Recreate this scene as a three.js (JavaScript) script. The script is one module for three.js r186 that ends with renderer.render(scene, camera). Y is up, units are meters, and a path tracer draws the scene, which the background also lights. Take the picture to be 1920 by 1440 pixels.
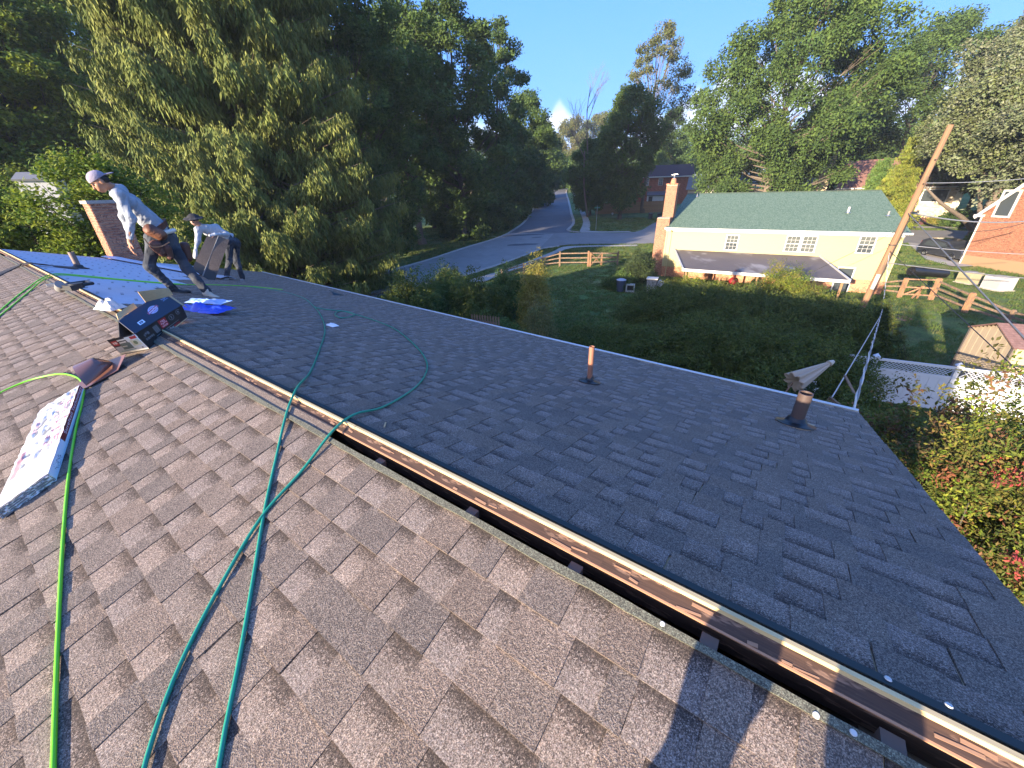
import * as THREE from 'three';
import { mergeGeometries, toCreasedNormals } from 'three/addons/utils/BufferGeometryUtils.js';

// ───────── camera, sky, sun, exposure ─────────
const V = (x = 0, y = 0, z = 0) => new THREE.Vector3(x, y, z);
const rad = (d) => d * Math.PI / 180;
const F = 721, CX = 960, CY = 720, EYE = V(0, 8.3, 0);      // focal length in pixels of the 1920 x 1440 photograph
const dn = V(1000 - CX, 2150 - CY, F).normalize();           // where straight down lies, in lens axes
const fw = V(0, 0, 1).addScaledVector(dn, -dn.z).normalize(), rt = V().crossVectors(dn, fw);
const lensToWorld = (c) => V(rt.dot(c), -dn.dot(c), -fw.dot(c));
const scene = new THREE.Scene();
const camera = new THREE.PerspectiveCamera(2 * Math.atan(720 / F) * 180 / Math.PI, 4 / 3, 0.05, 3000);
camera.position.copy(EYE);
camera.quaternion.setFromRotationMatrix(new THREE.Matrix4().makeBasis(lensToWorld(V(1, 0, 0)), lensToWorld(V(0, -1, 0)), lensToWorld(V(0, 0, -1))));
scene.add(camera);
const renderer = new THREE.WebGLRenderer({ antialias: true });
renderer.toneMapping = THREE.LinearToneMapping;
renderer.toneMappingExposure = 4.8;
renderer.shadowMap.enabled = true;

const dirAz = (a, e = 0) => V(Math.sin(rad(a)) * Math.cos(rad(e)), Math.sin(rad(e)), -Math.cos(rad(a)) * Math.cos(rad(e)));
const SUN_AZ = 224, SUN_EL = 10.2, SUN_DIR = dirAz(SUN_AZ, SUN_EL);
const sun = new THREE.DirectionalLight(new THREE.Color().setRGB(1, 0.83, 0.62), 3.6);
sun.position.copy(SUN_DIR.clone().multiplyScalar(300)); sun.target.position.set(0, 0, 0);
sun.castShadow = true; sun.shadow.mapSize.set(4096, 4096);
Object.assign(sun.shadow.camera, { left: -140, right: 140, top: 140, bottom: -140, near: 1, far: 800 });
scene.add(sun, sun.target);

// ───────── random numbers and noise ─────────
function rng(seed) { let s = seed >>> 0; return () => { s = (s + 0x6d2b79f5) >>> 0; let t = Math.imul(s ^ (s >>> 15), 1 | s); t = (t + Math.imul(t ^ (t >>> 7), 61 | t)) ^ t; return ((t ^ (t >>> 14)) >>> 0) / 4294967296; }; }
const hash = (x, y) => { let h = Math.imul(x, 374761393) ^ Math.imul(y, 668265263); h = Math.imul(h ^ (h >>> 13), 1274126177); return ((h ^ (h >>> 16)) >>> 0) / 4294967296; };
function vn(x, y, p = 1e6) {                                 // value noise that repeats every p cells
  const xi = Math.floor(x), yi = Math.floor(y), fx = x - xi, fy = y - yi, w = (n) => ((n % p) + p) % p;
  const sx = fx * fx * (3 - 2 * fx), sy = fy * fy * (3 - 2 * fy), a = hash(w(xi), w(yi)), b = hash(w(xi + 1), w(yi)), c = hash(w(xi), w(yi + 1)), d = hash(w(xi + 1), w(yi + 1));
  return (a + (b - a) * sx) * (1 - sy) + (c + (d - c) * sx) * sy;
}
const fbm = (x, y, p, o = 4) => { let s = 0, a = 0.5, n = 0; for (let i = 0; i < o; i++) { s += a * vn(x, y, p); n += a; a *= 0.5; x *= 2; y *= 2; p *= 2; } return s / n; };
const clamp = THREE.MathUtils.clamp, lerp = THREE.MathUtils.lerp, sstep = (a, b, x) => THREE.MathUtils.smoothstep(x, a, b);
const mix3 = (a, b, t) => [lerp(a[0], b[0], t), lerp(a[1], b[1], t), lerp(a[2], b[2], t)];

// the sky: clear late-afternoon blue, a low bank of cumulus along the horizon
function makeSky() {
  const W = 2048, H = 1024, data = new Float32Array(W * H * 4), d = V();
  for (let j = 0; j < H; j++) {
    const el = ((j + 0.5) / H - 0.5) * Math.PI, y = Math.sin(el);
    for (let i = 0; i < W; i++) {
      const ro = ((i + 0.5) / W - 0.5) * 2 * Math.PI;
      d.set(Math.cos(ro) * Math.cos(el), y, Math.sin(ro) * Math.cos(el));
      const e = Math.max(0, y), t = Math.pow(e, 0.6);
      let c = mix3([0.112, 0.215, 0.41], [0.021, 0.092, 0.305], Math.min(1, t * 1.35));
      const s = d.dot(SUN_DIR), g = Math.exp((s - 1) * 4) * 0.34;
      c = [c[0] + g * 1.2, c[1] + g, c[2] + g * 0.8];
      if (e > 0) {
        const az = Math.atan2(d.x, -d.z) * 180 / Math.PI, deg = el * 180 / Math.PI, u = (az + 360) / 7;
        const top = 5.0 + 5.5 * Math.max(0, vn(u * 0.6, 3.3, 1e6) - 0.25) + 3.4 * vn(u * 1.6, 7.1) + 1.6 * vn(u * 5, 1.7) + 0.8 * vn(u * 13, 4.2);
        const k = sstep(0, 1.1, top - deg) * (0.35 + 0.65 * fbm(u * 2, deg * 0.5, 1e6, 3));
        c = mix3(c, mix3([0.21, 0.25, 0.33], [0.36, 0.36, 0.40], sstep(0.3, 0.8, fbm(u * 3, deg * 0.7, 1e6))), clamp(k * 1.05, 0, 0.9));
      }
      if (y < 0) c = [0.07, 0.10, 0.12];
      data.set([c[0], c[1], c[2], 1], (j * W + i) * 4);
    }
  }
  const tx = new THREE.DataTexture(data, W, H, THREE.RGBAFormat, THREE.FloatType);
  tx.mapping = THREE.EquirectangularReflectionMapping; tx.magFilter = THREE.LinearFilter; tx.needsUpdate = true;
  return tx;
}
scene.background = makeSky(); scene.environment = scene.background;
scene.fog = new THREE.FogExp2(new THREE.Color(0.62, 0.72, 0.86), 0.0003);

// ───────── from pixels of the photograph to places ─────────
const ray = (x, y) => lensToWorld(V(x - CX, y - CY, F)).normalize();
function project(p) { const q = p.clone().sub(EYE), c = V(rt.x * q.x - dn.x * q.y - fw.x * q.z, rt.y * q.x - dn.y * q.y - fw.y * q.z, rt.z * q.x - dn.z * q.y - fw.z * q.z); return [CX + F * c.x / c.z, CY + F * c.y / c.z, c.z]; }
const sp = (u) => 6 * (u > 120 ? u / 6 : Math.log(1 + Math.exp(u / 6)));
const elev = (x, z) => { const u = x * Math.sin(rad(25)) - z * Math.cos(rad(25)); return 0.052 * (sp(u - 40) - sp(u - 270)); };
function gp(x, y) { const r = ray(x, y); let t = 4; for (; t < 900; t *= 1.002) { if (EYE.y + r.y * t < elev(r.x * t, r.z * t)) break; } return V(r.x * t, elev(r.x * t, r.z * t), r.z * t); }   // on the ground
const hp = (x, y, h) => { const r = ray(x, y), t = (h - EYE.y) / r.y; return V(r.x * t, h, r.z * t); };                        // at a height
const at = (x, y, d) => EYE.clone().addScaledVector(ray(x, y), d);                                                             // at a distance
const near = (x, y, guess) => { const r = ray(x, y); return EYE.clone().addScaledVector(r, guess.clone().sub(EYE).dot(r)); };   // the sight line's point next to a guess
const ground = (x, z) => V(x, elev(x, z), z);
const polar = (px, D, y = 470) => { const r = ray(px, y), k = D / Math.hypot(r.x, r.z); return ground(r.x * k, r.z * k); };       // on the ground, D metres out, below column px
const heightAt = (px, py, D) => { const r = ray(px, py); return EYE.y + D * r.y / Math.hypot(r.x, r.z); };

// our roof: axes x along the ridge (away), y up, z towards the far slope
const RAZ = -54, TH = rad(14.8), R_ = dirAz(RAZ), P_ = dirAz(RAZ + 90), RO = V(0, 7.25, 0).addScaledVector(P_, 0.86);
const toRoof = (p) => { const q = p.clone().sub(RO); return V(q.dot(R_), q.y, q.dot(P_)); };
const fromRoof = (l) => RO.clone().addScaledVector(R_, l.x).addScaledVector(P_, l.z).add(V(0, l.y, 0));
function roofPx(px, py, side, lift = 0) {                    // side 1 far slope, -1 near slope; world point
  const r = ray(px, py), o = toRoof(EYE), d = V(r.dot(R_), r.y, r.dot(P_)), k = Math.tan(TH), l = lift / Math.cos(TH);
  const t = (l - k * side * o.z - o.y) / (d.y + k * side * d.z);
  return fromRoof(o.addScaledVector(d, t));
}
const roofN = (side) => V(0, Math.cos(TH), 0).addScaledVector(P_, side * Math.sin(TH));

// ───────── building helpers ─────────
const names = {};
const numbered = (n) => { const k = names[n] = (names[n] ?? -1) + 1; return k ? n + '_' + String(k).padStart(3, '0') : n; };
function tag(o, label, category, group, kind) { if (label) o.userData.label = label; if (category) o.userData.category = category; if (group) o.userData.group = group; if (kind) o.userData.kind = kind; return o; }
function shade(o) { o.castShadow = o.receiveShadow = true; return o; }
function thing(name, label, category, pos = V(), az, group) {  // az: heading of the thing's local z
  const o = new THREE.Group(); o.name = numbered(name); o.position.copy(pos); if (az !== undefined) o.rotation.y = rad(180 - az);
  scene.add(o); o.updateMatrixWorld(true); return tag(o, label, category, group);
}
function part(parent, name, geo, mat) { const g = Array.isArray(geo) ? merge(geo) : geo, m = shade(new THREE.Mesh(g, mat)); m.name = name; parent.add(m); return m; }
function solo(name, geo, mat, label, category, group, pos) { const m = part(scene, numbered(name), geo, mat); if (pos) m.position.copy(pos); return tag(m, label, category, group); }
function setting(name, geo, mat) { const m = part(scene, name, geo, mat); m.userData.kind = 'structure'; return m; }
function merge(list) {
  const l = list.map((g) => { const n = g.index ? g.toNonIndexed() : g.clone(); for (const k of Object.keys(n.attributes)) if (!['position', 'normal', 'uv'].includes(k)) n.deleteAttribute(k); if (!n.attributes.uv) n.setAttribute('uv', new THREE.BufferAttribute(new Float32Array(n.attributes.position.count * 2), 2)); return n; });
  return l.length === 1 ? l[0] : mergeGeometries(l);
}
function boxUV(g, s = 1) {                                     // uv in metres from the faces' own directions
  const n = g.index ? g.toNonIndexed() : g, p = n.attributes.position, m = n.attributes.normal, uv = new Float32Array(p.count * 2);
  for (let i = 0; i < p.count; i++) { const ax = Math.abs(m.getX(i)), ay = Math.abs(m.getY(i)), az = Math.abs(m.getZ(i)), x = p.getX(i), y = p.getY(i), z = p.getZ(i);
    const [u, v] = ay >= ax && ay >= az ? [x, z] : ax > az ? [z, y] : [x, y]; uv[i * 2] = u * s; uv[i * 2 + 1] = v * s; }
  n.setAttribute('uv', new THREE.BufferAttribute(uv, 2)); return n;
}
const bx = (w, h, d, x = 0, y = 0, z = 0, ry = 0, rx = 0, rz = 0) => { const g = boxUV(new THREE.BoxGeometry(w, h, d)); if (rx || ry || rz) g.applyMatrix4(new THREE.Matrix4().makeRotationFromEuler(new THREE.Euler(rx, ry, rz))); return g.translate(x, y, z); };
const cyl = (r0, r1, h, x = 0, y = 0, z = 0, n = 20, open = false) => new THREE.CylinderGeometry(r1, r0, h, n, 1, open).translate(x, y + h / 2, z);
function bar(a, b, w, h = w, n = 0) {                          // a straight stick from a to b: box (n = 0) or round
  const L = a.distanceTo(b), d = b.clone().sub(a).normalize(), up = Math.abs(d.y) > 0.95 ? V(1, 0, 0) : V(0, 1, 0), x = V().crossVectors(up, d).normalize(), y = V().crossVectors(d, x);
  const g = n ? new THREE.CylinderGeometry(h / 2, w / 2, L, n).rotateX(Math.PI / 2) : boxUV(new THREE.BoxGeometry(w, h, L));
  return g.applyMatrix4(new THREE.Matrix4().makeBasis(x, y, d).setPosition(a.clone().lerp(b, 0.5)));
}
const tube = (pts, r, seg = 60, n = 7) => new THREE.TubeGeometry(new THREE.CatmullRomCurve3(pts, false, 'centripetal'), seg, r, n);
function taper(pts, r0, r1, seg = 8, n = 6) {                  // a limb: tube whose radius shrinks to r1
  const c = new THREE.CatmullRomCurve3(pts), g = new THREE.TubeGeometry(c, seg, 1, n), p = g.attributes.position, ctr = [];
  for (let i = 0; i <= seg; i++) ctr.push(c.getPointAt(i / seg));
  for (let i = 0; i < p.count; i++) { const k = Math.floor(i / (n + 1)), q = ctr[k], r = lerp(r0, r1, k / seg); p.setXYZ(i, q.x + (p.getX(i) - q.x) * r, q.y + (p.getY(i) - q.y) * r, q.z + (p.getZ(i) - q.z) * r); }
  const uv = g.attributes.uv, L = c.getLength(); for (let i = 0; i < uv.count; i++) uv.setXY(i, uv.getX(i) * L, uv.getY(i) * r0 * 6);
  return g;
}
function quad(pts, nu = 1, nv = 1, thick = 0, warp) {           // a panel through four corners (a b along u, a d along v), with thickness to its back
  const [a, b, c, d] = pts, n = V().crossVectors(b.clone().sub(a), d.clone().sub(a)).normalize(), pos = [], uv = [], idx = [];
  const side = (off, flip) => { const s = pos.length / 3; for (let j = 0; j <= nv; j++) for (let i = 0; i <= nu; i++) { const u = i / nu, v = j / nv, p = a.clone().lerp(b, u).lerp(d.clone().lerp(c, u), v); if (warp) p.addScaledVector(n, warp(u, v)); p.addScaledVector(n, off); pos.push(p.x, p.y, p.z); uv.push(u, v); }
    for (let j = 0; j < nv; j++) for (let i = 0; i < nu; i++) { const k = s + j * (nu + 1) + i; flip ? idx.push(k, k + nu + 1, k + 1, k + 1, k + nu + 1, k + nu + 2) : idx.push(k, k + 1, k + nu + 1, k + 1, k + nu + 2, k + nu + 1); } return s; };
  const f = side(0, false);
  if (thick) { const k = side(-thick, true), rim = []; for (let i = 0; i <= nu; i++) rim.push(i); for (let j = 1; j <= nv; j++) rim.push(j * (nu + 1) + nu); for (let i = nu - 1; i >= 0; i--) rim.push(nv * (nu + 1) + i); for (let j = nv - 1; j >= 0; j--) rim.push(j * (nu + 1)); for (let i = 0; i + 1 < rim.length; i++) { const p = rim[i], q = rim[i + 1]; idx.push(f + p, k + p, f + q, f + q, k + p, k + q); } }
  const g = new THREE.BufferGeometry(); g.setAttribute('position', new THREE.Float32BufferAttribute(pos, 3)); g.setAttribute('uv', new THREE.Float32BufferAttribute(uv, 2)); g.setIndex(idx);
  const o = toCreasedNormals(g.toNonIndexed(), 0.6); return o;
}
const worldToLocal = (o, p) => o.worldToLocal(p.clone());
function planeHit(o, px, py, z = 0) { const inv = o.matrixWorld.clone().invert(), a = EYE.clone().applyMatrix4(inv), d = ray(px, py).transformDirection(inv), t = (z - a.z) / d.z; return a.addScaledVector(d, t); }

// ───────── textures and materials ─────────
const toS = (x) => Math.round(255 * clamp(x <= 0.0031308 ? 12.92 * x : 1.055 * Math.pow(x, 1 / 2.4) - 0.055, 0, 1));
function tex(w, h, fn, rep = [1, 1], lin = false) {
  const d = new Uint8Array(w * h * 4);
  for (let y = 0; y < h; y++) for (let x = 0; x < w; x++) { const c = fn(x / w, y / h, x, y); d.set(lin ? [c * 255, c * 255, c * 255, 255] : [toS(c[0]), toS(c[1]), toS(c[2]), 255], (y * w + x) * 4); }
  const t = new THREE.DataTexture(d, w, h); t.wrapS = t.wrapT = THREE.RepeatWrapping; t.magFilter = THREE.LinearFilter; if (!lin) t.colorSpace = THREE.SRGBColorSpace; t.repeat.set(...rep); t.needsUpdate = true; return t;
}
const lin = (r, g, b) => new THREE.Color().setRGB(r, g, b);
const mat = (c, rough = 0.8, more = {}) => new THREE.MeshStandardMaterial({ color: Array.isArray(c) ? lin(...c) : c, roughness: rough, ...more });
function canvasTex(w, h, draw) { const c = document.createElement('canvas'); c.width = w; c.height = h; draw(c.getContext('2d'), w, h); const t = new THREE.CanvasTexture(c); t.colorSpace = THREE.SRGBColorSpace; return t; }
// mineral granules, 1.2 m to a repeat
const GR = 1024, granBase = (x, y) => { const n = hash(x >> 1, y >> 1), m = hash((x + 7) >> 2, (y + 3) >> 2), k = hash(x * 3 + 11, y * 5 + 2), q = n * 0.42 + m * 0.2 + k * 0.38; return q; };
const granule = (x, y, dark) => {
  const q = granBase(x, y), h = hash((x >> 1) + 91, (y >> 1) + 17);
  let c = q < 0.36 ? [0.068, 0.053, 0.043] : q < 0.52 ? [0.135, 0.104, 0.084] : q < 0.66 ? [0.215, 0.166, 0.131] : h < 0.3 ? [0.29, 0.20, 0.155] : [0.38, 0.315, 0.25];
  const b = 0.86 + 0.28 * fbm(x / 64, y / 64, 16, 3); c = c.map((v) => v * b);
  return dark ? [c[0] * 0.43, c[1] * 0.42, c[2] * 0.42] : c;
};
const granTex = tex(GR, GR, (u, v, x, y) => granule(x, y, false), [1 / 1.2, 1 / 1.2]);
const granBump = tex(GR, GR, (u, v, x, y) => granBase(x, y), [1 / 1.2, 1 / 1.2], true);
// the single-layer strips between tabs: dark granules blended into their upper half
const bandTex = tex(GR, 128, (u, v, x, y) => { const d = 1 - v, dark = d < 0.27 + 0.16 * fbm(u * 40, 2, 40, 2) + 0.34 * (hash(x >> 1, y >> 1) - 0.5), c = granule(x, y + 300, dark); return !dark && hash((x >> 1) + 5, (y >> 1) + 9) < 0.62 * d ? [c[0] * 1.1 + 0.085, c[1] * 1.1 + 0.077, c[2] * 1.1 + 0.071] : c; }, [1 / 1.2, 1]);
const barkTex = tex(256, 512, (u, v) => { const r = Math.pow(Math.abs(fbm(u * 24, v * 6, 24, 4) - 0.5) * 2, 0.7), k = 0.45 + 0.9 * r; return [0.10 * k, 0.083 * k, 0.066 * k]; });
const woodTex = tex(256, 1024, (u, v) => { const g = fbm(u * 24, v * 20, 24, 4), k = fbm(u * 4, v * 32, 4, 5), s = sstep(0.54, 0.63, k); return mix3([0.035 + 0.07 * g, 0.02 + 0.036 * g, 0.013 + 0.022 * g], [0.26 * (0.5 + g * 0.8), 0.155 * (0.5 + g * 0.8), 0.10 * (0.5 + g * 0.8)], s * 0.8); });
const rawTex = tex(128, 1024, (u, v) => { const g = fbm(u * 30, v * 20, 20, 3); return [0.62 * (0.75 + 0.4 * g), 0.47 * (0.75 + 0.4 * g), 0.24 * (0.72 + 0.4 * g)]; });
const poleTex = tex(256, 1024, (u, v) => { const g = fbm(u * 48, v * 6, 48, 4), c = fbm(u * 20, v * 3, 20, 2), k = 0.55 + 0.7 * g; return mix3([0.27 * k, 0.155 * k, 0.085 * k], [0.14 * k, 0.10 * k, 0.075 * k], sstep(0.5, 0.75, c)); });
const grassTex = tex(1024, 1024, (u, v, x, y) => { const n = fbm(u * 12, v * 12, 12, 5), f = hash(x >> 1, y >> 1), g = vn(x / 4, y / 7, 1024), k = 0.35 + 0.85 * n + 0.5 * (f - 0.5) + 0.45 * (g - 0.5); const c = mix3([0.085, 0.15, 0.028], [0.15, 0.175, 0.048], sstep(0.42, 0.72, fbm(u * 5 + 3, v * 5, 5, 4))); return c.map((q) => q * k * 1.15); }, [1 / 11, 1 / 11]);
const roadTex = (a, spread) => tex(512, 512, (u, v, x, y) => { const n = fbm(u * 6, v * 6, 6, 5), f = hash(x, y), k = 1 - spread + 2 * spread * n + 0.25 * (f - 0.5); return [a[0] * k, a[1] * k, a[2] * k]; }, [1 / 6, 1 / 6]);
const mats = {
  ground: new THREE.MeshStandardMaterial({ map: grassTex, roughness: 1, bumpMap: tex(512, 512, (u, v, x, y) => 0.6 * hash(x, y) + 0.4 * fbm(u * 30, v * 30, 30, 3), [1 / 2, 1 / 2], true), bumpScale: 0.05 }),
  oldAsphalt: new THREE.MeshStandardMaterial({ map: roadTex([0.27, 0.255, 0.24], 0.16), roughness: 0.92 }),
  asphalt: new THREE.MeshStandardMaterial({ map: roadTex([0.125, 0.126, 0.135], 0.14), roughness: 0.9 }),
  concrete: new THREE.MeshStandardMaterial({ map: roadTex([0.36, 0.33, 0.29], 0.18), roughness: 0.9 }),
  bark: new THREE.MeshStandardMaterial({ map: barkTex, roughness: 1 }),
  paleBark: new THREE.MeshStandardMaterial({ map: barkTex, color: lin(2.1, 2.0, 1.9), roughness: 1 }),
  white: mat([0.52, 0.515, 0.49], 0.45), cream: mat([0.42, 0.365, 0.18], 0.6), offwhite: mat([0.62, 0.58, 0.5], 0.6),
  dark: mat([0.02, 0.021, 0.023], 0.55), black: mat([0.012, 0.012, 0.013], 0.4), grey: mat([0.2, 0.2, 0.2], 0.6), steel: mat([0.45, 0.46, 0.47], 0.35, { metalness: 0.8 }),
  glass: new THREE.MeshPhysicalMaterial({ color: lin(0.05, 0.06, 0.065), roughness: 0.04, metalness: 0, specularIntensity: 1 }),
  curtain: mat([0.075, 0.085, 0.08], 0.9),
  tan: mat([0.42, 0.30, 0.16], 0.8), cedar: new THREE.MeshStandardMaterial({ map: poleTex, color: lin(1.25, 1.15, 1.05), roughness: 0.9 }), greyWood: new THREE.MeshStandardMaterial({ map: poleTex, color: lin(0.95, 1.05, 1.15), roughness: 0.95 }),
  brown: mat([0.07, 0.04, 0.03], 0.5),
};
// ───────── the house under our feet ─────────
const X0 = -0.86, X1 = 17.4, SL = 6.5, EAVE = (x) => 3.8 + 0.14 * (x + 0.86), GAP = 0.115, EXPO = 0.131;
const house = thing('house', 'long house with brown granule shingle roof whose ridge is cut open along its crest', 'house', RO, RAZ + 90);
const half = 3.45, wallH = 7.25 - half * Math.tan(TH) - 0.16, xm = (X0 + X1) / 2, lenX = X1 - X0;
const siding = mat([0.40, 0.36, 0.30], 0.7);
{ // walls with gable tops (a prism, hollow above), floor to eaves
  const w = 0.2, ge = (x) => { const s = new THREE.Shape(); s.moveTo(-half, -7.25); s.lineTo(half, -7.25); s.lineTo(half, -half * Math.tan(TH) - 0.16); s.lineTo(0, -0.17); s.lineTo(-half, -half * Math.tan(TH) - 0.16); s.closePath(); return boxUV(new THREE.ExtrudeGeometry(s, { depth: w, bevelEnabled: false }).rotateY(Math.PI / 2).translate(x, 0, 0)); };
  part(house, 'wall', [ge(X0 + 0.25), ge(X1 - 0.45), bx(lenX - 0.9, wallH - 0.1, w, xm, -7.25 + wallH / 2, half - w / 2), bx(lenX - 0.9, wallH - 0.1, w, xm, -7.25 + wallH / 2, -half + w / 2)], siding);
}
function slopeMesh(side) {
  const top = side > 0 ? 0.012 : GAP, xa = side > 0 ? X0 : -X1, xb = side > 0 ? X1 : -X0;
  const deck = part(house, 'roof_deck', boxUV(quad([V(xa + 0.01, -0.001, EAVE(side * xa) - 0.01), V(xb - 0.01, -0.001, EAVE(side * xb) - 0.01), V(xb - 0.01, -0.001, top), V(xa + 0.01, -0.001, top)], 1, 1, 0.016)), mats.tan);
  deck.rotation.set(TH, side > 0 ? 0 : Math.PI, 0, 'YXZ'); deck.updateMatrixWorld(true);
  return { deck, xa, xb, top };
}
const far_ = slopeMesh(1), near_ = slopeMesh(-1);
const shingleMats = [[0.84, 0.84, 0.83], [0.94, 0.92, 0.88], [0.76, 0.77, 0.77], [1.0, 0.96, 0.91], [0.89, 0.85, 0.80]].map((c) => new THREE.MeshStandardMaterial({ map: granTex, color: lin(...c), roughness: 0.95, bumpMap: granBump, bumpScale: 0.0022 }));
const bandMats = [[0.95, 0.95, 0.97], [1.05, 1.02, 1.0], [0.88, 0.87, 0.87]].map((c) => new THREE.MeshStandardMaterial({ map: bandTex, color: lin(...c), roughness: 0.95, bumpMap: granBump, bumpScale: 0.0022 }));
const pieceCache = new Map();
function pieceGeo(tab, wi, v, short = 0) {                      // one piece of shingle: lower edge thicker, sides closed; x from 0 to w, z from -0.02 to the exposure
  const key = [tab, wi, v, short].join(); if (pieceCache.has(key)) return pieceCache.get(key);
  const w = wi, t = tab ? 0.0098 : 0.0052, t0 = tab ? 0.0034 : 0.0012, z0 = -0.02, z1 = EXPO + (tab ? 0.0015 : 0), r = rng(v * 77 + Math.round(wi * 1000) + (tab ? 1 : 0)), ou = r() * 5, ov = r() * 5;
  const sk = tab ? (r() - 0.5) * 0.008 : 0, P = [[0, t0, z0], [w, t0, z0], [w + sk, t, z1], [-sk * 0.6, t, z1], [-sk * 0.6, -0.001, z1], [w + sk, -0.001, z1], [w, -0.001, z0], [0, -0.001, z0]];
  const faces = [[3, 2, 1, 0], [4, 5, 2, 3], [2, 5, 6, 1], [7, 4, 3, 0]], pos = [], uv = [];
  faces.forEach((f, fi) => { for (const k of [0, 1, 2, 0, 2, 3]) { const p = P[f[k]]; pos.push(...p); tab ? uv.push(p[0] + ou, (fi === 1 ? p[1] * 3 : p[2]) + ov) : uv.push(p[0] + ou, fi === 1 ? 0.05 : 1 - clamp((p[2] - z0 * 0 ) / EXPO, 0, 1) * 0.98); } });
  const g = new THREE.BufferGeometry(); g.setAttribute('position', new THREE.Float32BufferAttribute(pos, 3)); g.setAttribute('uv', new THREE.Float32BufferAttribute(uv, 2)); g.computeVertexNormals();
  pieceCache.set(key, g); return g;
}
function layShingles({ deck, xa, xb, top }, side, seed, skip) {
  const r = rng(seed), list = [], n = Math.floor((SL - top) / EXPO);
  for (let c = 0; c < n; c++) {
    const s0 = top + 0.016 + c * EXPO;
    let x = xa - 0.02 - r() * 0.2, tab = r() < 0.5;
    while (x < xb) {
      const w = tab ? [0.07, 0.09, 0.115, 0.14, 0.18][Math.floor(r() * 5)] : [0.08, 0.095, 0.11, 0.125, 0.15][Math.floor(r() * 5)];
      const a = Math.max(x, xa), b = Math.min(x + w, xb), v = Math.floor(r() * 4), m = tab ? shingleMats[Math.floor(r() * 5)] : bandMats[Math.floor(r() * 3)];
      if (b - a > 0.02 && s0 + EXPO < EAVE(side * (a + b) / 2) + 0.11 && !skip(side * a, s0)) {
        const wp = fromRoof(V(side * (a + b) / 2, -(s0 + 0.07) * Math.sin(TH), side * (s0 + 0.07) * Math.cos(TH))), [px, py, d] = project(wp);
        const seen = d > 0.2 && px > -60 && px < 1980 && py > 300 && py < 1500, ang = Math.abs(wp.clone().sub(EYE).normalize().dot(roofN(side)));
        list.push({ tab, w: Math.round((b - a) * 1000) / 1000, v, m, x: a, s0, score: seen ? ang * (b - a) / (d * d) : 0 });
      }
      x += w + (tab && r() < 0.18 ? 0.004 : 0); tab = r() < 0.06 ? tab : !tab;
    }
  }
  list.sort((p, q) => q.score - p.score);
  const rest = new Map();
  list.forEach((p, i) => {
    const g = pieceGeo(p.tab, p.w, p.v), y = 0.0005 + (i % 7) * 0.00004;
    if (i < 296) { const m = part(deck, 'shingle', g, p.m); m.name = numbered('shingle'); m.position.set(p.x, y, p.s0); }
    else { if (!rest.has(p.m)) rest.set(p.m, []); rest.get(p.m).push(g.clone().translate(p.x, y, p.s0)); }
  });
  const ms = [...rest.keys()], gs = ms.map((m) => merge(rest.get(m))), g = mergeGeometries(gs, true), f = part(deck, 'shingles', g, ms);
  f.name = 'shingle_field'; f.userData.kind = 'stuff';
}
const laidTo = (s) => 6.1 + 2.55 * s;                           // how far along the ridge the new shingles reach
layShingles(near_, -1, 11, () => false);
layShingles(far_, 1, 29, (x, s) => x > laidTo(Math.floor(s / 0.43) * 0.43) + 0.1);
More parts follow.
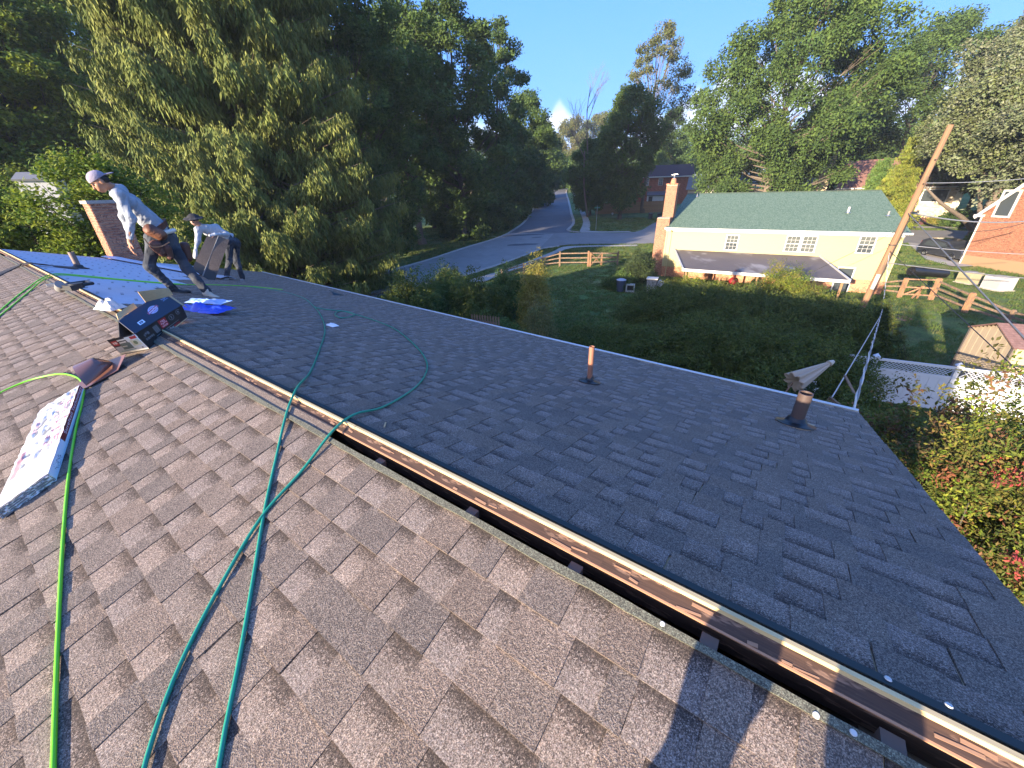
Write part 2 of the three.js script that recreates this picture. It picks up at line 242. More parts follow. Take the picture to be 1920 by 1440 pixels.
{ // ridge: open slot with ridge board, raw plywood edge, trimmed strips
  const strip = new THREE.MeshStandardMaterial({ map: granTex, color: lin(0.62, 0.78, 0.68), roughness: 0.9 }), felt = mat([0.017, 0.03, 0.03], 0.75);
  const ridge = part(house, 'ridge_board', [bx(lenX - 0.3, 0.12, 0.042, xm, -0.060, 0, 0).translate(0, 0, 0.0270).rotateX(TH)], new THREE.MeshStandardMaterial({ map: woodTex, roughness: 0.85, bumpMap: woodTex, bumpScale: 0.006 }));
  ridge.rotation.y = Math.PI; ridge.position.set(2 * xm, 0, 0);
  { const uv = ridge.geometry.attributes.uv; for (let i = 0; i < uv.count; i++) { const a = uv.getX(i), b = uv.getY(i); uv.setXY(i, b * 12, a * 0.5); } }
  const r = rng(5), chips = [];
  for (let i = 0; i < 150; i++) { const x = X0 + 0.3 + r() * (lenX - 0.8), w = 0.012 + r() * 0.07; chips.push(bx(w, 0.002 + r() * 0.002, 0.003 + r() * 0.008, 0, 0, 0, (r() - 0.5) * 0.3).translate(-x, 0.0005, 0.012 + r() * 0.034).rotateX(TH)); }
  const ch = part(house, 'torn_wood', chips, mat([0.30, 0.17, 0.10], 0.9)); ch.rotation.y = Math.PI;
  part(house, 'board_edge', [bx(lenX - 0.3, 0.006, 0.006, -xm, -0.003, 0.0515).rotateX(TH).rotateY(Math.PI)], mat([0.42, 0.22, 0.12], 0.9));
  const raw = []; let x = X0 + 0.02; while (x < X1 - 0.1) { const L = Math.min(2.44, X1 - x); raw.push(bx(L - 0.004, 0.020, 0.013, x + L / 2, 0.004 + (r() - 0.5) * 0.003, (r() - 0.5) * 0.003)); x += L; }
  const rg = merge(raw); { const uv = rg.attributes.uv; for (let i = 0; i < uv.count; i++) { const a = uv.getX(i), b = uv.getY(i); uv.setXY(i, b * 8, a * 0.6); } }
  part(house, 'plywood_edge', rg, new THREE.MeshStandardMaterial({ map: rawTex, roughness: 0.7 }));
  const fs = part(far_.deck, 'felt_strip', bx(lenX - 0.1, 0.004, 0.026, xm, 0.0125, 0.028), felt); void fs;
  const pts = [], S = new THREE.Shape(), n = 170; for (let i = 0; i <= n; i++) pts.push([-X1 + 0.05 + (lenX - 0.1) * i / n, GAP - 0.012 + 0.010 * fbm(i * 0.4, 3, 1e6, 3)]);
  S.moveTo(pts[0][0], -(GAP + 0.014)); pts.forEach((p) => S.lineTo(p[0], -p[1])); S.lineTo(pts[n][0], -(GAP + 0.014));
  for (let i = n; i >= 0; i--) S.lineTo(pts[i][0], -(GAP + 0.012 + 0.010 * fbm(i * 0.9, 9, 1e6, 2)));
  S.closePath();
  const sg = new THREE.ExtrudeGeometry(S, { depth: 0.006, bevelEnabled: false }); sg.rotateX(-Math.PI / 2);
  part(near_.deck, 'trimmed_edge', boxUV(sg).translate(0, 0.0115, 0), strip);
  const sliver = []; for (const [a, b] of [[5.0, 14.9], [1.7, 4.6]]) sliver.push(bx(b - a, 0.005, 0.05, -(a + b) / 2, 0.008, GAP - 0.03, 0.0016));
  part(near_.deck, 'shingle_sliver', sliver, shingleMats[1]);
  const blocks = [[1335, 1185], [1082, 1052], [1680, 1378], [880, 958], [700, 870]].map(([px, py]) => { const q = toRoof(roofPx(px, py, -1)); return part(house, numbered('rafter_block'), bx(0.042, 0.12, 0.05, q.x, -0.095, -0.085), mat([0.16, 0.10, 0.07], 0.9)); }); void blocks;
  part(house, 'ceiling_floor', bx(lenX - 0.9, 0.05, half * 2 - 0.2, xm, -1.75, 0), mats.tan);
  // white drip edge and gutter board along the far eave, rake boards at both gables
  const ea = EAVE(X0), eb = EAVE(X1), ze = ea * Math.cos(TH), ye = -ea * Math.sin(TH), zf = eb * Math.cos(TH), yf = -eb * Math.sin(TH), run = (dy, dz, w, hh, s) => bar(V(X0, ye + dy, s * (ze + dz)), V(X1, yf + dy, s * (zf + dz)), w, hh);
  part(house, 'drip_edge', [run(-0.028, 0.07, 0.014, 0.06, 1), run(0.004, 0.066, 0.05, 0.005, 1), run(-0.028, 0.07, 0.014, 0.06, -1)], mats.white);
  part(house, 'fascia', [run(-0.12, 0.0, 0.02, 0.17, 1), run(-0.12, 0.0, 0.02, 0.17, -1), run(-0.19, -0.3, 0.6, 0.02, 1), run(-0.19, -0.3, 0.6, 0.02, -1)], mats.offwhite);
  for (const x of [X0 + 0.012, X1 - 0.012]) for (const s of [1, -1]) part(house, 'rake_board', [bx(0.022, 0.15, EAVE(x) - 0.02, 0, -0.105, EAVE(x) / 2).rotateX(TH).rotateY(s > 0 ? 0 : Math.PI).translate(x, 0, 0)], mats.offwhite);
}
{ // blue-grey underlayment on the part of the far slope not yet shingled: three overlapping courses, printed with short dark dashes
  const uTex = tex(1024, 512, (u, v, x, y) => { const w = 0.94 + 0.12 * fbm(u * 20, v * 20, 20, 4), row = Math.floor(v * 7), ph = hash(row, 3), q = (u * 5 + ph) % 1, dd = Math.abs(v * 7 - row - 0.5 - (q - 0.2) * 0.5) < 0.07 && q < 0.4 && vn(u * 60, v * 30) > 0.25; const b = dd ? 0.45 : 1; return [0.40 * w * b, 0.435 * w * b, 0.51 * w * b]; }, [1 / 3.2, 1 / 1.6]);
  const um = new THREE.MeshStandardMaterial({ map: uTex, roughness: 0.75 });
  for (let k = 0; k < 4; k++) {
    const s0 = 0.02 + k * 1.18, s1 = Math.min(EAVE(X1) - 0.1, s0 + 1.26), xs = laidTo(s0) - 0.3;
    if (xs > X1) continue;
    const g = quad([V(xs, 0, s1), V(X1 + 0.02, 0, s1), V(X1 + 0.02, 0, s0), V(xs, 0, s0)], 60, 6, 0, (u, v) => 0.0004 + (3 - k) * 0.0003 + 0.008 * sstep(0.12, 0.3, u) * Math.max(0, fbm(u * 14 + k * 9, v * 4, 1e6, 3) - 0.45));
    const p = g.attributes.position, uv = g.attributes.uv; for (let i = 0; i < p.count; i++) uv.setXY(i, p.getX(i), p.getZ(i));
    part(far_.deck, 'underlayment', g, um);
  }
  const eaveRoll = quad([V(11.6, 0.03, 3.3), V(X1 - 0.1, 0.03, 2.2), V(X1 - 0.1, 0.03, 1.9), V(11.4, 0.03, 2.9)], 40, 8, 0.01, (u, v) => 0.05 * Math.sin(v * 3.1) * (0.4 + fbm(u * 8, v * 2, 1e6, 2)) + 0.02);
  part(far_.deck, 'loose_underlayment', eaveRoll, mat([0.40, 0.47, 0.60], 0.45));
}
// vent stacks through the far slope
function vent(px, py, r, h, material, flangeR, label) {
  const l = toRoof(roofPx(px, py, 1)), pipe = part(house, 'vent_pipe', [cyl(r, r, h + 0.2, 0, -0.2, 0, 28, true), cyl(r * 0.86, r * 0.86, h + 0.2, 0, -0.2, 0, 28, true), new THREE.RingGeometry(r * 0.86, r, 28).rotateX(-Math.PI / 2).translate(0, h, 0)], material);
  pipe.position.copy(l); if (label) pipe.userData.label = label;
  const boot = new THREE.LatheGeometry([[flangeR * 0.99, 0], [flangeR, 0.006], [r * 1.75, 0.014], [r * 1.5, 0.03], [r * 1.28, 0.055], [r * 1.06, 0.062]].map(([a, b]) => new THREE.Vector2(a, b)), 32).rotateX(TH);
  part(pipe, 'flashing_collar', boot, mats.black).position.y = 0.012;
  return pipe;
}
vent(1105, 718, 0.024, 0.36, new THREE.MeshPhysicalMaterial({ color: lin(0.36, 0.17, 0.11), roughness: 0.42, metalness: 0.25 }), 0.10, 'thin copper brown vent pipe');
{ const p = vent(1490, 797, 0.047, 0.285, mat([0.085, 0.058, 0.05], 0.5), 0.135, 'thick dark brown vent pipe with yellowed tabs at its foot');
  const t = part(p, 'flashing_tab', [bx(0.09, 0.004, 0.05, -0.155, 0.004, 0.0, 0.2), bx(0.09, 0.004, 0.05, 0.155, 0.004, 0.005, -0.3), new THREE.TorusGeometry(0.125, 0.006, 6, 40).rotateX(Math.PI / 2).translate(0, 0.008, 0)], mat([0.5, 0.4, 0.25], 0.6)); t.rotation.x = TH; t.rotation.y = 0.9; }
vent(148, 503, 0.05, 0.32, mat([0.17, 0.12, 0.10], 0.5), 0.16, 'short brown vent pipe standing in the blue underlayment');
{ // small black hood lying at the far eave
  const l = toRoof(roofPx(628, 553, 1)), g = quad([V(-0.22, 0.01, 0.1), V(0.2, 0.01, 0.1), V(0.16, 0.10, -0.04), V(-0.18, 0.015, -0.12)], 8, 6, 0.006, (u, v) => 0.05 * Math.sin(u * 3.14) * v);
  const m = solo('roof_vent_hood', g, mats.black, 'small black metal hood lying near the far eave of the roof', 'vent hood'); m.position.copy(fromRoof(l)); m.rotation.y = rad(142); }
{ // gable chimney at the far end, laid brick by brick
  const c = roofPx(236, 486, 1), l = toRoof(c); brickStack(house, V(X1 + 0.42, 0, l.z), -7.25, 0.78, 1.0, 0.72);
}
function bricks(parent, name, w, h, d, m1, m2, place, seed = 1, bl = 0.21, bh = 0.075) {  // four faces of running-bond bricks round a mortar core
  const r = rng(seed), out = [], rows = Math.floor(h / bh);
  for (let k = 0; k < rows; k++) for (const f of [0, 1, 2, 3]) {
    const L = f % 2 ? d : w, n = Math.max(1, Math.round(L / bl)), q = L / n, off = k % 2 ? q / 2 : 0;
    for (let i = off ? -1 : 0; i < n; i++) { const a = Math.max(0, i * q + off), b = Math.min(L, (i + 1) * q + off); if (b - a < 0.03) continue;
      const g = new THREE.BoxGeometry(b - a - 0.01, bh - 0.011, 0.02).translate((a + b) / 2 - L / 2, k * bh + bh / 2, (f % 2 ? w : d) / 2 + 0.002 + r() * 0.004).rotateY(f * Math.PI / 2); const uv = g.attributes.uv, o = r(); for (let j = 0; j < uv.count; j++) uv.setXY(j, uv.getX(j) * 0.03 + o, uv.getY(j) * 0.03 + r()); out.push(g.toNonIndexed()); }
  }
  const core = part(parent, name, bx(w - 0.012, h, d - 0.012, 0, h / 2, 0), m2); core.position.copy(place);
  const b = part(core, 'bricks', out, m1); b.userData.kind = 'stuff'; return core;
}
function brickStack(parent, pos, y0, w, top, d) {
  const c = bricks(parent, 'chimney', w, top - y0, d, brickMat(), mats.concrete, V(pos.x, y0, pos.z), 9);
  part(c, 'chimney_cap', bx(w + 0.1, 0.09, d + 0.1, 0, top - y0 + 0.045, 0), mats.concrete); return c;
}
function brickMat(c = [1, 1, 1]) { brickMat.t ??= tex(256, 256, (u, v, x, y) => { const k = hash(x >> 4, y >> 4), n = 0.8 + 0.4 * hash(x, y); const a = mix3([0.25, 0.085, 0.05], [0.5, 0.26, 0.15], k); return (k > 0.9 ? [0.15, 0.07, 0.055] : a).map((q) => q * n); }); return new THREE.MeshStandardMaterial({ map: brickMat.t, color: lin(...c), roughness: 0.9 }); }
// plastic nail caps along the ridge
for (const [px, py, s] of [[1530, 1341, -1], [1600, 1374, -1], [1242, 1170, -1], [1665, 1273, 1], [1779, 1323, 1]]) { const m = part(s > 0 ? far_.deck : near_.deck, 'nail_cap', cyl(0.0075, 0.006, 0.003, 0, 0, 0, 14), mats.white); m.position.copy(worldToLocal(s > 0 ? far_.deck : near_.deck, roofPx(px, py, s, 0.0165))); }
// ───────── ground, roads, pavements ─────────
function drape(poly, lift, seg) {                               // a sheet over the ground inside a world-space outline (strip between two edges)
  const [L, Rr] = poly; (drape.polys ??= []).push([...L, ...[...Rr].reverse()]); const n = seg, m = 6, pos = [], uv = [], idx = [];
  const pick = (pts, t) => { const c = pts.c ??= new THREE.CatmullRomCurve3(pts.map((p) => V(p.x, 0, p.z)), false, 'centripetal'); return c.getPoint(t); };
  for (let i = 0; i <= n; i++) { const a = pick(L, i / n), b = pick(Rr, i / n); for (let j = 0; j <= m; j++) { const p = a.clone().lerp(b, j / m); pos.push(p.x, elev(p.x, p.z) + lift, p.z); uv.push(p.x, p.z); } }
  for (let i = 0; i < n; i++) for (let j = 0; j < m; j++) { const k = i * (m + 1) + j; idx.push(k, k + 1, k + m + 1, k + 1, k + m + 2, k + m + 1); }
  const g = new THREE.BufferGeometry(); g.setAttribute('position', new THREE.Float32BufferAttribute(pos, 3)); g.setAttribute('uv', new THREE.Float32BufferAttribute(uv, 2)); g.setIndex(idx); g.computeVertexNormals();
  if (g.attributes.normal.getY(0) < 0) { for (let i = 0; i < idx.length; i += 3) [idx[i + 1], idx[i + 2]] = [idx[i + 2], idx[i + 1]]; g.setIndex(idx); g.computeVertexNormals(); }
  return g;
}
const gpx = (list) => list.map(([x, y]) => gp(x, y));
{
  const g = new THREE.PlaneGeometry(1, 1, 220, 220).rotateX(-Math.PI / 2), p = g.attributes.position, uv = g.attributes.uv;
  for (let i = 0; i < p.count; i++) { const a = p.getX(i) * 2, b = p.getZ(i) * 2, s = (v) => Math.sign(v) * (150 * Math.abs(v) + 1350 * Math.pow(Math.abs(v), 4)); const x = s(a) + 10, z = s(b) - 50; p.setXYZ(i, x, elev(x, z) + 0.05 * (fbm(x * 0.3, z * 0.3, 1e6, 3) - 0.5) - 0.03, z); uv.setXY(i, x, z); }
  g.computeVertexNormals(); setting('ground', g, mats.ground);
}
const curbL = [[560, 545], [700, 516], [797, 490], [870, 466], [932, 447], [955, 437]], curbLfar = [[955, 437], [980, 420], [997, 397], [1010, 375], [1020, 356], [1036, 345.5], [1052, 338.5]];
const curbR = [[640, 640], [760, 560], [852, 522], [907, 505], [960, 487], [1022, 465], [1068, 437]], curbRfar = [[1068, 437], [1075, 420], [1071, 400], [1066, 377], [1062, 360], [1068, 346], [1078, 338.5]];
setting('road', drape([gpx(curbL), gpx(curbR)], 0.03, 60), mats.oldAsphalt);
setting('road_far', drape([gpx(curbLfar), gpx(curbRfar)], 0.034, 80), mats.asphalt);
setting('side_road', drape([gpx([[1040, 437.2], [1085, 436.8], [1185, 436], [1235, 416], [1330, 404], [1500, 416], [1695, 431], [1800, 433], [1990, 436]]), gpx([[1010, 468], [1070, 459], [1197, 457.5], [1250, 456], [1400, 452], [1540, 451], [1695, 456], [1800, 462], [1990, 470]])], 0.038, 80), new THREE.MeshStandardMaterial({ map: roadTex([0.21, 0.20, 0.19], 0.14), roughness: 0.92 }));
const walk = (name, a, b, lift = 0.05) => setting(name, drape([gpx(a), gpx(b)], lift, 40), mats.concrete);
walk('sidewalk', [[870, 529], [965, 500], [1035, 473], [1058, 463], [1085, 461.5], [1195, 459.5]], [[905, 530], [975, 503.5], [1042, 476], [1067, 467], [1090, 464], [1195, 462.4]]);
walk('sidewalk_far', [[1087, 433], [1093, 418], [1085, 392], [1080, 374], [1072, 358], [1068, 349]], [[1106, 433], [1106, 417], [1093, 391], [1086, 374], [1076, 358], [1071, 349]]);
walk('sidewalk_right', [[1690, 424.5], [1800, 426], [1990, 427]], [[1690, 427.5], [1800, 429], [1990, 431]]);
walk('driveway_apron', [[1087, 432.5], [1130, 434.5], [1180, 434]], [[1087, 436.5], [1130, 436.6], [1185, 436]], 0.046);
setting('driveway', drape([gpx([[1700, 455], [1760, 462], [1830, 468]]), gpx([[1735, 487], [1790, 500], [1850, 497]])], 0.045, 20), mats.concrete);
// kerbs: real upstands along both sides of the road
function kerb(pts, w, h) { const c = new THREE.CatmullRomCurve3(pts.map((p) => V(p.x, 0, p.z)), false, 'centripetal'), n = 120, pos = [], idx = []; for (let i = 0; i <= n; i++) { const p = c.getPoint(i / n), t = c.getTangent(i / n), s = V(-t.z, 0, t.x), e = elev(p.x, p.z); for (const [o, y] of [[-w / 2, 0], [-w / 2, h], [w / 2, h], [w / 2, 0]]) pos.push(p.x + s.x * o, e + y, p.z + s.z * o); }
  for (let i = 0; i < n; i++) for (let k = 0; k < 3; k++) { const a = i * 4 + k, b = a + 4; idx.push(a, b, a + 1, a + 1, b, b + 1); } const g = new THREE.BufferGeometry(); g.setAttribute('position', new THREE.Float32BufferAttribute(pos, 3)); g.setIndex(idx); g.computeVertexNormals(); return boxUV(g); }
const kerbMat = new THREE.MeshStandardMaterial({ map: mats.concrete.map, color: lin(1.05, 1.05, 1.05), roughness: 0.9, side: THREE.DoubleSide });
setting('kerb', merge([kerb(gpx(curbL), 0.3, 0.15), kerb(gpx(curbLfar), 0.45, 0.15), kerb(gpx([[1064, 432], ...curbRfar.slice(1)]), 0.5, 0.15), kerb(gpx([[1064, 432], [1070, 434.5], [1087, 436.2]]), 0.3, 0.15), kerb(gpx([[852, 523], [907, 506], [960, 488.2], [1022, 466.2], [1048, 462.5]]), 0.3, 0.13)]), kerbMat);
{ // manhole and asphalt patches on the old road
  const pm = new THREE.MeshStandardMaterial({ map: mats.asphalt.map, color: lin(0.8, 0.8, 0.8), roughness: 0.9 }), r = rng(4);
  const patch = (px, py, w, d) => { const c = gp(px, py), s = new THREE.Shape(); for (let i = 0; i < 22; i++) { const a = i / 22 * 6.283, k = 0.8 + 0.4 * r(); s[i ? 'lineTo' : 'moveTo'](Math.cos(a) * w * k, Math.sin(a) * d * k); } s.closePath(); const g = new THREE.ShapeGeometry(s).rotateX(-Math.PI / 2), p = g.attributes.position; for (let i = 0; i < p.count; i++) p.setY(i, elev(c.x + p.getX(i), c.z + p.getZ(i)) - c.y + 0.042); return solo('road_patch', g, pm, '', null).translateX(c.x).translateY(c.y).translateZ(c.z); };
  const l = [[980, 459, 2.3, 0.8, 'larger'], [1007, 445.5, 0.9, 0.4, 'smaller'], [985, 441, 4.5, 0.7, 'wide']];
  for (const [px, py, w, d, nm] of l) { const m = patch(px, py, w, d); m.userData.kind = 'structure'; delete m.userData.label; }
}
// ───────── foliage ─────────
function leafBunch(n, R, len, wid, seed, droop = 0) {            // a bunch of small folded leaves
  const r = rng(seed), pos = [], a = V(), b = V(), c = V();
  for (let i = 0; i < n; i++) {
    const th = r() * 6.283, ph = Math.acos(2 * r() - 1), k = R * Math.cbrt(r()); const o = V(Math.sin(ph) * Math.cos(th), Math.cos(ph) * 0.8, Math.sin(ph) * Math.sin(th)).multiplyScalar(k);
    a.set(r() - 0.5, r() * 0.8 - 0.45 - droop, r() - 0.5).normalize(); c.set(r() - 0.5, r() + 0.3, r() - 0.5).normalize(); b.crossVectors(a, c).normalize(); c.crossVectors(b, a);
    const L = len * (0.7 + 0.6 * r()), W = wid * (0.7 + 0.6 * r()), m = o.clone().addScaledVector(a, L * 0.5).addScaledVector(c, W * 0.18), t = o.clone().addScaledVector(a, L), l = o.clone().addScaledVector(a, L * 0.45).addScaledVector(b, W / 2), q = o.clone().addScaledVector(a, L * 0.45).addScaledVector(b, -W / 2);
    for (const p of [o, l, m, l, t, m, o, m, q, q, m, t]) pos.push(p.x, p.y, p.z);
  }
  const g = new THREE.BufferGeometry(); g.setAttribute('position', new THREE.Float32BufferAttribute(pos, 3)); g.computeVertexNormals(); return g;
}
function needleSpray(seed, L, hang) {                           // a spruce twig: hanging side shoots under a short stem
  const r = rng(seed), pos = []; const blade = (o, d, l, w) => { const u = V(r() - 0.5, r() - 0.5, r() - 0.5).cross(d).normalize(), t = o.clone().addScaledVector(d, l), m = o.clone().addScaledVector(d, l * 0.35); for (const p of [o, m.clone().addScaledVector(u, w), t, o, t, m.clone().addScaledVector(u, -w)]) pos.push(p.x, p.y, p.z); };
  for (let i = 0; i < 34; i++) { const k = r(), o = V((r() - 0.5) * 0.16, 0.04 - k * hang * (0.5 + 0.5 * r()), k * 0 + (r() - 0.5) * L); const d = V((r() - 0.5) * 1.1, -0.75 - r() * 0.6, (r() - 0.5) * 1.1).normalize(); blade(o, d, 0.12 + 0.16 * r(), 0.017 + 0.012 * r()); }
  const g = new THREE.BufferGeometry(); g.setAttribute('position', new THREE.Float32BufferAttribute(pos, 3)); g.computeVertexNormals(); return g;
}
const leafMat = (rough = 0.7, tr = 0) => new THREE.MeshPhysicalMaterial({ color: lin(1, 1, 1), roughness: rough, side: THREE.DoubleSide, specularIntensity: 0.3, transmission: tr, thickness: 0 });
const LEAF = leafMat(0.9, 0.3), MAPLE = leafMat(0.9, 0.45), NEEDLE = leafMat(0.8), SILVER = leafMat(0.5);
function scatter(parent, name, geo, m, spots, cols, r) {          // spots: [x, y, z, scale, rx, ry]
  const im = new THREE.InstancedMesh(geo, m, spots.length), M4 = new THREE.Matrix4(), q = new THREE.Quaternion(), e = new THREE.Euler(), col = new THREE.Color();
  spots.forEach(([x, y, z, s, rx = 0, ry = 0, rz = 0], i) => { im.setMatrixAt(i, M4.compose(V(x, y, z), q.setFromEuler(e.set(rx, ry, rz, 'YXZ')), V(s, s, s))); const t = r(), c = cols[Math.floor(r() * cols.length)], d = cols[Math.floor(r() * cols.length)], k = 0.75 + 0.5 * r(); im.setColorAt(i, col.setRGB(lerp(c[0], d[0], t) * k, lerp(c[1], d[1], t) * k, lerp(c[2], d[2], t) * k)); });
  im.name = name; im.userData.kind = 'stuff'; im.castShadow = im.receiveShadow = true; parent.add(im); return im;
}
const bunchCache = new Map();
function bunch(size, leaf, wid, n, droop) { const k = [size, leaf, wid, n, droop].join(); if (!bunchCache.has(k)) bunchCache.set(k, leafBunch(n, size, leaf, wid, bunchCache.size + 3, droop)); return bunchCache.get(k); }
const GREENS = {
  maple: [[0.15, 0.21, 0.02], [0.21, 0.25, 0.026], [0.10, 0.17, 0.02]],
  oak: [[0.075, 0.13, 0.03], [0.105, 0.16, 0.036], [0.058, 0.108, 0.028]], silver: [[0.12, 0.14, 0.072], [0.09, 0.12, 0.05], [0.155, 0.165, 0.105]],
  spruce: [[0.135, 0.16, 0.038], [0.17, 0.185, 0.05], [0.09, 0.12, 0.034]], gold: [[0.145, 0.17, 0.025], [0.11, 0.145, 0.025], [0.18, 0.185, 0.03]], pale: [[0.14, 0.16, 0.055], [0.115, 0.15, 0.05], [0.18, 0.165, 0.065]],
  hedge: [[0.085, 0.115, 0.02], [0.12, 0.135, 0.026], [0.06, 0.09, 0.02]], yellow: [[0.24, 0.21, 0.035], [0.17, 0.18, 0.03], [0.30, 0.25, 0.07]], photinia: [[0.12, 0.13, 0.025], [0.17, 0.12, 0.04], [0.10, 0.13, 0.03], [0.20, 0.10, 0.05]], shrubGreen: [[0.055, 0.085, 0.03], [0.075, 0.10, 0.03], [0.04, 0.065, 0.025]],
};
/* A broadleaf tree: bent trunk, limbs to every clump, clumps of leaf bunches on a lumpy crown. */
function tree(o) {
  const { name, label, cat = 'tree', group, base, H, r: R, low = 0.25, cols, seed, clumps = 46, per = 70, leaf = 0.14, wid = 0.09, size = 0.42, nl = 16, trunkR = 0.28, lean = [0, 0], flat = 1, m = LEAF, bark = mats.bark, gap = 0.0, shape = 0.5, cl = 0.24, droop = 0, fork = 1 } = o;
  const g = thing(name, label, cat, base, undefined, group), r = rng(seed), tops = [], spots = [], limbs = [], cy0 = H * low, ch = H - cy0;
  const axis = (y) => V(lean[0] * y / H + 0.3 * Math.sin(y * 0.3 + seed), y, lean[1] * y / H + 0.3 * Math.cos(y * 0.27 + seed));
  for (let i = 0; i < clumps; i++) {
    const t = (i + 0.5) / clumps, y01 = 1 - t, a = i * 2.39996 + r() * 0.8, prof = Math.pow(Math.sin(Math.PI * clamp(Math.pow(y01, shape === 0.5 ? 0.85 : shape) * 0.94 + 0.05, 0, 1)), 0.62), lump = 0.72 + 0.5 * vn(a * 1.1 + seed, y01 * 4 + seed), k = (0.42 + 0.58 * Math.sqrt(r())) * prof * lump;
    const ax = axis(cy0 + y01 * ch), c = V(ax.x + Math.cos(a) * R * k, cy0 + y01 * ch * 0.97 + (r() - 0.5) * 0.6, ax.z + Math.sin(a) * R * k * flat);
    const cr = R * cl * (0.5 + 1.0 * r()) * (0.65 + 0.35 * prof); tops.push([c, cr]);
    const nn = Math.round(per * (0.6 + 0.8 * r()) * (1 - gap * r()));
    for (let j = 0; j < nn; j++) { const th = r() * 6.283, cp = 2 * r() - 1, s = Math.sqrt(1 - cp * cp), d = cr * (0.55 + 0.5 * Math.pow(r(), 0.6)); spots.push([c.x + Math.cos(th) * s * d * 1.12, c.y + cp * d * 0.74 - (droop ? r() * droop : 0), c.z + Math.sin(th) * s * d * 1.12, 0.7 + 0.6 * r(), (r() - 0.5) * 1.2, r() * 6.283, (r() - 0.5) * 1.2]); }
    const y0 = Math.max(H * 0.12, Math.min(c.y - cr * 0.4, cy0 * 0.75 + y01 * ch * 0.62)), b = axis(y0), mid = b.clone().lerp(c, 0.55).add(V((r() - 0.5) * 0.5, -0.06 * b.distanceTo(c), (r() - 0.5) * 0.5));
    const rr = trunkR * lerp(0.32, 0.12, y01) * (0.7 + 0.5 * r()); if (R > 1.2) limbs.push(taper([b, mid, c], rr, 0.02, 6, 5));
    if (R > 1.2) for (let q = 0; q < 2; q++) { const e = c.clone().add(V((r() - 0.5) * cr * 1.7, (r() - 0.2) * cr, (r() - 0.5) * cr * 1.7)); limbs.push(taper([mid, mid.clone().lerp(e, 0.5).add(V(0, 0.1, 0)), e], rr * 0.45, 0.012, 4, 4)); }
  }
  const pts = []; for (let i = 0; i <= 6; i++) pts.push(axis(H * 0.9 * i / 6).add(V(0, i ? 0 : -0.4, 0)));
  part(g, 'trunk', [taper(pts, trunkR, trunkR * 0.14, 14, 9), taper([V(0, -0.2, 0), V(0, 0.9, 0)], trunkR * 1.45, trunkR * 0.96, 3, 9)], bark);
  if (limbs.length) part(g, 'branches', limbs, bark);
  scatter(g, 'crown', bunch(size, leaf, wid, nl, droop ? 0.5 : 0), m, spots, cols, r);
  return g;
}
/* A conifer with drooping sprays on whorled branches. */
function spruce(o) {
  const { name, label, base, H, R, cols, seed, low = 0.04, step = 0.5, nb = 9, sprays = 11, L = 0.6, hang = 0.5, scale = 1, up = 0, group, pow = 0.8, geo } = o, r = rng(seed), g = thing(name, label, 'conifer', base, undefined, group), spots = [], limbs = [];
  for (let y = H * low; y < H * 0.985; y += step * (0.8 + 0.4 * r())) {
    const rr = R * Math.pow(1 - y / H, pow) * (0.82 + 0.3 * r()), k = Math.max(4, Math.round(nb * (0.5 + 0.5 * rr / R)));
    for (let i = 0; i < k; i++) {
      const a = r() * 6.283, len = Math.max(0.25, rr * (0.72 + 0.42 * r())), dip = (up ? -up : 0.16 + 0.14 * r()) * len, f = (t) => V(Math.cos(a) * len * t, y - dip * Math.sin(t * 2.2) * 1.05 + 0.10 * len * t * t, Math.sin(a) * len * t);
      if (len > 0.6) limbs.push(taper([f(0), f(0.5), f(1)], 0.018 + 0.013 * len, 0.006, 4, 4));
      const n = Math.max(2, Math.round(sprays * len / R * 1.5));
      for (let j = 0; j < n; j++) { const t = 0.22 + 0.8 * Math.sqrt((j + r()) / n), p = f(t), w = 0.16 * len * (1 - t * 0.6) + 0.1; const off = (r() - 0.5) * 2 * w; spots.push([p.x - Math.sin(a) * off, p.y - Math.abs(off) * 0.25, p.z + Math.cos(a) * off, scale * (0.75 + 0.55 * r()), (r() - 0.5) * 0.5, -a + Math.PI / 2 + (r() - 0.5) * 1.2, (r() - 0.5) * 0.4]); }
    }
  }
  part(g, 'trunk', taper([V(0, -0.4, 0), V(0.1, H * 0.5, 0), V(0, H * 0.99, 0)], R * 0.075 + 0.05, 0.03, 12, 8), mats.bark);
  part(g, 'branches', limbs, mats.paleBark);
  scatter(g, 'foliage', geo ?? needleSpray(seed, L, hang), NEEDLE, spots, cols, r);
  return g;
}
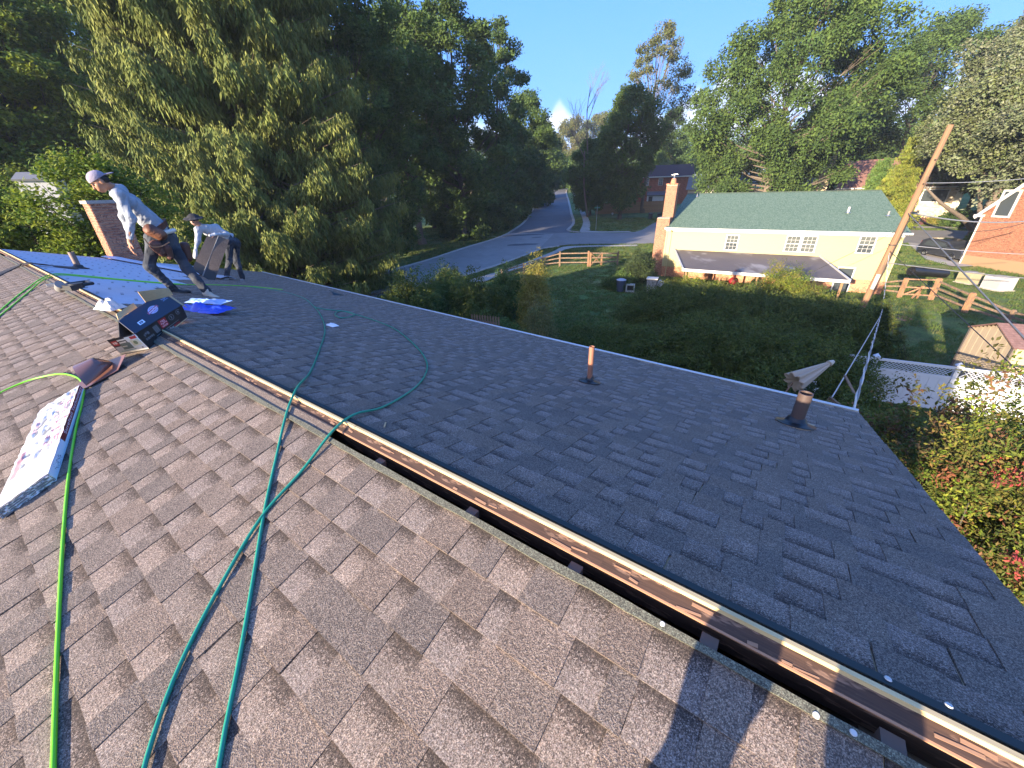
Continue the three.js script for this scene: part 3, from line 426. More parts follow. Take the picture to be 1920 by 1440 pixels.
/* A shrub: stems from the ground and leaf bunches through an uneven dome. */
function bush(o) {
  const { name = 'bush', label, cat = 'bush', group, base, rx, ry, rz = rx, n, cols, seed, size = 0.16, leaf = 0.07, wid = 0.035, nl = 14, az = 0, stems = 14, spiky = 0, m = LEAF, wander = 0.5, amp = 0.3, bark = mats.bark } = o;
  const g = thing(name, label, cat, base, az, group), r = rng(seed), spots = [], st = [];
  for (let i = 0; i < n; i++) {
    const a = r() * 6.283, cy = Math.pow(r(), 0.8), s = Math.sqrt(1 - cy * cy), lump = 1 - wander + 2 * wander * fbm(Math.cos(a) * 2.2 + seed + 9 + cy * 2, Math.sin(a) * 2.2 + cy * 2.6 + 9, 1e6, 3), d = (0.62 + 0.38 * Math.pow(r(), 0.5)) * lump + (r() < spiky ? r() * amp : 0);
    spots.push([Math.cos(a) * s * d * rx, Math.max(0.06, cy * d * ry), Math.sin(a) * s * d * rz, 0.65 + 0.7 * r(), (r() - 0.5) * 1.6, r() * 6.283, (r() - 0.5) * 1.6]);
  }
  for (let i = 0; i < stems; i++) { const a = r() * 6.283, k = Math.sqrt(r()), e = V(Math.cos(a) * rx * 0.85 * k, ry * (0.55 + 0.45 * r()) * Math.sqrt(1 - k * k * 0.7), Math.sin(a) * rz * 0.85 * k); st.push(taper([V(e.x * 0.3, -0.1, e.z * 0.3), V(e.x * 0.6, e.y * 0.6, e.z * 0.6), e], 0.022 + 0.006 * ry, 0.005, 5, 4)); }
  part(g, 'stems', st, bark); scatter(g, 'leaves', bunch(size, leaf, wid, nl, 0), m, spots, cols, r);
  return g;
}
// ───────── trees ─────────
const G = GREENS, TA = (px, D, topY, o) => { const b = polar(px, D), H = heightAt(px, topY, D) - b.y; return tree({ base: b, H, ...o }); };
// left of the road, nearest first
{ const b = polar(530, 40); spruce({ name: 'spruce_tree', label: 'tall drooping yellow-green spruce behind the two workers on the roof', base: b, H: 45, R: 10.0, low: 0.02, step: 0.46, nb: 19, sprays: 31, cols: G.spruce, seed: 7, L: 0.62, hang: 0.6, scale: 1.65, pow: 0.66 }); }
[[-60, 60, 235, 6, 'lowest, at the left border'], [28, 60, 165, 6.2, 'second lowest, near the left border'], [112, 61, 92, 6.6, 'middle one of the rising row at the left'], [190, 62, 15, 6.8, 'second tallest, left of the tall spruce'], [262, 66, -70, 7.2, 'tallest, just left of the spruce top']].forEach(([px, D, ty, R, w], i) => TA(px, D, ty, { name: 'maple_tree', label: 'sunlit yellow-green maple, ' + w, r: R, low: 0.22, m: MAPLE, cols: G.maple, seed: 210 + i, clumps: 78, per: 52, leaf: 0.34, wid: 0.25, size: 0.7, cl: 0.17, gap: 0.3 }));
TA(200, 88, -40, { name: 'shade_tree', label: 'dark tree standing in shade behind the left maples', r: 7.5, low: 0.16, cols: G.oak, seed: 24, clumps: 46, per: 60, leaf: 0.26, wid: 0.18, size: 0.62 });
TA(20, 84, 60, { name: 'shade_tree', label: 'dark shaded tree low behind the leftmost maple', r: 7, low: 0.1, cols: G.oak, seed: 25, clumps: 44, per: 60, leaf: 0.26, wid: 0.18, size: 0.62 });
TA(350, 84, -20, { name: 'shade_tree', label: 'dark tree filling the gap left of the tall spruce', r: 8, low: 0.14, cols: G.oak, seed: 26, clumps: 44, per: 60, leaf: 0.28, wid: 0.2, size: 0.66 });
TA(250, 21.0, 288, { name: 'young_maple', label: 'small bright green maple rising behind the capped worker', r: 3.1, low: 0.18, m: MAPLE, cols: G.maple, seed: 27, clumps: 34, per: 66, leaf: 0.14, wid: 0.10, size: 0.34, trunkR: 0.1 });
TA(95, 22.5, 372, { name: 'young_maple', label: 'low bright maple sapling behind the far end of the roof ridge', r: 2.3, low: 0.15, m: MAPLE, cols: G.maple, seed: 28, clumps: 24, per: 60, leaf: 0.13, wid: 0.09, size: 0.3, trunkR: 0.08 });
TA(-10, 23, 330, { name: 'young_maple', label: 'bright maple branchlet at the left border beside the ridge end', r: 1.8, low: 0.2, m: MAPLE, cols: G.maple, seed: 29, clumps: 20, per: 60, leaf: 0.13, wid: 0.09, size: 0.3, trunkR: 0.07 });
bush({ name: 'shrub', label: 'grey-green small-leaved shrub beside the brick chimney', base: polar(190, 19.5), rx: 2.0, ry: 5.6, n: 1700, cols: G.shrubGreen, seed: 31, size: 0.2, leaf: 0.07, wid: 0.035, stems: 22 });
// the wood left of the road
TA(690, 50, -110, { name: 'sycamore_tree', label: 'big dark green tree directly right of the spruce top', r: 7.6, low: 0.3, cols: G.oak, seed: 41, shape: 1.15, clumps: 60, per: 80, leaf: 0.28, wid: 0.2, size: 0.66, cl: 0.22 });
{ const b = gp(793, 458); tree({ name: 'sycamore_tree', label: 'tall tree with a pale straight trunk on the lawn left of the road', base: b, H: heightAt(793, -30, 62) - b.y, r: 8.6, low: 0.3, cols: G.oak, seed: 42, shape: 1.15, clumps: 66, per: 74, leaf: 0.3, wid: 0.22, size: 0.72, trunkR: 0.55, bark: mats.paleBark, cl: 0.2 }); }
TA(728, 58, 60, { name: 'shade_tree', label: 'dark tree behind the lower right flank of the spruce', r: 7.5, low: 0.06, cols: G.oak, seed: 43, shape: 1.15, clumps: 48, per: 66, leaf: 0.28, wid: 0.2, size: 0.66 });
TA(872, 69, -8, { name: 'sycamore_tree', label: 'tall tree leaning over the left verge with ragged sunlit top', r: 8.5, low: 0.12, cols: G.oak, seed: 44, shape: 1.15, clumps: 62, per: 70, leaf: 0.32, wid: 0.23, size: 0.78, trunkR: 0.5, cl: 0.19 });
TA(940, 84, 30, { name: 'tulip_tree', label: 'tree with gaps of sky in its right edge left of the road', r: 6.6, low: 0.14, cols: G.oak, seed: 45, clumps: 46, per: 60, leaf: 0.36, wid: 0.26, size: 0.85, trunkR: 0.45, cl: 0.18, gap: 0.5 });
TA(985, 108, 168, { name: 'tulip_tree', label: 'lower rounded tree beside the road where it starts to climb', r: 7.5, low: 0.1, cols: G.oak, seed: 46, clumps: 46, per: 56, leaf: 0.45, wid: 0.32, size: 1.05 });
TA(1012, 150, 232, { name: 'tulip_tree', label: 'farthest tree of the left roadside row', r: 8, low: 0.08, cols: G.oak, seed: 47, clumps: 40, per: 48, leaf: 0.6, wid: 0.42, size: 1.4 });
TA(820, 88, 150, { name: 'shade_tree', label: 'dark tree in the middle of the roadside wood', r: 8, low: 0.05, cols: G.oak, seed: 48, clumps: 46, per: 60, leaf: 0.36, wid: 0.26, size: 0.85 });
for (const [px, D, ty, s, w, lb] of [[868, 72, 330, 51, 4.4, 'low dark understory tree behind the pale trunk'], [920, 78, 318, 52, 4.6, 'low dark understory tree at the bend of the left kerb'], [958, 95, 305, 53, 5.2, 'low dark understory tree above the straight left kerb'], [990, 122, 300, 54, 6, 'low dark understory tree near the top of the road'], [742, 72, 385, 55, 4.0, 'low dark understory tree left of the pale trunk'], [660, 44, 345, 56, 4, 'low dark understory tree behind the foot of the spruce']])
  TA(px, D, ty, { name: 'understory_tree', label: lb, r: w, low: 0.0, cols: G.oak, seed: s, clumps: 34, per: 60, leaf: 0.006 * D * 0.8, wid: 0.0045 * D * 0.8, size: 0.011 * D, trunkR: 0.12, shape: 0.7 });
// trees far up the road
for (const [px, D, ty, s, w, cols, lb] of [[1065, 235, 224, 61, 11, G.pale, 'sunlit pale green tree closing the view up the road'], [1110, 250, 215, 62, 12, G.pale, 'sunlit yellowish tree right of the road end'], [1040, 250, 262, 63, 10, G.oak, 'dark low tree left of the road end'], [1085, 190, 292, 64, 9, G.oak, 'dark roundish tree just right of the road crest'], [1020, 205, 280, 65, 9, G.oak, 'dark roundish tree just left of the road crest'], [1055, 215, 318, 66, 6.5, G.oak, 'low dark tree over the road crest']])
  TA(px, D, ty, { name: 'distant_tree', label: lb, r: w, low: 0.06, cols, seed: s, clumps: 36, per: 44, leaf: 0.8, wid: 0.6, size: 1.9, trunkR: 0.4 });
// middle: dark tree with the pale thin-topped tree behind it
TA(1155, 88, 165, { name: 'shade_tree', label: 'dark dense tree in front of the wooden fence beside the road', r: 6.0, low: 0.14, shape: 1.35, cols: G.oak, seed: 71, clumps: 54, per: 70, leaf: 0.34, wid: 0.24, size: 0.8, trunkR: 0.35 });
TA(1102, 96, 262, { name: 'shade_tree', label: 'dark low tree leaning over the sidewalk right of the road', r: 4.8, low: 0.1, cols: G.oak, seed: 72, clumps: 44, per: 60, leaf: 0.36, wid: 0.25, size: 0.85, shape: 1.2 });
TA(1196, 99, 52, { name: 'pale_tree', label: 'tall thin-leaved yellowish tree rising above the dark tree in the middle', r: 6.8, low: 0.42, cols: G.pale, seed: 73, clumps: 54, per: 26, leaf: 0.34, wid: 0.2, size: 0.8, trunkR: 0.4, bark: mats.paleBark, cl: 0.2, gap: 0.4 });
TA(1232, 150, 205, { name: 'shade_tree', label: 'dark tree just left of the big oak', r: 5, low: 0.2, cols: G.oak, seed: 74, clumps: 34, per: 50, leaf: 0.4, wid: 0.28, size: 0.9 });
{ // bare branches
  const b = polar(1098, 93), g = thing('bare_tree', 'leafless grey tree with thin bare twigs left of the pale tall tree', 'tree', b), r = rng(75), H = heightAt(1098, 140, 93) - b.y, l = [];
  const grow = (p, d, L, R, k) => { const e = p.clone().addScaledVector(d, L).add(V((r() - 0.5) * L * 0.2, 0, 0)); l.push(taper([p, p.clone().lerp(e, 0.5).add(V((r() - 0.5) * L * 0.1, 0, (r() - 0.5) * L * 0.1)), e], R, R * 0.5, 4, 5)); if (k) for (let i = 0; i < 3; i++) grow(p.clone().lerp(e, 0.5 + 0.5 * r()), d.clone().add(V(r() - 0.5, (r() - 0.35) * 0.7, r() - 0.5).multiplyScalar(1.1)).normalize(), L * (0.5 + 0.2 * r()), R * 0.52, k - 1); };
  grow(V(0, 0, 0), V(-0.06, 1, 0).normalize(), H * 0.5, 0.25, 0); grow(V(-0.06 * H * 0.5, H * 0.48, 0), V(0.02, 1, 0).normalize(), H * 0.3, 0.16, 4); grow(V(-0.05 * H * 0.4, H * 0.4, 0), V(-0.45, 0.8, 0).normalize(), H * 0.28, 0.12, 4);
  part(g, 'trunk', l, mats.paleBark);
}
// right: big oak, its neighbours, the silver-leaved trees
TA(1402, 80, -20, { name: 'oak_tree', label: 'big broad green oak behind the middle of the green roof', r: 13.2, low: 0.12, cols: G.oak, seed: 81, clumps: 88, per: 82, leaf: 0.36, wid: 0.26, size: 0.82, trunkR: 0.55, bark: mats.paleBark, cl: 0.17, flat: 0.8, lean: [2, 0] });
TA(1622, 116, 62, { name: 'oak_tree', label: 'round-topped darker green oak right of the big one', r: 12.5, low: 0.12, cols: G.oak, seed: 82, clumps: 66, per: 70, leaf: 0.42, wid: 0.3, size: 1.0, trunkR: 0.5, cl: 0.19 });
TA(1500, 108, 178, { name: 'oak_tree', label: 'low dark oak in the dip between the two big oaks', r: 9, low: 0.1, cols: G.oak, seed: 83, clumps: 44, per: 56, leaf: 0.44, wid: 0.32, size: 1.05 });
TA(1782, 92, 28, { name: 'silver_tree', label: 'tall silvery-leaved tree behind the top of the utility pole', r: 9, low: 0.2, cols: G.silver, seed: 84, clumps: 62, per: 60, leaf: 0.36, wid: 0.24, size: 0.85, m: SILVER, cl: 0.19 });
TA(1905, 78, -30, { name: 'silver_tree', label: 'tall silvery tree at the right border', r: 8.5, low: 0.2, cols: G.silver, seed: 85, clumps: 60, per: 64, leaf: 0.32, wid: 0.22, size: 0.75, m: SILVER, cl: 0.19 });
{ const b = polar(1852, 74, 395), g0 = tree({ name: 'silver_maple', label: 'wide silver maple with forked pale limbs behind the brick gable', base: b, H: heightAt(1852, 108, 74) - b.y, r: 8.2, low: 0.42, cols: [...G.silver, [0.12, 0.14, 0.05]], seed: 86, clumps: 92, per: 74, leaf: 0.28, wid: 0.2, size: 0.62, trunkR: 0.6, bark: mats.paleBark, m: SILVER, cl: 0.16, flat: 0.8 }); part(g0, 'limb', [taper([V(0, 0.6, 0), V(-3.5, 2.6, 1), V(-7.5, 4.4, 1.5), V(-10, 6.4, 1)], 0.34, 0.08, 10, 7)], mats.paleBark); part(g0, 'limb', [taper([V(0, 0.6, 0), V(-1.6, 3.6, 0.5), V(-3.8, 6.4, 1)], 0.34, 0.1, 8, 7)], mats.paleBark); part(g0, 'limb', [taper([V(0, 0.6, 0), V(1.6, 4, 0.4), V(4, 8, 0)], 0.36, 0.1, 8, 7)], mats.paleBark); }
TA(2010, 66, 60, { name: 'silver_tree', label: 'silvery tree just outside the right border', r: 8, low: 0.15, cols: G.silver, seed: 87, clumps: 44, per: 54, leaf: 0.3, wid: 0.2, size: 0.72, m: SILVER });
{ const gs = needleSpray(91, 0.9, 0.5);
  spruce({ name: 'golden_conifer', label: 'bright yellow-green cone-shaped conifer left of the red door', base: polar(1668, 80, 392), H: heightAt(1668, 254, 80) - polar(1668, 80, 392).y, R: 2.9, cols: G.gold, seed: 91, step: 0.42, nb: 13, sprays: 10, scale: 1.25, up: 0.15, geo: gs });
  spruce({ name: 'green_conifer', label: 'rounded dark green conifer hugging the golden one', base: polar(1632, 83, 386), H: heightAt(1632, 292, 83) - polar(1632, 83, 386).y, R: 2.2, cols: G.oak, seed: 92, step: 0.4, nb: 12, sprays: 9, scale: 1.2, up: 0.2, geo: gs, pow: 0.5 }); }
// far woods all round that read as one mass
{ const r = rng(99), spots = [], trunks = []; for (let k = 0; k < 300; k++) { const a = -80 + 160 * ((k % 150) + r()) / 150, D = 175 + 130 * r() + (k > 150 ? 60 : 0); if (a > 2 && a < 12) continue; const q = dirAz(a).multiplyScalar(D), e = elev(q.x, q.z), H = 13 + 9 * r(), R = 5 + 3 * r(); trunks.push(cyl(0.3, 0.15, H * 0.7, q.x, e, q.z, 5)); for (let j = 0; j < 95; j++) { const th = r() * 6.283, cp = 2 * r() - 1, s = Math.sqrt(1 - cp * cp), d = 0.6 + 0.5 * r(); spots.push([q.x + Math.cos(th) * s * R * d, e + H * 0.58 + cp * H * 0.44 * d, q.z + Math.sin(th) * s * R * d, 0.8 + 0.5 * r(), r() * 2, r() * 6, r() * 2]); } }
  const w = thing('distant_wood', 'continuous far belt of trees along the horizon', 'woods'); w.userData.kind = 'stuff'; scatter(w, 'crowns', bunch(2.0, 0.9, 0.65, 15, 0), LEAF, spots, [...G.oak], r).userData.kind = 'stuff'; part(w, 'trunks', trunks, mats.bark).userData.kind = 'stuff'; }
// ───────── neighbouring buildings ─────────
function sash(parent, x, y, w, h, z = 0, o = {}) {              // double-hung window with frame, panes, muntins, sill
  const f = 0.09, fr = part(parent, 'window', [bx(w + 2 * f, f, 0.07, x, y + h + f / 2, z + 0.036), bx(f, h, 0.07, x - w / 2 - f / 2, y + h / 2, z + 0.036), bx(f, h, 0.07, x + w / 2 + f / 2, y + h / 2, z + 0.036), bx(w, 0.045, 0.045, x, y + h / 2, z + 0.03)], mats.white);
  part(fr, 'pane', bx(w - 0.01, h - 0.01, 0.012, x, y + h / 2, z + 0.012), mats.glass);
  if (o.curtain) part(fr, 'curtain', bx(w - 0.02, h * (o.curtain === 1 ? 0.96 : 0.5), 0.004, x, y + h - h * (o.curtain === 1 ? 0.48 : 0.25) - 0.01, z + 0.0205), mats.curtain);
  const m = [], nx = o.nx ?? 3, ny = o.ny ?? 4; for (let i = 1; i < nx; i++) m.push(bx(0.018, h - 0.02, 0.012, x - w / 2 + w * i / nx, y + h / 2, z + 0.03)); for (let j = 1; j < ny; j++) if (j * 2 !== ny) m.push(bx(w - 0.02, 0.018, 0.011, x, y + h * j / ny, z + 0.0305));
  if (m.length) part(fr, 'muntins', m, mats.white); part(fr, 'sill', bx(w + 2 * f + 0.08, 0.05, 0.11, x, y - 0.026, z + 0.055), mats.white); return fr;
}
function roofSheet(parent, name, pts, mtl, thick = 0.12, rep = 1) { const g = quad(pts, 1, 1, thick); const L = pts[0].distanceTo(pts[1]), W = pts[0].distanceTo(pts[3]), uv = g.attributes.uv; for (let i = 0; i < uv.count; i++) uv.setXY(i, uv.getX(i) * L * rep, uv.getY(i) * W * rep); return part(parent, name, g, mtl); }
const roofTex = (a, b, seed) => tex(1024, 512, (u, v, x, y) => { const row = Math.floor(v * 28), off = hash(row, seed) * 30, c = Math.floor(u * 44 + off), k = hash(c, row * 7 + seed), k2 = hash(Math.floor(u * 90 + off * 2), row * 3 + seed), f = (v * 28) % 1; const n = 0.8 + 0.4 * hash(x >> 1, y); return mix3(a, b, clamp(k * 0.65 + k2 * 0.35, 0, 1)).map((q) => q * n * (f < 0.1 ? 0.62 : 1)); }, [1 / 4, 1 / 4]);
{ // pale yellow house with the green roof
  const PL = V(42 * Math.sin(rad(21.2)), 0, -42 * Math.cos(rad(21.2))), PR = V(42 * Math.sin(rad(44.4)), 0, -42 * Math.cos(rad(44.4))), W = PL.distanceTo(PR), EV = 4.74, BR = 1.2, DP = 8.2;
  const h = thing('yellow_house', 'pale yellow clapboard house with green shingle roof and brick end chimney', 'house', PL, 212.8);
  const loc = (px, py, z = 0) => planeHit(h, px, py, z);
  part(h, 'wall', [bx(W, EV - BR, 0.18, W / 2, BR + (EV - BR) / 2, -0.11), bx(0.18, EV - BR, DP - 0.3, 0.1, BR + (EV - BR) / 2, -DP / 2), bx(0.18, EV - BR, DP - 0.3, W - 0.1, BR + (EV - BR) / 2, -DP / 2), bx(W, EV, 0.18, W / 2, EV / 2, -DP + 0.02)], mats.cream);
  const boards = mat([0.345, 0.295, 0.118], 0.55), e = 0.152; for (let y = BR; y + e <= EV - 0.1; y += e) { const s = new THREE.Shape(); s.moveTo(0, 0); s.lineTo(0.024, 0.002); s.lineTo(0.006, e + 0.01); s.lineTo(0, e + 0.01); const g = new THREE.ExtrudeGeometry(s, { depth: W - 0.24, bevelEnabled: false }).rotateY(Math.PI / 2).scale(1, 1, -1); const m = part(h, 'siding_board', new THREE.BoxGeometry(W - 0.24, e, 0.02).rotateX(-0.16).translate(W / 2, y + e / 2, 0.0), boards); m.name = numbered('siding_board'); g.dispose(); }
  part(h, 'corner_board', [bx(0.12, EV - BR, 0.05, 0.04, BR + (EV - BR) / 2, 0.012), bx(0.12, EV - BR, 0.05, W - 0.04, BR + (EV - BR) / 2, 0.012)], mats.cream);
  bricks(h, 'brick_base', W - 0.1, BR, 0.2, brickMat([1.35, 1.3, 1.1]), mats.concrete, V(W / 2, 0, -0.12), 3);
  // roof
  const rl = loc(1290, 361, -6.6), rr = loc(1652, 359, -6.6), RY = (rl.y + rr.y) / 2, ov = 0.35, green = new THREE.MeshStandardMaterial({ map: roofTex([0.05, 0.098, 0.066], [0.125, 0.178, 0.128], 4), roughness: 0.9 });
  const ky = (RY - EV) / 6.6;
  roofSheet(h, 'roof', [V(-0.15, EV + 0.1 - ov * ky, ov), V(W + 0.35, EV + 0.1 - ov * ky, ov), V(rr.x, RY, -6.6), V(rl.x, RY, -6.6)], green, 0.1);
  roofSheet(h, 'roof', [V(W + 0.35, EV + 0.1 - ov * ky, -13.2 - ov), V(-0.15, EV + 0.1 - ov * ky, -13.2 - ov), V(rl.x, RY, -6.6), V(rr.x, RY, -6.6)].map((p, i) => p), green, 0.1);
  part(h, 'ridge_cap', bar(V(rl.x, RY + 0.012, -6.6), V(rr.x, RY + 0.012, -6.6), 0.22, 0.04), mat([0.06, 0.085, 0.075], 0.9));
  part(h, 'gable_wall', [quad([V(0.02, EV - 0.05, -0.1), V(0.02, EV - 0.05, -13.1), V(rl.x + 0.1, RY - 0.15, -6.6), V(rl.x + 0.1, RY - 0.15, -6.59)], 1, 1, 0.1), quad([V(W - 0.02, EV - 0.05, -13.1), V(W - 0.02, EV - 0.05, -0.1), V(rr.x - 0.1, RY - 0.15, -6.59), V(rr.x - 0.1, RY - 0.15, -6.6)], 1, 1, 0.1)], mats.cream);
  part(h, 'gutter', [bx(W + 0.5, 0.13, 0.11, W / 2 + 0.1, EV - 0.02, ov + 0.05)], mats.white); part(h, 'soffit', [bx(W + 0.3, 0.03, ov, W / 2, EV - 0.12, ov / 2), bx(W + 0.1, 0.2, 0.035, W / 2, EV - 0.18, 0.03)], mats.white);
  part(h, 'downspout', [bx(0.07, EV - 0.3, 0.06, 0.45, (EV - 0.3) / 2, 0.08), bx(0.07, 0.06, 0.3, 0.45, EV - 0.22, 0.2, 0, 0.5)], mats.cream);
  for (const [px, py, cu] of [[1372, 455, 2], [1486, 457, 1], [1516, 458, 1], [1624, 459, 2]]) { const q = loc(px, py, 0.02); sash(h, q.x, q.y - 0.58, 0.86, 1.16, 0.012, { curtain: cu }); }
  for (const [px, py, r, hh, l] of [[1307, 368, 0.05, 0.35, 'short grey vent near the left end of the green roof'], [1590, 398, 0.08, 0.5, 'white vent pipe on the green roof'], [1665, 404, 0.07, 0.42, 'brown vent pipe at the right verge']]) { const rw = h.worldToLocal(EYE.clone()), d = ray(px, py).transformDirection(h.matrixWorld.clone().invert()), y0 = EV + 0.1, t = (y0 - ky * (rw.z) - rw.y) / (d.y + ky * d.z), q = rw.addScaledVector(d, t); const p = part(h, 'roof_vent', cyl(r, r, hh, q.x, q.y - 0.1, q.z, 14), l.includes('white') ? mats.white : mats.grey); p.userData.label = l; part(p, 'flashing', cyl(r * 2.6, r * 1.2, 0.06, q.x, q.y - 0.03, q.z, 14), mats.steel); }
  // brick end chimney, wide below and stepping in above the eave
  const c0 = bricks(h, 'chimney', 1.15, 5.6, 1.5, brickMat([0.84, 0.84, 0.8]), mats.concrete, V(-0.5, 0, -0.9), 12);
  const c1 = bricks(h, 'chimney', 0.95, 2.75, 0.95, brickMat([0.84, 0.84, 0.8]), mats.concrete, V(-0.28, 5.6, -1.2), 13);
  part(c1, 'chimney_cap', [bx(1.04, 0.12, 1.07, 0, 2.81, 0), cyl(0.28, 0.2, 0.42, 0, 2.87, 0, 18)], brickMat([1.3, 1.2, 1.1])); part(c1, 'weather_vane', [bar(V(0, 3.25, 0), V(0, 3.6, 0), 0.04, 0.04, 8), bar(V(-0.25, 3.6, 0), V(0.28, 3.64, 0), 0.05, 0.03), cyl(0.16, 0.02, 0.12, 0, 3.28, 0, 12)], mats.steel); void c0;
  // patio roof
  const bl = loc(1265, 471), br = loc(1537, 477), LY = (bl.y + br.y) / 2, FY = LY - 0.42, fl = h.worldToLocal(hp(1277, 507, FY)), fr = h.worldToLocal(hp(1590, 522, FY)), zf = (fl.z + fr.z) / 2;
  const pr = new THREE.MeshStandardMaterial({ map: tex(512, 512, (u, v, x, y) => { const n = fbm(u * 6, v * 4, 6, 5), s = sstep(0.55, 0.75, fbm(u * 9 + 2, v * 3, 9, 4)); return mix3([0.13, 0.105, 0.09], [0.30, 0.27, 0.24], s * 0.8).map((q) => q * (0.75 + 0.5 * n)); }), roughness: 0.85 });
  part(h, 'patio_roof', quad([V(fl.x, FY, zf), V(fr.x, FY, zf), V(br.x, LY, 0.03), V(bl.x, LY, 0.03)], 1, 1, 0.06), pr);
  part(h, 'patio_fascia', [bx(fr.x - fl.x + 0.1, 0.2, 0.06, (fl.x + fr.x) / 2, FY - 0.07, zf + 0.03), bar(V(bl.x - 0.02, LY + 0.02, 0.02), V(fl.x - 0.02, FY + 0.02, zf), 0.09, 0.14), bar(V(br.x + 0.02, LY + 0.02, 0.02), V(fr.x + 0.02, FY + 0.02, zf), 0.09, 0.14)], mats.white);
  for (let i = 0; i < 5; i++) part(h, 'post', bx(0.13, FY - 0.1, 0.13, lerp(fl.x + 0.25, fr.x - 0.3, i / 4), (FY - 0.1) / 2, zf - 0.2), mats.cedar).name = numbered('post');
  for (let i = 0; i < 6; i++) part(h, 'screen_board', bx(0.3, FY - 0.25, 0.03, fl.x + 0.1, (FY - 0.1) / 2, zf - 0.35 - i * 0.33, Math.PI / 2), mats.greyWood).name = numbered('screen_board');
  { const q = loc(1577, 532); const d = part(h, 'door', bx(0.95, 2.0, 0.05, q.x, 1.0, 0.05), mats.glass); part(d, 'door_frame', [bx(0.09, 2.05, 0.08, q.x - 0.52, 1.02, 0.05), bx(0.09, 2.05, 0.08, q.x + 0.52, 1.02, 0.05), bx(1.13, 0.09, 0.08, q.x, 2.09, 0.05), bx(0.95, 0.07, 0.07, q.x, 1.0, 0.06)], mats.white); }
  setting('patio', (() => { const pts = [hp(1470, 556, 0.06), hp(1610, 602, 0.06), hp(1715, 601, 0.06), hp(1655, 562, 0.06)], g = quad([pts[0], pts[1], pts[2], pts[3]], 1, 1, 0.1); return g; })(), new THREE.MeshStandardMaterial({ map: tex(256, 256, (u, v, x, y) => { const gx = (u * 16) % 1, gy = (v * 16) % 1, k = 0.8 + 0.4 * hash(Math.floor(u * 16), Math.floor(v * 16)); return gx < 0.06 || gy < 0.06 ? [0.16, 0.09, 0.06] : [0.36 * k, 0.15 * k, 0.085 * k]; }), roughness: 0.85 }));
  // what stands under the patio roof
  const gl = (px, py) => { const q = hp(px, py, 0.05); return q; }, pw = (x, z) => h.localToWorld(V(x, 0, z));
  const rx = h.worldToLocal(hp(1377, 525, 1.6)).x;
  { const g = solo('red_lantern', [new THREE.SphereGeometry(0.34, 20, 14).scale(1, 0.95, 1), cyl(0.03, 0.03, 0.5, 0, 0.35, 0, 8), cyl(0.14, 0.1, 0.08, 0, 0.36, 0, 12)], mat([0.34, 0.02, 0.02], 0.5), 'round red lantern hanging under the patio roof', 'lantern'); g.position.copy(pw(rx, zf - 0.5)).setY(FY - 0.75); }
  chair(pw(rx + 1.2, zf - 0.55), 30, 'white slatted patio chair right of the red lantern under the roof'); chair(pw(rx + 3.1, zf - 0.6), -15, 'white slatted patio chair near the middle of the patio front');
  function chair(pos, ry, label) { const t = thing('patio_chair', label, 'chair', pos.setY(0.05), undefined, 'white patio chairs'); t.rotation.y = rad(ry); part(t, 'seat', bx(0.55, 0.05, 0.5, 0, 0.42, 0), mats.white); for (let i = 0; i < 5; i++) part(t, 'slat', bx(0.08, 0.65, 0.025, -0.22 + i * 0.11, 0.78, -0.27, 0, -0.18), mats.white).name = numbered('slat'); for (const [a, b] of [[-1, -1], [-1, 1], [1, -1], [1, 1]]) part(t, 'leg', bx(0.05, 0.42, 0.05, a * 0.24, 0.21, b * 0.21), mats.white).name = numbered('leg'); part(t, 'armrest', [bx(0.06, 0.04, 0.5, -0.29, 0.64, 0), bx(0.06, 0.04, 0.5, 0.29, 0.64, 0)], mats.white); }
  { const t = thing('tarp_cover', 'blue-grey curved cover at the left corner of the patio roof', 'cover', pw(fl.x + 1.1, zf - 0.3)); part(t, 'cover', quad([V(-0.7, 0, 0.4), V(0.7, 0, 0.4), V(0.7, 0, -0.6), V(-0.7, 0, -0.6)], 12, 12, 0.02, (u, v) => 1.5 * Math.sin(Math.PI * u) ** 0.6 * (0.75 + 0.25 * v)), mat([0.10, 0.16, 0.19], 0.5)); part(t, 'hoop', tube([V(-0.7, 0, 0.42), V(-0.5, 1.2, 0.42), V(0, 1.6, 0.42), V(0.5, 1.2, 0.42), V(0.7, 0, 0.42)], 0.02, 30, 6), mats.white); void gl; }
}
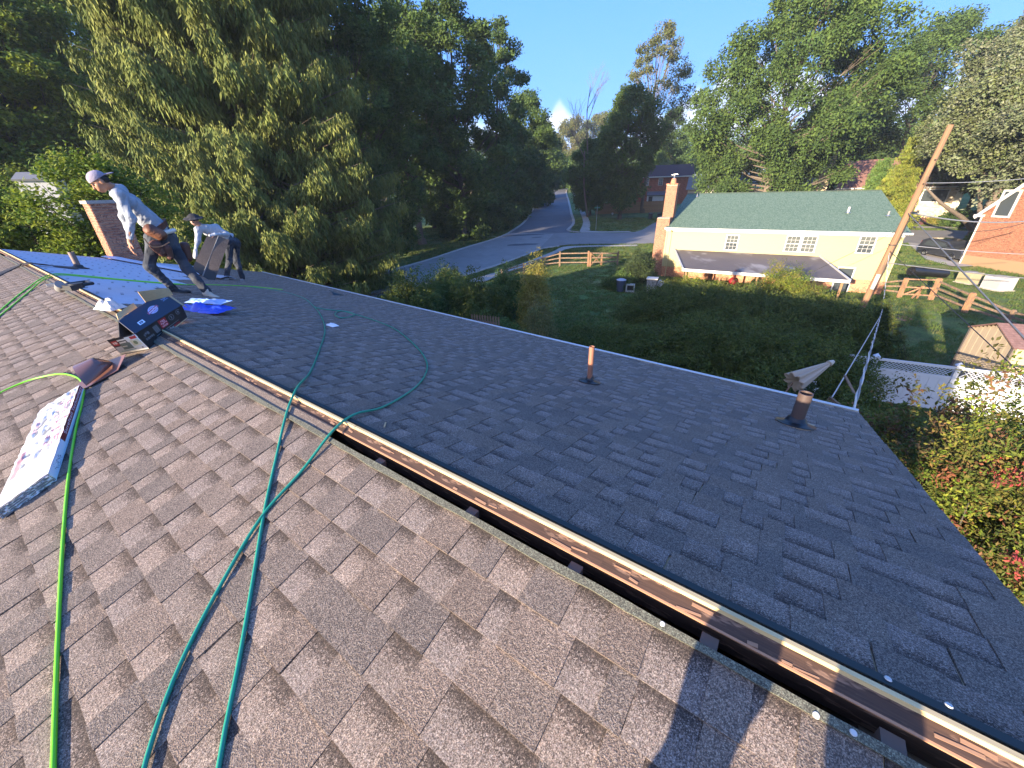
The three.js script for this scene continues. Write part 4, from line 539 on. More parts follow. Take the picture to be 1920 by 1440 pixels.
{ // dark brick house up the road
  const b = polar(1192, 118, 380), t = thing('dark_brick_house', 'dark brick two-storey house in shade behind the wooden fence', 'house', b, 196), W = 13;
  const m = brickMat([0.9, 0.68, 0.66]); part(t, 'wall', [boxUV(bx(W, 6.6, 8, W / 2, 3.3, -4))], m); const dr = mat([0.05, 0.028, 0.03], 0.9);
  roofSheet(t, 'roof', [V(-0.4, 6.4, 0.5), V(W + 0.4, 6.4, 0.5), V(W + 0.4, 9.2, -4), V(-0.4, 9.2, -4)], dr); roofSheet(t, 'roof', [V(W + 0.4, 6.4, -8.5), V(-0.4, 6.4, -8.5), V(-0.4, 9.2, -4), V(W + 0.4, 9.2, -4)], dr);
  part(t, 'cornice', bx(W + 0.8, 0.22, 0.1, W / 2, 6.36, 0.52), mats.offwhite); sash(t, 5.6, 4.5, 0.9, 1.5, 0, { nx: 2 }); sash(t, 8.4, 1.7, 0.9, 1.9, 0, { nx: 2 }); sash(t, 2.2, 4.5, 0.9, 1.5, 0, { nx: 2 });
  const ex = part(t, 'lean_to', [bx(7, 2.2, 2.2, 6.2, 1.1, 1.1)], mats.white); roofSheet(ex, 'lean_to_roof', [V(2.5, 2.25, 2.5), V(9.9, 2.25, 2.5), V(9.9, 3.1, 0), V(2.5, 3.1, 0)], mat([0.09, 0.08, 0.09], 0.9)); for (const x of [3.5, 7.2]) part(ex, 'door', bx(0.95, 1.9, 0.06, x, 1.0, 2.22), mats.dark);
}
{ // wooden privacy fence
  const a = gp(1116, 402), b = gp(1262, 397), r = rng(8), g = [], n = Math.round(a.distanceTo(b) / 0.14), d = b.clone().sub(a), ry = Math.atan2(-d.z, d.x);
  const t = thing('board_fence', 'tall tan board fence along the far lawn left of the brick chimney', 'fence', a);
  for (let i = 0; i < n; i++) { const p = d.clone().multiplyScalar((i + 0.5) / n), e = elev(a.x + p.x, a.z + p.z) - a.y; const q = boxUV(new THREE.BoxGeometry(0.132, 2.3, 0.022)); q.rotateY(ry); g.push(q.translate(p.x, e + 1.15 + (r() - 0.5) * 0.06, p.z + (r() - 0.5) * 0.02)); }
  part(t, 'boards', g, new THREE.MeshStandardMaterial({ map: poleTex, color: lin(1.5, 1.5, 1.35), roughness: 0.95 })).userData.kind = 'stuff'; for (const y of [0.4, 1.9]) part(t, 'rail', bar(V(0, y, -0.06), d.clone().add(V(0, y, -0.06)), 0.09, 0.04), mats.tan).name = numbered('rail');
  for (const [k, l] of [[0, 'left'], [0.62, 'right']]) { const w = gp(1219 + k * 26, 411), q = thing('wheelie_bin', k ? 'dark wheeled bin partly behind the brick chimney by the board fence' : 'dark wheeled bin on the lawn in front of the board fence', 'bin', w); part(q, 'body', bx(0.62, 0.95, 0.65, 0, 0.55, 0), mats.dark); part(q, 'lid', bx(0.68, 0.07, 0.74, 0, 1.06, 0, 0, 0.05), mats.black); part(q, 'wheel', cyl(0.13, 0.13, 0.06, 0, 0, 0, 14).rotateZ(Math.PI / 2).translate(0.3, 0.13, -0.3), mats.black); void l; }
  const lamp = gp(1148, 405), q = thing('lawn_lamp', 'tiny white globe ornament on the lawn before the fence', 'ornament', lamp); part(q, 'stand', cyl(0.08, 0.05, 0.3, 0, 0, 0, 8), mats.grey); part(q, 'globe', new THREE.SphereGeometry(0.22, 14, 10).translate(0, 0.45, 0), mats.white);
}
{ // grey roof showing behind the green one
  const b = polar(1290, 96, 356), t = thing('grey_roof_house', 'house with tree-shaded grey roof behind the green roof ridge', 'house', b, 205), gr = new THREE.MeshStandardMaterial({ map: roofTex([0.14, 0.135, 0.13], [0.24, 0.23, 0.22], 9), roughness: 0.9 }), top = heightAt(1340, 330, 100) - b.y, W = 22;
  part(t, 'wall', [bx(W, top - 2.2, 9, W / 2, (top - 2.2) / 2, -5)], mats.offwhite); roofSheet(t, 'roof', [V(-0.4, top - 2.4, 0), V(W + 0.4, top - 2.4, 0), V(W + 0.4, top, -5), V(-0.4, top, -5)], gr); roofSheet(t, 'roof', [V(W + 0.4, top - 2.4, -10), V(-0.4, top - 2.4, -10), V(-0.4, top, -5), V(W + 0.4, top, -5)], gr);
  part(t, 'gable_wall', [quad([V(W - 0.1, top - 2.4, -9.8), V(W - 0.1, top - 2.4, -0.2), V(W - 0.1, top - 0.1, -4.9), V(W - 0.1, top - 0.1, -5)], 1, 1, 0.1)], mats.tan);
}
{ // low house with the red door
  const D = 90, pl = polar(1560, D, 390), t = thing('red_door_house', 'low cream house with brown roof and red front door across the street', 'house', pl, 219), loc = (px, py, z = 0) => planeHit(t, px, py, z), W = loc(1800, 380).x, ey = loc(1640, 352).y, ry_ = loc(1640, 299, -4.5).y, br = new THREE.MeshStandardMaterial({ map: roofTex([0.17, 0.085, 0.065], [0.24, 0.125, 0.10], 6), roughness: 0.9 });
  part(t, 'wall', bx(W, ey, 8.6, W / 2, ey / 2, -4.4), mat([0.62, 0.56, 0.42], 0.8));
  const st = new THREE.MeshStandardMaterial({ map: tex(256, 256, (u, v, x, y) => { const row = Math.floor(v * 14), c = Math.floor(u * 9 + hash(row, 1) * 5), k = hash(c, row), n = 0.8 + 0.4 * hash(x >> 1, y >> 1); return mix3([0.46, 0.36, 0.22], [0.60, 0.50, 0.36], k).map((q) => q * n * (((v * 14) % 1) < 0.12 ? 0.6 : 1)); }, [0.4, 0.4]), roughness: 0.9 });
  const xd = loc(1703, 370).x, xs = loc(1720, 370).x, xe = loc(1790, 370).x;
  part(t, 'stone_facing', bx(xe - xs, ey - 0.1, 0.16, (xs + xe) / 2, (ey - 0.1) / 2, 0.02), st);
  roofSheet(t, 'roof', [V(-0.3, ey, 0.55), V(W + 0.5, ey, 0.55), V(W + 0.5, ry_, -4.5), V(-0.3, ry_, -4.5)], br); roofSheet(t, 'roof', [V(W + 0.5, ey, -9.5), V(-0.3, ey, -9.5), V(-0.3, ry_, -4.5), V(W + 0.5, ry_, -4.5)], br);
  part(t, 'gutter', bx(W + 0.8, 0.18, 0.12, W / 2, ey - 0.06, 0.62), mats.white);
  const dh = loc(1703, 356).y - loc(1700, 388).y, dy = loc(1700, 388).y; const d = part(t, 'door', bx(1.35, dh, 0.08, xd, dy + dh / 2, 0.06), mat([0.5, 0.02, 0.03], 0.45)); d.userData.label = 'red front door with dark wreath'; part(d, 'door_frame', [bx(0.16, dh + 0.15, 0.1, xd - 0.76, dy + dh / 2, 0.05), bx(0.16, dh + 0.15, 0.1, xd + 0.76, dy + dh / 2, 0.05), bx(1.68, 0.16, 0.1, xd, dy + dh + 0.15, 0.05)], mats.white); part(d, 'wreath', new THREE.TorusGeometry(0.28, 0.09, 8, 20).translate(xd, dy + dh * 0.72, 0.15), mat([0.07, 0.025, 0.02], 0.9)); part(d, 'step', bx(2.4, 0.25, 1.2, xd, dy - 0.13, 0.65), mats.concrete);
  const wq = loc(1752, 367); const w = part(t, 'window', [bx(2.9, 0.14, 0.1, wq.x, wq.y + 0.85, 0.13), bx(2.9, 0.14, 0.1, wq.x, wq.y - 0.85, 0.13), bx(0.14, 1.7, 0.1, wq.x - 1.4, wq.y, 0.13), bx(0.14, 1.7, 0.1, wq.x + 1.4, wq.y, 0.13)], mats.white); part(w, 'pane', bx(2.7, 1.6, 0.03, wq.x, wq.y, 0.115), mats.glass);
  const cx0 = loc(1541, 340); const c = bricks(t, 'stone_chimney', 1.9, ry_ + 1.4, 1.4, st, mats.concrete, V(cx0.x, 0, -0.6), 31, 0.4, 0.2); part(c, 'chimney_cap', bx(2.0, 0.15, 1.5, 0, ry_ + 1.47, 0), mats.concrete);
  const fb = [[1722, 391, 0.8], [1738, 394, 0.7], [1757, 392, 0.9], [1775, 391, 0.8]]; fb.forEach(([px, py, s], i) => bush({ name: 'flower_bush', label: ['leftmost', 'second from left', 'third from left', 'rightmost'][i] + ' low flowering bush of the bed before the stone front', base: polar(px, D - 2.5, py), rx: s, ry: s, n: 120, cols: i === 1 ? [[0.3, 0.1, 0.14], [0.2, 0.14, 0.08]] : G.yellow, seed: 300 + i, size: 0.3, leaf: 0.22, wid: 0.14, nl: 12, group: 'low bushes before the stone front' }));
  bush({ name: 'bush', label: 'green bush at the right end of the red-door house', base: polar(1812, D - 3, 385), rx: 2.2, ry: 1.9, n: 400, cols: G.oak, seed: 310, size: 0.35, leaf: 0.25, wid: 0.16 });
  bush({ name: 'bush', label: 'yellowish bush right of the silver maple trunk', base: polar(1885, 70, 385), rx: 1.6, ry: 2.0, n: 400, cols: G.maple, seed: 311, size: 0.32, leaf: 0.2, wid: 0.13 });
}
{ // brick gable house on the right
  const A = gp(1799, 494), B = gp(1902, 513), d = B.clone().sub(A).setY(0).normalize(), n = V(-d.z, 0, d.x), azn = Math.atan2(n.x, -n.z) * 180 / Math.PI, t = thing('brick_house', 'red brick house with white-edged gable roof at the right border', 'house', A.clone().setY(0), azn);
  const loc = (px, py, z = 0) => planeHit(t, px, py, z), e0 = loc(1838, 404), e1 = loc(1921, 350), k = (e1.y - e0.y) / (e1.x - e0.x), W = 9.5, EV = e0.y - k * e0.x, PK = EV + k * W / 2, top = loc(1812, 478).y;
  const sh = new THREE.Shape(); sh.moveTo(0, top); sh.lineTo(W, top); sh.lineTo(W, EV); sh.lineTo(W / 2, PK); sh.lineTo(0, EV); sh.closePath();
  part(t, 'wall', [boxUV(new THREE.ExtrudeGeometry(sh, { depth: 0.2, bevelEnabled: false }).translate(0, 0, -0.22)), bx(0.2, EV, 7, 0.1, EV / 2, -3.8), bx(0.2, EV, 7, W - 0.1, EV / 2, -3.8)], brickMat([0.85, 0.82, 0.8]));
  { const r = rng(77), g = [], bh = 0.085; for (let y = top; y < PK; y += bh) { const inset = y > EV ? (y - EV) / k : 0; let x = inset + 0.02 - (Math.round(y / bh) % 2) * 0.12; while (x < W - inset - 0.02) { const a = Math.max(x, inset + 0.02), b = Math.min(x + 0.235, W - inset - 0.02); if (b - a > 0.05) { const q = new THREE.BoxGeometry(b - a - 0.012, bh - 0.013, 0.03).translate((a + b) / 2, y + bh / 2, 0.004 + r() * 0.005), uv = q.attributes.uv, o = r(); for (let j = 0; j < uv.count; j++) uv.setXY(j, uv.getX(j) * 0.04 + o, uv.getY(j) * 0.04 + r()); g.push(q.toNonIndexed()); } x += 0.24; } } part(t, 'bricks', g, brickMat([0.8, 0.78, 0.76])).userData.kind = 'stuff'; }
  part(t, 'foundation', [bx(W, top, 0.3, W / 2, top / 2, -0.1)], mat([0.26, 0.17, 0.095], 0.9));
  const gr = new THREE.MeshStandardMaterial({ map: roofTex([0.12, 0.1, 0.09], [0.2, 0.17, 0.15], 13), roughness: 0.9 });
  roofSheet(t, 'roof', [V(-0.35, EV - 0.35 * k + 0.12, -7.4), V(-0.35, EV - 0.35 * k + 0.12, 0.35), V(W / 2, PK + 0.12, 0.35), V(W / 2, PK + 0.12, -7.4)], gr, 0.08); roofSheet(t, 'roof', [V(W + 0.35, EV - 0.35 * k + 0.12, 0.35), V(W + 0.35, EV - 0.35 * k + 0.12, -7.4), V(W / 2, PK + 0.12, -7.4), V(W / 2, PK + 0.12, 0.35)], gr, 0.08);
  part(t, 'rake_board', [bar(V(-0.35, EV - 0.35 * k + 0.0, 0.34), V(W / 2, PK, 0.34), 0.06, 0.26), bar(V(W + 0.35, EV - 0.35 * k, 0.34), V(W / 2, PK, 0.34), 0.06, 0.26), bx(0.6, 0.2, 0.5, -0.1, EV - 0.2, 0.18)], mats.white); part(t, 'downspout', [bx(0.1, EV - 0.3, 0.08, 0.06, (EV - 0.3) / 2, 0.08), bx(0.1, 0.08, 0.7, 0.06, 0.15, 0.4)], mats.white);
  const wq = loc(1889, 382); const w = part(t, 'window', [bx(1.3, 0.14, 0.1, wq.x, wq.y + 1.05, 0.06), bx(1.3, 0.14, 0.1, wq.x, wq.y - 1.05, 0.06), bx(0.14, 2.0, 0.1, wq.x - 0.58, wq.y, 0.06), bx(0.14, 2.0, 0.1, wq.x + 0.58, wq.y, 0.06)], mats.white); part(w, 'pane', bx(1.05, 2.0, 0.03, wq.x, wq.y, 0.04), mats.glass);
  const wing = part(t, 'wing', [bx(4, 2.6, 5, W + 1.0, 1.3, 1.5)], brickMat([0.85, 0.82, 0.8])); part(wing, 'wing_lamp', new THREE.SphereGeometry(0.16, 12, 8).translate(W - 0.8, 2.2, 4.1), mats.white);
  // two air conditioners before it
  const unit = (px, py, w, hh, m, label) => { const q = gp(px, py), u = thing('air_conditioner', label, 'air conditioner', q, azn + 4); part(u, 'case', new THREE.BoxGeometry(w, hh, w * 0.9).translate(0, hh / 2 + 0.05, 0), m); for (let i = 0; i < 9; i++) part(u, 'louvre', bx(w * 0.8, 0.03, 0.03, 0, 0.2 + i * (hh - 0.25) / 9, w * 0.45 + 0.012, 0, 0.5), m).name = numbered('louvre'); part(u, 'top_grille', cyl(w * 0.36, w * 0.34, 0.05, 0, hh + 0.05, 0, 24), mats.grey); part(u, 'pad', bx(w * 1.15, 0.06, w * 1.05, 0, 0.03, 0), mats.concrete); };
  unit(1812, 531, 1.05, 0.85, mat([0.33, 0.29, 0.18], 0.6), 'beige air conditioner unit left of the white one by the brick house'); unit(1866, 543, 1.3, 0.95, mat([0.36, 0.36, 0.35], 0.5), 'white louvred air conditioner unit right of the beige one');
}
{ // dark minivan on the driveway
  const q = gp(1772, 484), v = thing('parked_minivan', 'dark grey minivan parked half behind the brick house', 'car', q, 0); v.rotation.y = rad(180 - 96); 
  const S = new THREE.Shape(); [[-2.45, 0.35], [-2.5, 0.75], [-2.3, 0.98], [-1.3, 1.12], [-0.5, 1.62], [0.4, 1.74], [1.7, 1.72], [2.3, 1.5], [2.5, 0.95], [2.48, 0.4]].forEach((p, i) => S[i ? 'lineTo' : 'moveTo'](p[0], p[1])); S.closePath();
  const paint = new THREE.MeshPhysicalMaterial({ color: lin(0.045, 0.048, 0.058), roughness: 0.35, metalness: 0.3, clearcoat: 1, clearcoatRoughness: 0.08 });
  part(v, 'body', new THREE.ExtrudeGeometry(S, { depth: 1.7, bevelEnabled: true, bevelSize: 0.09, bevelThickness: 0.09, bevelSegments: 3 }).translate(0, 0, -0.85), paint);
  const sw = new THREE.Shape(); [[-0.95, 1.1], [-0.35, 1.52], [0.5, 1.6], [0.5, 1.08]].forEach((p, i) => sw[i ? 'lineTo' : 'moveTo'](p[0], p[1])); const sw2 = new THREE.Shape(); [[0.6, 1.08], [0.6, 1.6], [1.65, 1.58], [2.05, 1.12]].forEach((p, i) => sw2[i ? 'lineTo' : 'moveTo'](p[0], p[1]));
  for (const s of [-1, 1]) for (const k of [sw, sw2]) part(v, 'window', new THREE.ExtrudeGeometry(k, { depth: 0.02, bevelEnabled: false }).translate(0, 0, s * 0.945 - 0.01), mats.glass).name = numbered('window');
  part(v, 'rear_window', bx(0.03, 0.5, 1.4, 2.47, 1.3, 0, 0, 0, 0.5), mats.glass); part(v, 'windshield', bx(0.03, 0.85, 1.5, -0.96, 1.4, 0, 0, 0, -1.03), mats.glass);
  for (const s of [-1, 1]) part(v, 'tail_light', bx(0.14, 0.55, 0.16, 2.42, 1.2, s * 0.82, 0, 0, 0.3), mat([0.5, 0.01, 0.03], 0.25)).name = numbered('tail_light');
  part(v, 'bumper', bx(0.2, 0.3, 1.75, 2.5, 0.55, 0), mat([0.3, 0.3, 0.32], 0.4)); part(v, 'licence_plate', bx(0.02, 0.16, 0.42, 2.62, 0.82, 0), mats.white);
  for (const x of [-1.6, 1.55]) for (const s of [-1, 1]) { const w = part(v, 'wheel', new THREE.TorusGeometry(0.26, 0.09, 10, 24), mats.black); w.name = numbered('wheel'); w.position.set(x, 0.35, s * 0.9); part(w, 'rim', cyl(0.2, 0.2, 0.08, 0, -0.04, 0, 18).rotateX(Math.PI / 2), mats.steel); }
}
{ // white gable glimpsed through the trees far left
  const q = polar(90, 46, 390), t = thing('white_garage', 'small white wall glimpsed between dark trees at the far left', 'garage', q, 150); const y = heightAt(90, 336, 46) - q.y; part(t, 'wall', bx(1.9, y, 2.4, 0, y / 2, -1.2), mats.white); roofSheet(t, 'roof', [V(-1.05, y, 0.2), V(1.05, y, 0.2), V(1.05, y + 0.5, -1.2), V(-1.05, y + 0.5, -1.2)], mats.grey);
}
// ───────── things lying on the roof ─────────
function roofAny(px, py, lift) { let q = roofPx(px, py, -1, lift); if (toRoof(q).z > 0) q = roofPx(px, py, 1, lift); const z = Math.abs(toRoof(q).z); return q.add(V(0, 0.026 * Math.max(0, 1 - z / 0.16), 0)); }
function hose(name, pts, r, m, label, extra = 0) { const P = pts.map(([x, y, l = 0]) => roofAny(x, y, 0.005 + r + extra + l)); return solo(name, tube(P, r, pts.length * 9, 9), m, label, 'hose'); }
const lime = new THREE.MeshPhysicalMaterial({ color: lin(0.16, 0.58, 0.012), roughness: 0.35 }), teal = new THREE.MeshPhysicalMaterial({ color: lin(0.015, 0.24, 0.145), roughness: 0.38 });
hose('air_hose', [[98, 1500], [103, 1340], [110, 1160], [119, 1000], [129, 890], [143, 800], [154, 755], [157, 728], [150, 712], [135, 704], [112, 701], [86, 705], [52, 714], [20, 727], [-30, 752]], 0.0065, lime, 'bright lime hose running past the wrapped shingle bundle to the lower left');
hose('air_hose', [[-20, 600], [12, 572], [48, 543], [86, 520], [112, 514], [160, 517], [220, 523], [290, 529], [345, 533]], 0.008, lime, 'lime hose crossing the ridge beside the strap, upper of the pair');
hose('air_hose', [[-20, 607], [16, 579], [52, 549], [88, 523], [116, 516.5], [170, 520], [240, 526], [330, 533], [400, 534], [470, 537], [530, 543]], 0.008, lime, 'lime hose crossing the ridge beside the strap, lower of the pair');
hose('air_hose', [[255, 1500], [285, 1388], [335, 1252], [415, 1095], [495, 963], [565, 884], [632, 806], [668, 780], [710, 766], [752, 745], [787, 718], [801, 690], [795, 668], [770, 640], [735, 614], [700, 600], [668, 590], [640, 583], [628, 590], [640, 596], [664, 591], [650, 584], [610, 580], [590, 576]], 0.0066, teal, 'dark green hose that loops out over the far slope and back', 0.004);
hose('air_hose', [[400, 1500], [420, 1380], [448, 1240], [474, 1090], [495, 963], [517, 862], [540, 772], [556, 738], [580, 700], [599, 655], [609, 622], [604, 597], [588, 574], [562, 556], [520, 545], [470, 538]], 0.0066, teal, 'dark green hose that curves away up the far slope toward the workers');
{ // strap over the ridge
  const P = [[-12, 520], [20, 505], [42, 497], [60, 497], [100, 499], [146, 504]].map(([x, y]) => roofAny(x, y, 0.02)), c = new THREE.CatmullRomCurve3(P), n = 40, L = [], w = 0.055, pos = [], idx = [];
  for (let i = 0; i <= n; i++) { const p = c.getPoint(i / n), s = V(0, 1, 0).cross(c.getTangent(i / n)).normalize(); for (const [o, y] of [[-w, 0], [-w, 0.012], [w, 0.012], [w, 0]]) pos.push(p.x + s.x * o, p.y + y, p.z + s.z * o); } for (let i = 0; i < n; i++) for (let k = 0; k < 4; k++) { const a = i * 4 + k, b = i * 4 + (k + 1) % 4; idx.push(a, b, a + 4, b, b + 4, a + 4); } void L;
  const g = new THREE.BufferGeometry(); g.setAttribute('position', new THREE.Float32BufferAttribute(pos, 3)); g.setIndex(idx); g.computeVertexNormals(); solo('roof_strap', g, new THREE.MeshStandardMaterial({ color: lin(0.045, 0.043, 0.04), roughness: 0.8, side: THREE.DoubleSide }), 'dark rubber strap draped over the far end of the ridge beside the short vent', 'strap');
}
{ // nail gun resting on the ridge
  const p = roofPx(128, 537, 1, 0.06), t = thing('nail_gun', 'black pneumatic nail gun with open handle frame lying on the ridge', 'nail gun', p, RAZ + 90);
  const hs = [[-0.2, 0.02, 0], [0.05, 0.02, 0], [0.07, 0.02, 0.19], [-0.19, 0.02, 0.2], [-0.2, 0.02, 0]].map((q) => V(...q));
  part(t, 'handle_frame', [0, 1, 2, 3].map((i) => bar(hs[i], hs[i + 1], 0.04, 0.04, 10)), mats.black); part(t, 'magazine', [bx(0.32, 0.06, 0.07, -0.22, 0.02, -0.04, 0.3), cyl(0.07, 0.07, 0.06, -0.28, 0, 0.04, 18)], mats.dark); part(t, 'body', [cyl(0.05, 0.045, 0.2, 0, -0.1, 0, 16).rotateZ(1.2).translate(-0.12, 0.03, -0.08)], mats.grey); part(t, 'metal_nose', [bx(0.05, 0.03, 0.12, -0.06, 0.05, -0.12), bx(0.03, 0.03, 0.03, 0.02, 0.06, -0.06)], mats.steel);
}
{ // printed black carton lying across the ridge
  const up = V(0, 1, 0), BL = roofPx(282, 655, -1, 0.004), BRr = roofPx(352, 596, 1, 0.05), TL = near(253, 626, BL.clone().addScaledVector(up, 0.24)), TR = near(341, 572, BRr.clone().addScaledVector(up, 0.24)), ax = BRr.clone().sub(BL).normalize(), back = V().crossVectors(up, ax).setY(0).normalize(); if (back.dot(ray(290, 600)) < 0) back.negate();
  const w = 0.36, UL = near(221, 601, TL.clone().addScaledVector(back, w)), UR = near(305, 548, TR.clone().addScaledVector(back, w)), dBL = BL.clone().add(UL).sub(TL), dBR = BRr.clone().add(UR).sub(TR);
  const t = thing('carton', 'open black printed carton with cardboard flaps lying across the roof ridge', 'box', BL), L = (p) => p.clone().sub(BL);
  const line = (c, x, y, w, h, col) => { c.fillStyle = col; const r = rng(Math.round(x * 7 + y)); for (let q = x; q < x + w;) { const k = h * (0.35 + 0.5 * r()); c.fillRect(q, y + (r() < 0.3 ? 0 : h * 0.25), k, h * (0.65 + 0.35 * r())); q += k + h * 0.16; } };   // print too small to read in the photograph
  const blackTex = canvasTex(1024, 320, (c, W, H) => { c.fillStyle = '#1c1d20'; c.fillRect(0, 0, W, H); line(c, 90, 70, 110, 50, '#6b6d70'); line(c, 70, 140, 170, 50, '#6b6d70'); c.fillStyle = '#6b6d70'; c.fillRect(290, 60, 90, 130); c.fillStyle = '#55575a'; for (let i = 0; i < 5; i++) c.fillRect(302, 74 + i * 23, 66, 8); c.fillStyle = '#a8202c'; c.fillRect(430, 22, 165, 165); line(c, 470, 36, 90, 42, '#e7a7aa'); line(c, 455, 90, 118, 36, '#e7a7aa'); line(c, 455, 136, 118, 36, '#e7a7aa'); c.strokeStyle = '#8a8c8f'; c.lineWidth = 9; c.beginPath(); c.arc(705, 100, 52, 0, 7); c.stroke(); c.fillStyle = '#8a8c8f'; c.fillRect(696, 70, 18, 62); c.beginPath(); c.arc(880, 80, 46, 0.6, 5.8); c.stroke(); c.fillRect(868, 62, 28, 36); c.fillStyle = '#9a9c9f'; c.fillRect(250, 222, 560, 7); line(c, 400, 246, 240, 46, '#9a9c9f'); line(c, 655, 246, 140, 46, '#a8202c'); });
  const blueTex = canvasTex(1024, 420, (c, W, H) => { c.fillStyle = '#16213c'; c.fillRect(0, 0, W, H); c.fillStyle = '#c9bfe0'; c.beginPath(); c.ellipse(540, 200, 105, 78, -0.25, 0, 7); c.fill(); c.fillStyle = '#b24a68'; c.save(); c.translate(540, 200); c.rotate(-0.2); c.fillRect(-135, -26, 270, 52); line(c, -110, -16, 220, 32, '#e6d6ea'); line(c, -50, -60, 100, 20, '#8d86b8'); line(c, -50, 40, 100, 20, '#8d86b8'); c.restore(); c.fillStyle = '#dde6f2'; c.fillRect(160, 250, 105, 80); c.fillStyle = '#2a3f63'; c.fillRect(182, 268, 60, 44); c.fillStyle = '#9fb4d6'; c.fillRect(200, 280, 22, 20); line(c, 830, 100, 170, 30, '#7f97c0'); line(c, 830, 142, 140, 20, '#7f97c0'); });
  const lblTex = canvasTex(640, 400, (c, W, H) => { c.fillStyle = '#26262a'; c.fillRect(0, 0, W, H); c.fillStyle = '#f2efe4'; c.fillRect(10, 20, 620, 360); c.fillStyle = '#26262a'; c.fillRect(10, 20, 330, 170); c.fillStyle = '#c23a3c'; c.fillRect(30, 40, 120, 120); line(c, 48, 70, 84, 60, '#f5e5e0'); c.fillStyle = '#f2efe4'; c.fillRect(160, 40, 300, 34); c.fillRect(170, 96, 150, 36); c.fillStyle = '#d4483f'; c.fillRect(450, 30, 150, 62); c.fillStyle = '#7d8a80'; c.fillRect(150, 140, 220, 150); c.fillStyle = '#efe9d2'; c.fillRect(160, 200, 110, 26); c.fillStyle = '#e9dfb8'; c.fillRect(400, 110, 200, 140); c.fillStyle = '#8f9468'; c.beginPath(); c.arc(490, 178, 44, 0, 7); c.fill(); c.fillStyle = '#9cbcb0'; c.fillRect(60, 310, 330, 22); c.fillStyle = '#77776f'; c.fillRect(520, 300, 40, 28); });
  const pm = (m) => new THREE.MeshStandardMaterial({ map: m, roughness: 0.42 }), card = new THREE.MeshStandardMaterial({ map: tex(256, 256, (u, v, x, y) => { const n = 0.85 + 0.3 * fbm(u * 10, v * 50, 50, 3); return [0.56 * n, 0.39 * n, 0.20 * n]; }), roughness: 0.85 });
  const bow = (a) => (u, v) => a * Math.sin(u * 3.14) * Math.sin(v * 3.14 * 0.5 + 0.4);
  part(t, 'front_panel', quad([L(BL), L(BRr), L(TR), L(TL)], 10, 6, 0.005, bow(-0.008)), pm(blackTex)); part(t, 'top_panel', quad([L(TL), L(TR), L(UR), L(UL)], 10, 6, 0.005, bow(0.008)), pm(blueTex));
  part(t, 'back_panel', quad([L(dBR), L(dBL), L(UL), L(UR)], 4, 4, 0.005), card); part(t, 'bottom_panel', quad([L(dBL), L(dBR), L(BRr), L(BL)], 4, 4, 0.005), card);
  const F1 = near(201, 639, TL.clone().addScaledVector(ax, -0.28)), F2 = roofPx(228, 665, -1, 0.015); part(t, 'label_flap', quad([L(F2), L(BL), L(TL), L(F1)], 6, 4, 0.005), pm(lblTex));
  const far1 = near(316, 540, UR.clone().addScaledVector(up, 0.12).addScaledVector(back, 0.06)), far2 = near(258.7, 547, UL.clone().lerp(UR, 0.4).addScaledVector(up, 0.14).addScaledVector(back, 0.12)); part(t, 'cardboard_flap', quad([L(UR.clone().lerp(UL, 0.42)), L(near(325, 553, UR.clone().addScaledVector(back, 0.05))), L(far1), L(far2)], 4, 4, 0.005), card);
  part(t, 'cardboard_flap', quad([L(near(222, 599, UL.clone().addScaledVector(back, 0.04))), L(near(258, 577, UL.clone().lerp(UR, 0.44).addScaledVector(back, 0.05))), L(near(250, 568, UL.clone().lerp(UR, 0.36).addScaledVector(back, 0.16))), L(near(218, 588, UL.clone().addScaledVector(back, 0.18)))], 4, 4, 0.005), card).name = 'cardboard_flap_001';
  part(t, 'end_flap', quad([L(UR), L(TR), L(TR.clone().addScaledVector(ax, 0.1).addScaledVector(up, -0.05)), L(UR.clone().addScaledVector(ax, 0.1).addScaledVector(up, -0.03))], 4, 4, 0.005), card); part(t, 'inner_flap', quad([L(UL), L(dBL), L(dBL.clone().addScaledVector(ax, -0.13)), L(UL.clone().addScaledVector(ax, -0.12).addScaledVector(up, -0.14))], 4, 4, 0.005), mats.dark);
}
const crumple = (c, w, d, h, seed, n = 26) => { const g = new THREE.PlaneGeometry(w, d, n, n).rotateX(-Math.PI / 2), p = g.attributes.position; for (let i = 0; i < p.count; i++) { const x = p.getX(i), z = p.getZ(i), e = 1 - Math.pow(Math.max(Math.abs(x) / w * 2, Math.abs(z) / d * 2), 3); const q = Math.abs(fbm(x / w * 5 + seed, z / d * 4, 1e6, 3) - 0.5) * 2; p.setXYZ(i, x * (0.85 + 0.3 * vn(z * 20, seed)), h * (0.25 + e * (0.4 + q)), z * (0.85 + 0.3 * vn(x * 20, seed + 3))); } g.computeVertexNormals(); return g; };
{ const m = new THREE.MeshPhysicalMaterial({ color: lin(0.02, 0.055, 0.5), roughness: 0.3, side: THREE.DoubleSide }), c = roofPx(382, 583, 1, 0.01), t = thing('blue_wrapper', 'crumpled blue plastic wrapper with pale inside on the shingles below the tan shoe', 'wrapper', c, RAZ + 70); part(t, 'sheet', crumple(c, 0.75, 0.26, 0.08, 4), m); const f = part(t, 'pale_fold', crumple(c, 0.6, 0.13, 0.04, 9), new THREE.MeshPhysicalMaterial({ color: lin(0.22, 0.34, 0.6), roughness: 0.35, side: THREE.DoubleSide })); f.position.set(0.05, 0.075, 0.12); f.rotation.x = -0.15; }
{ const c = roofAny(213, 585, 0.01), t = thing('white_wrap', 'crumpled white wrap beside the upper left corner of the carton', 'wrapper', c, 20); part(t, 'sheet', crumple(c, 0.27, 0.17, 0.10, 14), new THREE.MeshStandardMaterial({ color: lin(0.5, 0.5, 0.49), roughness: 0.6, side: THREE.DoubleSide })); }
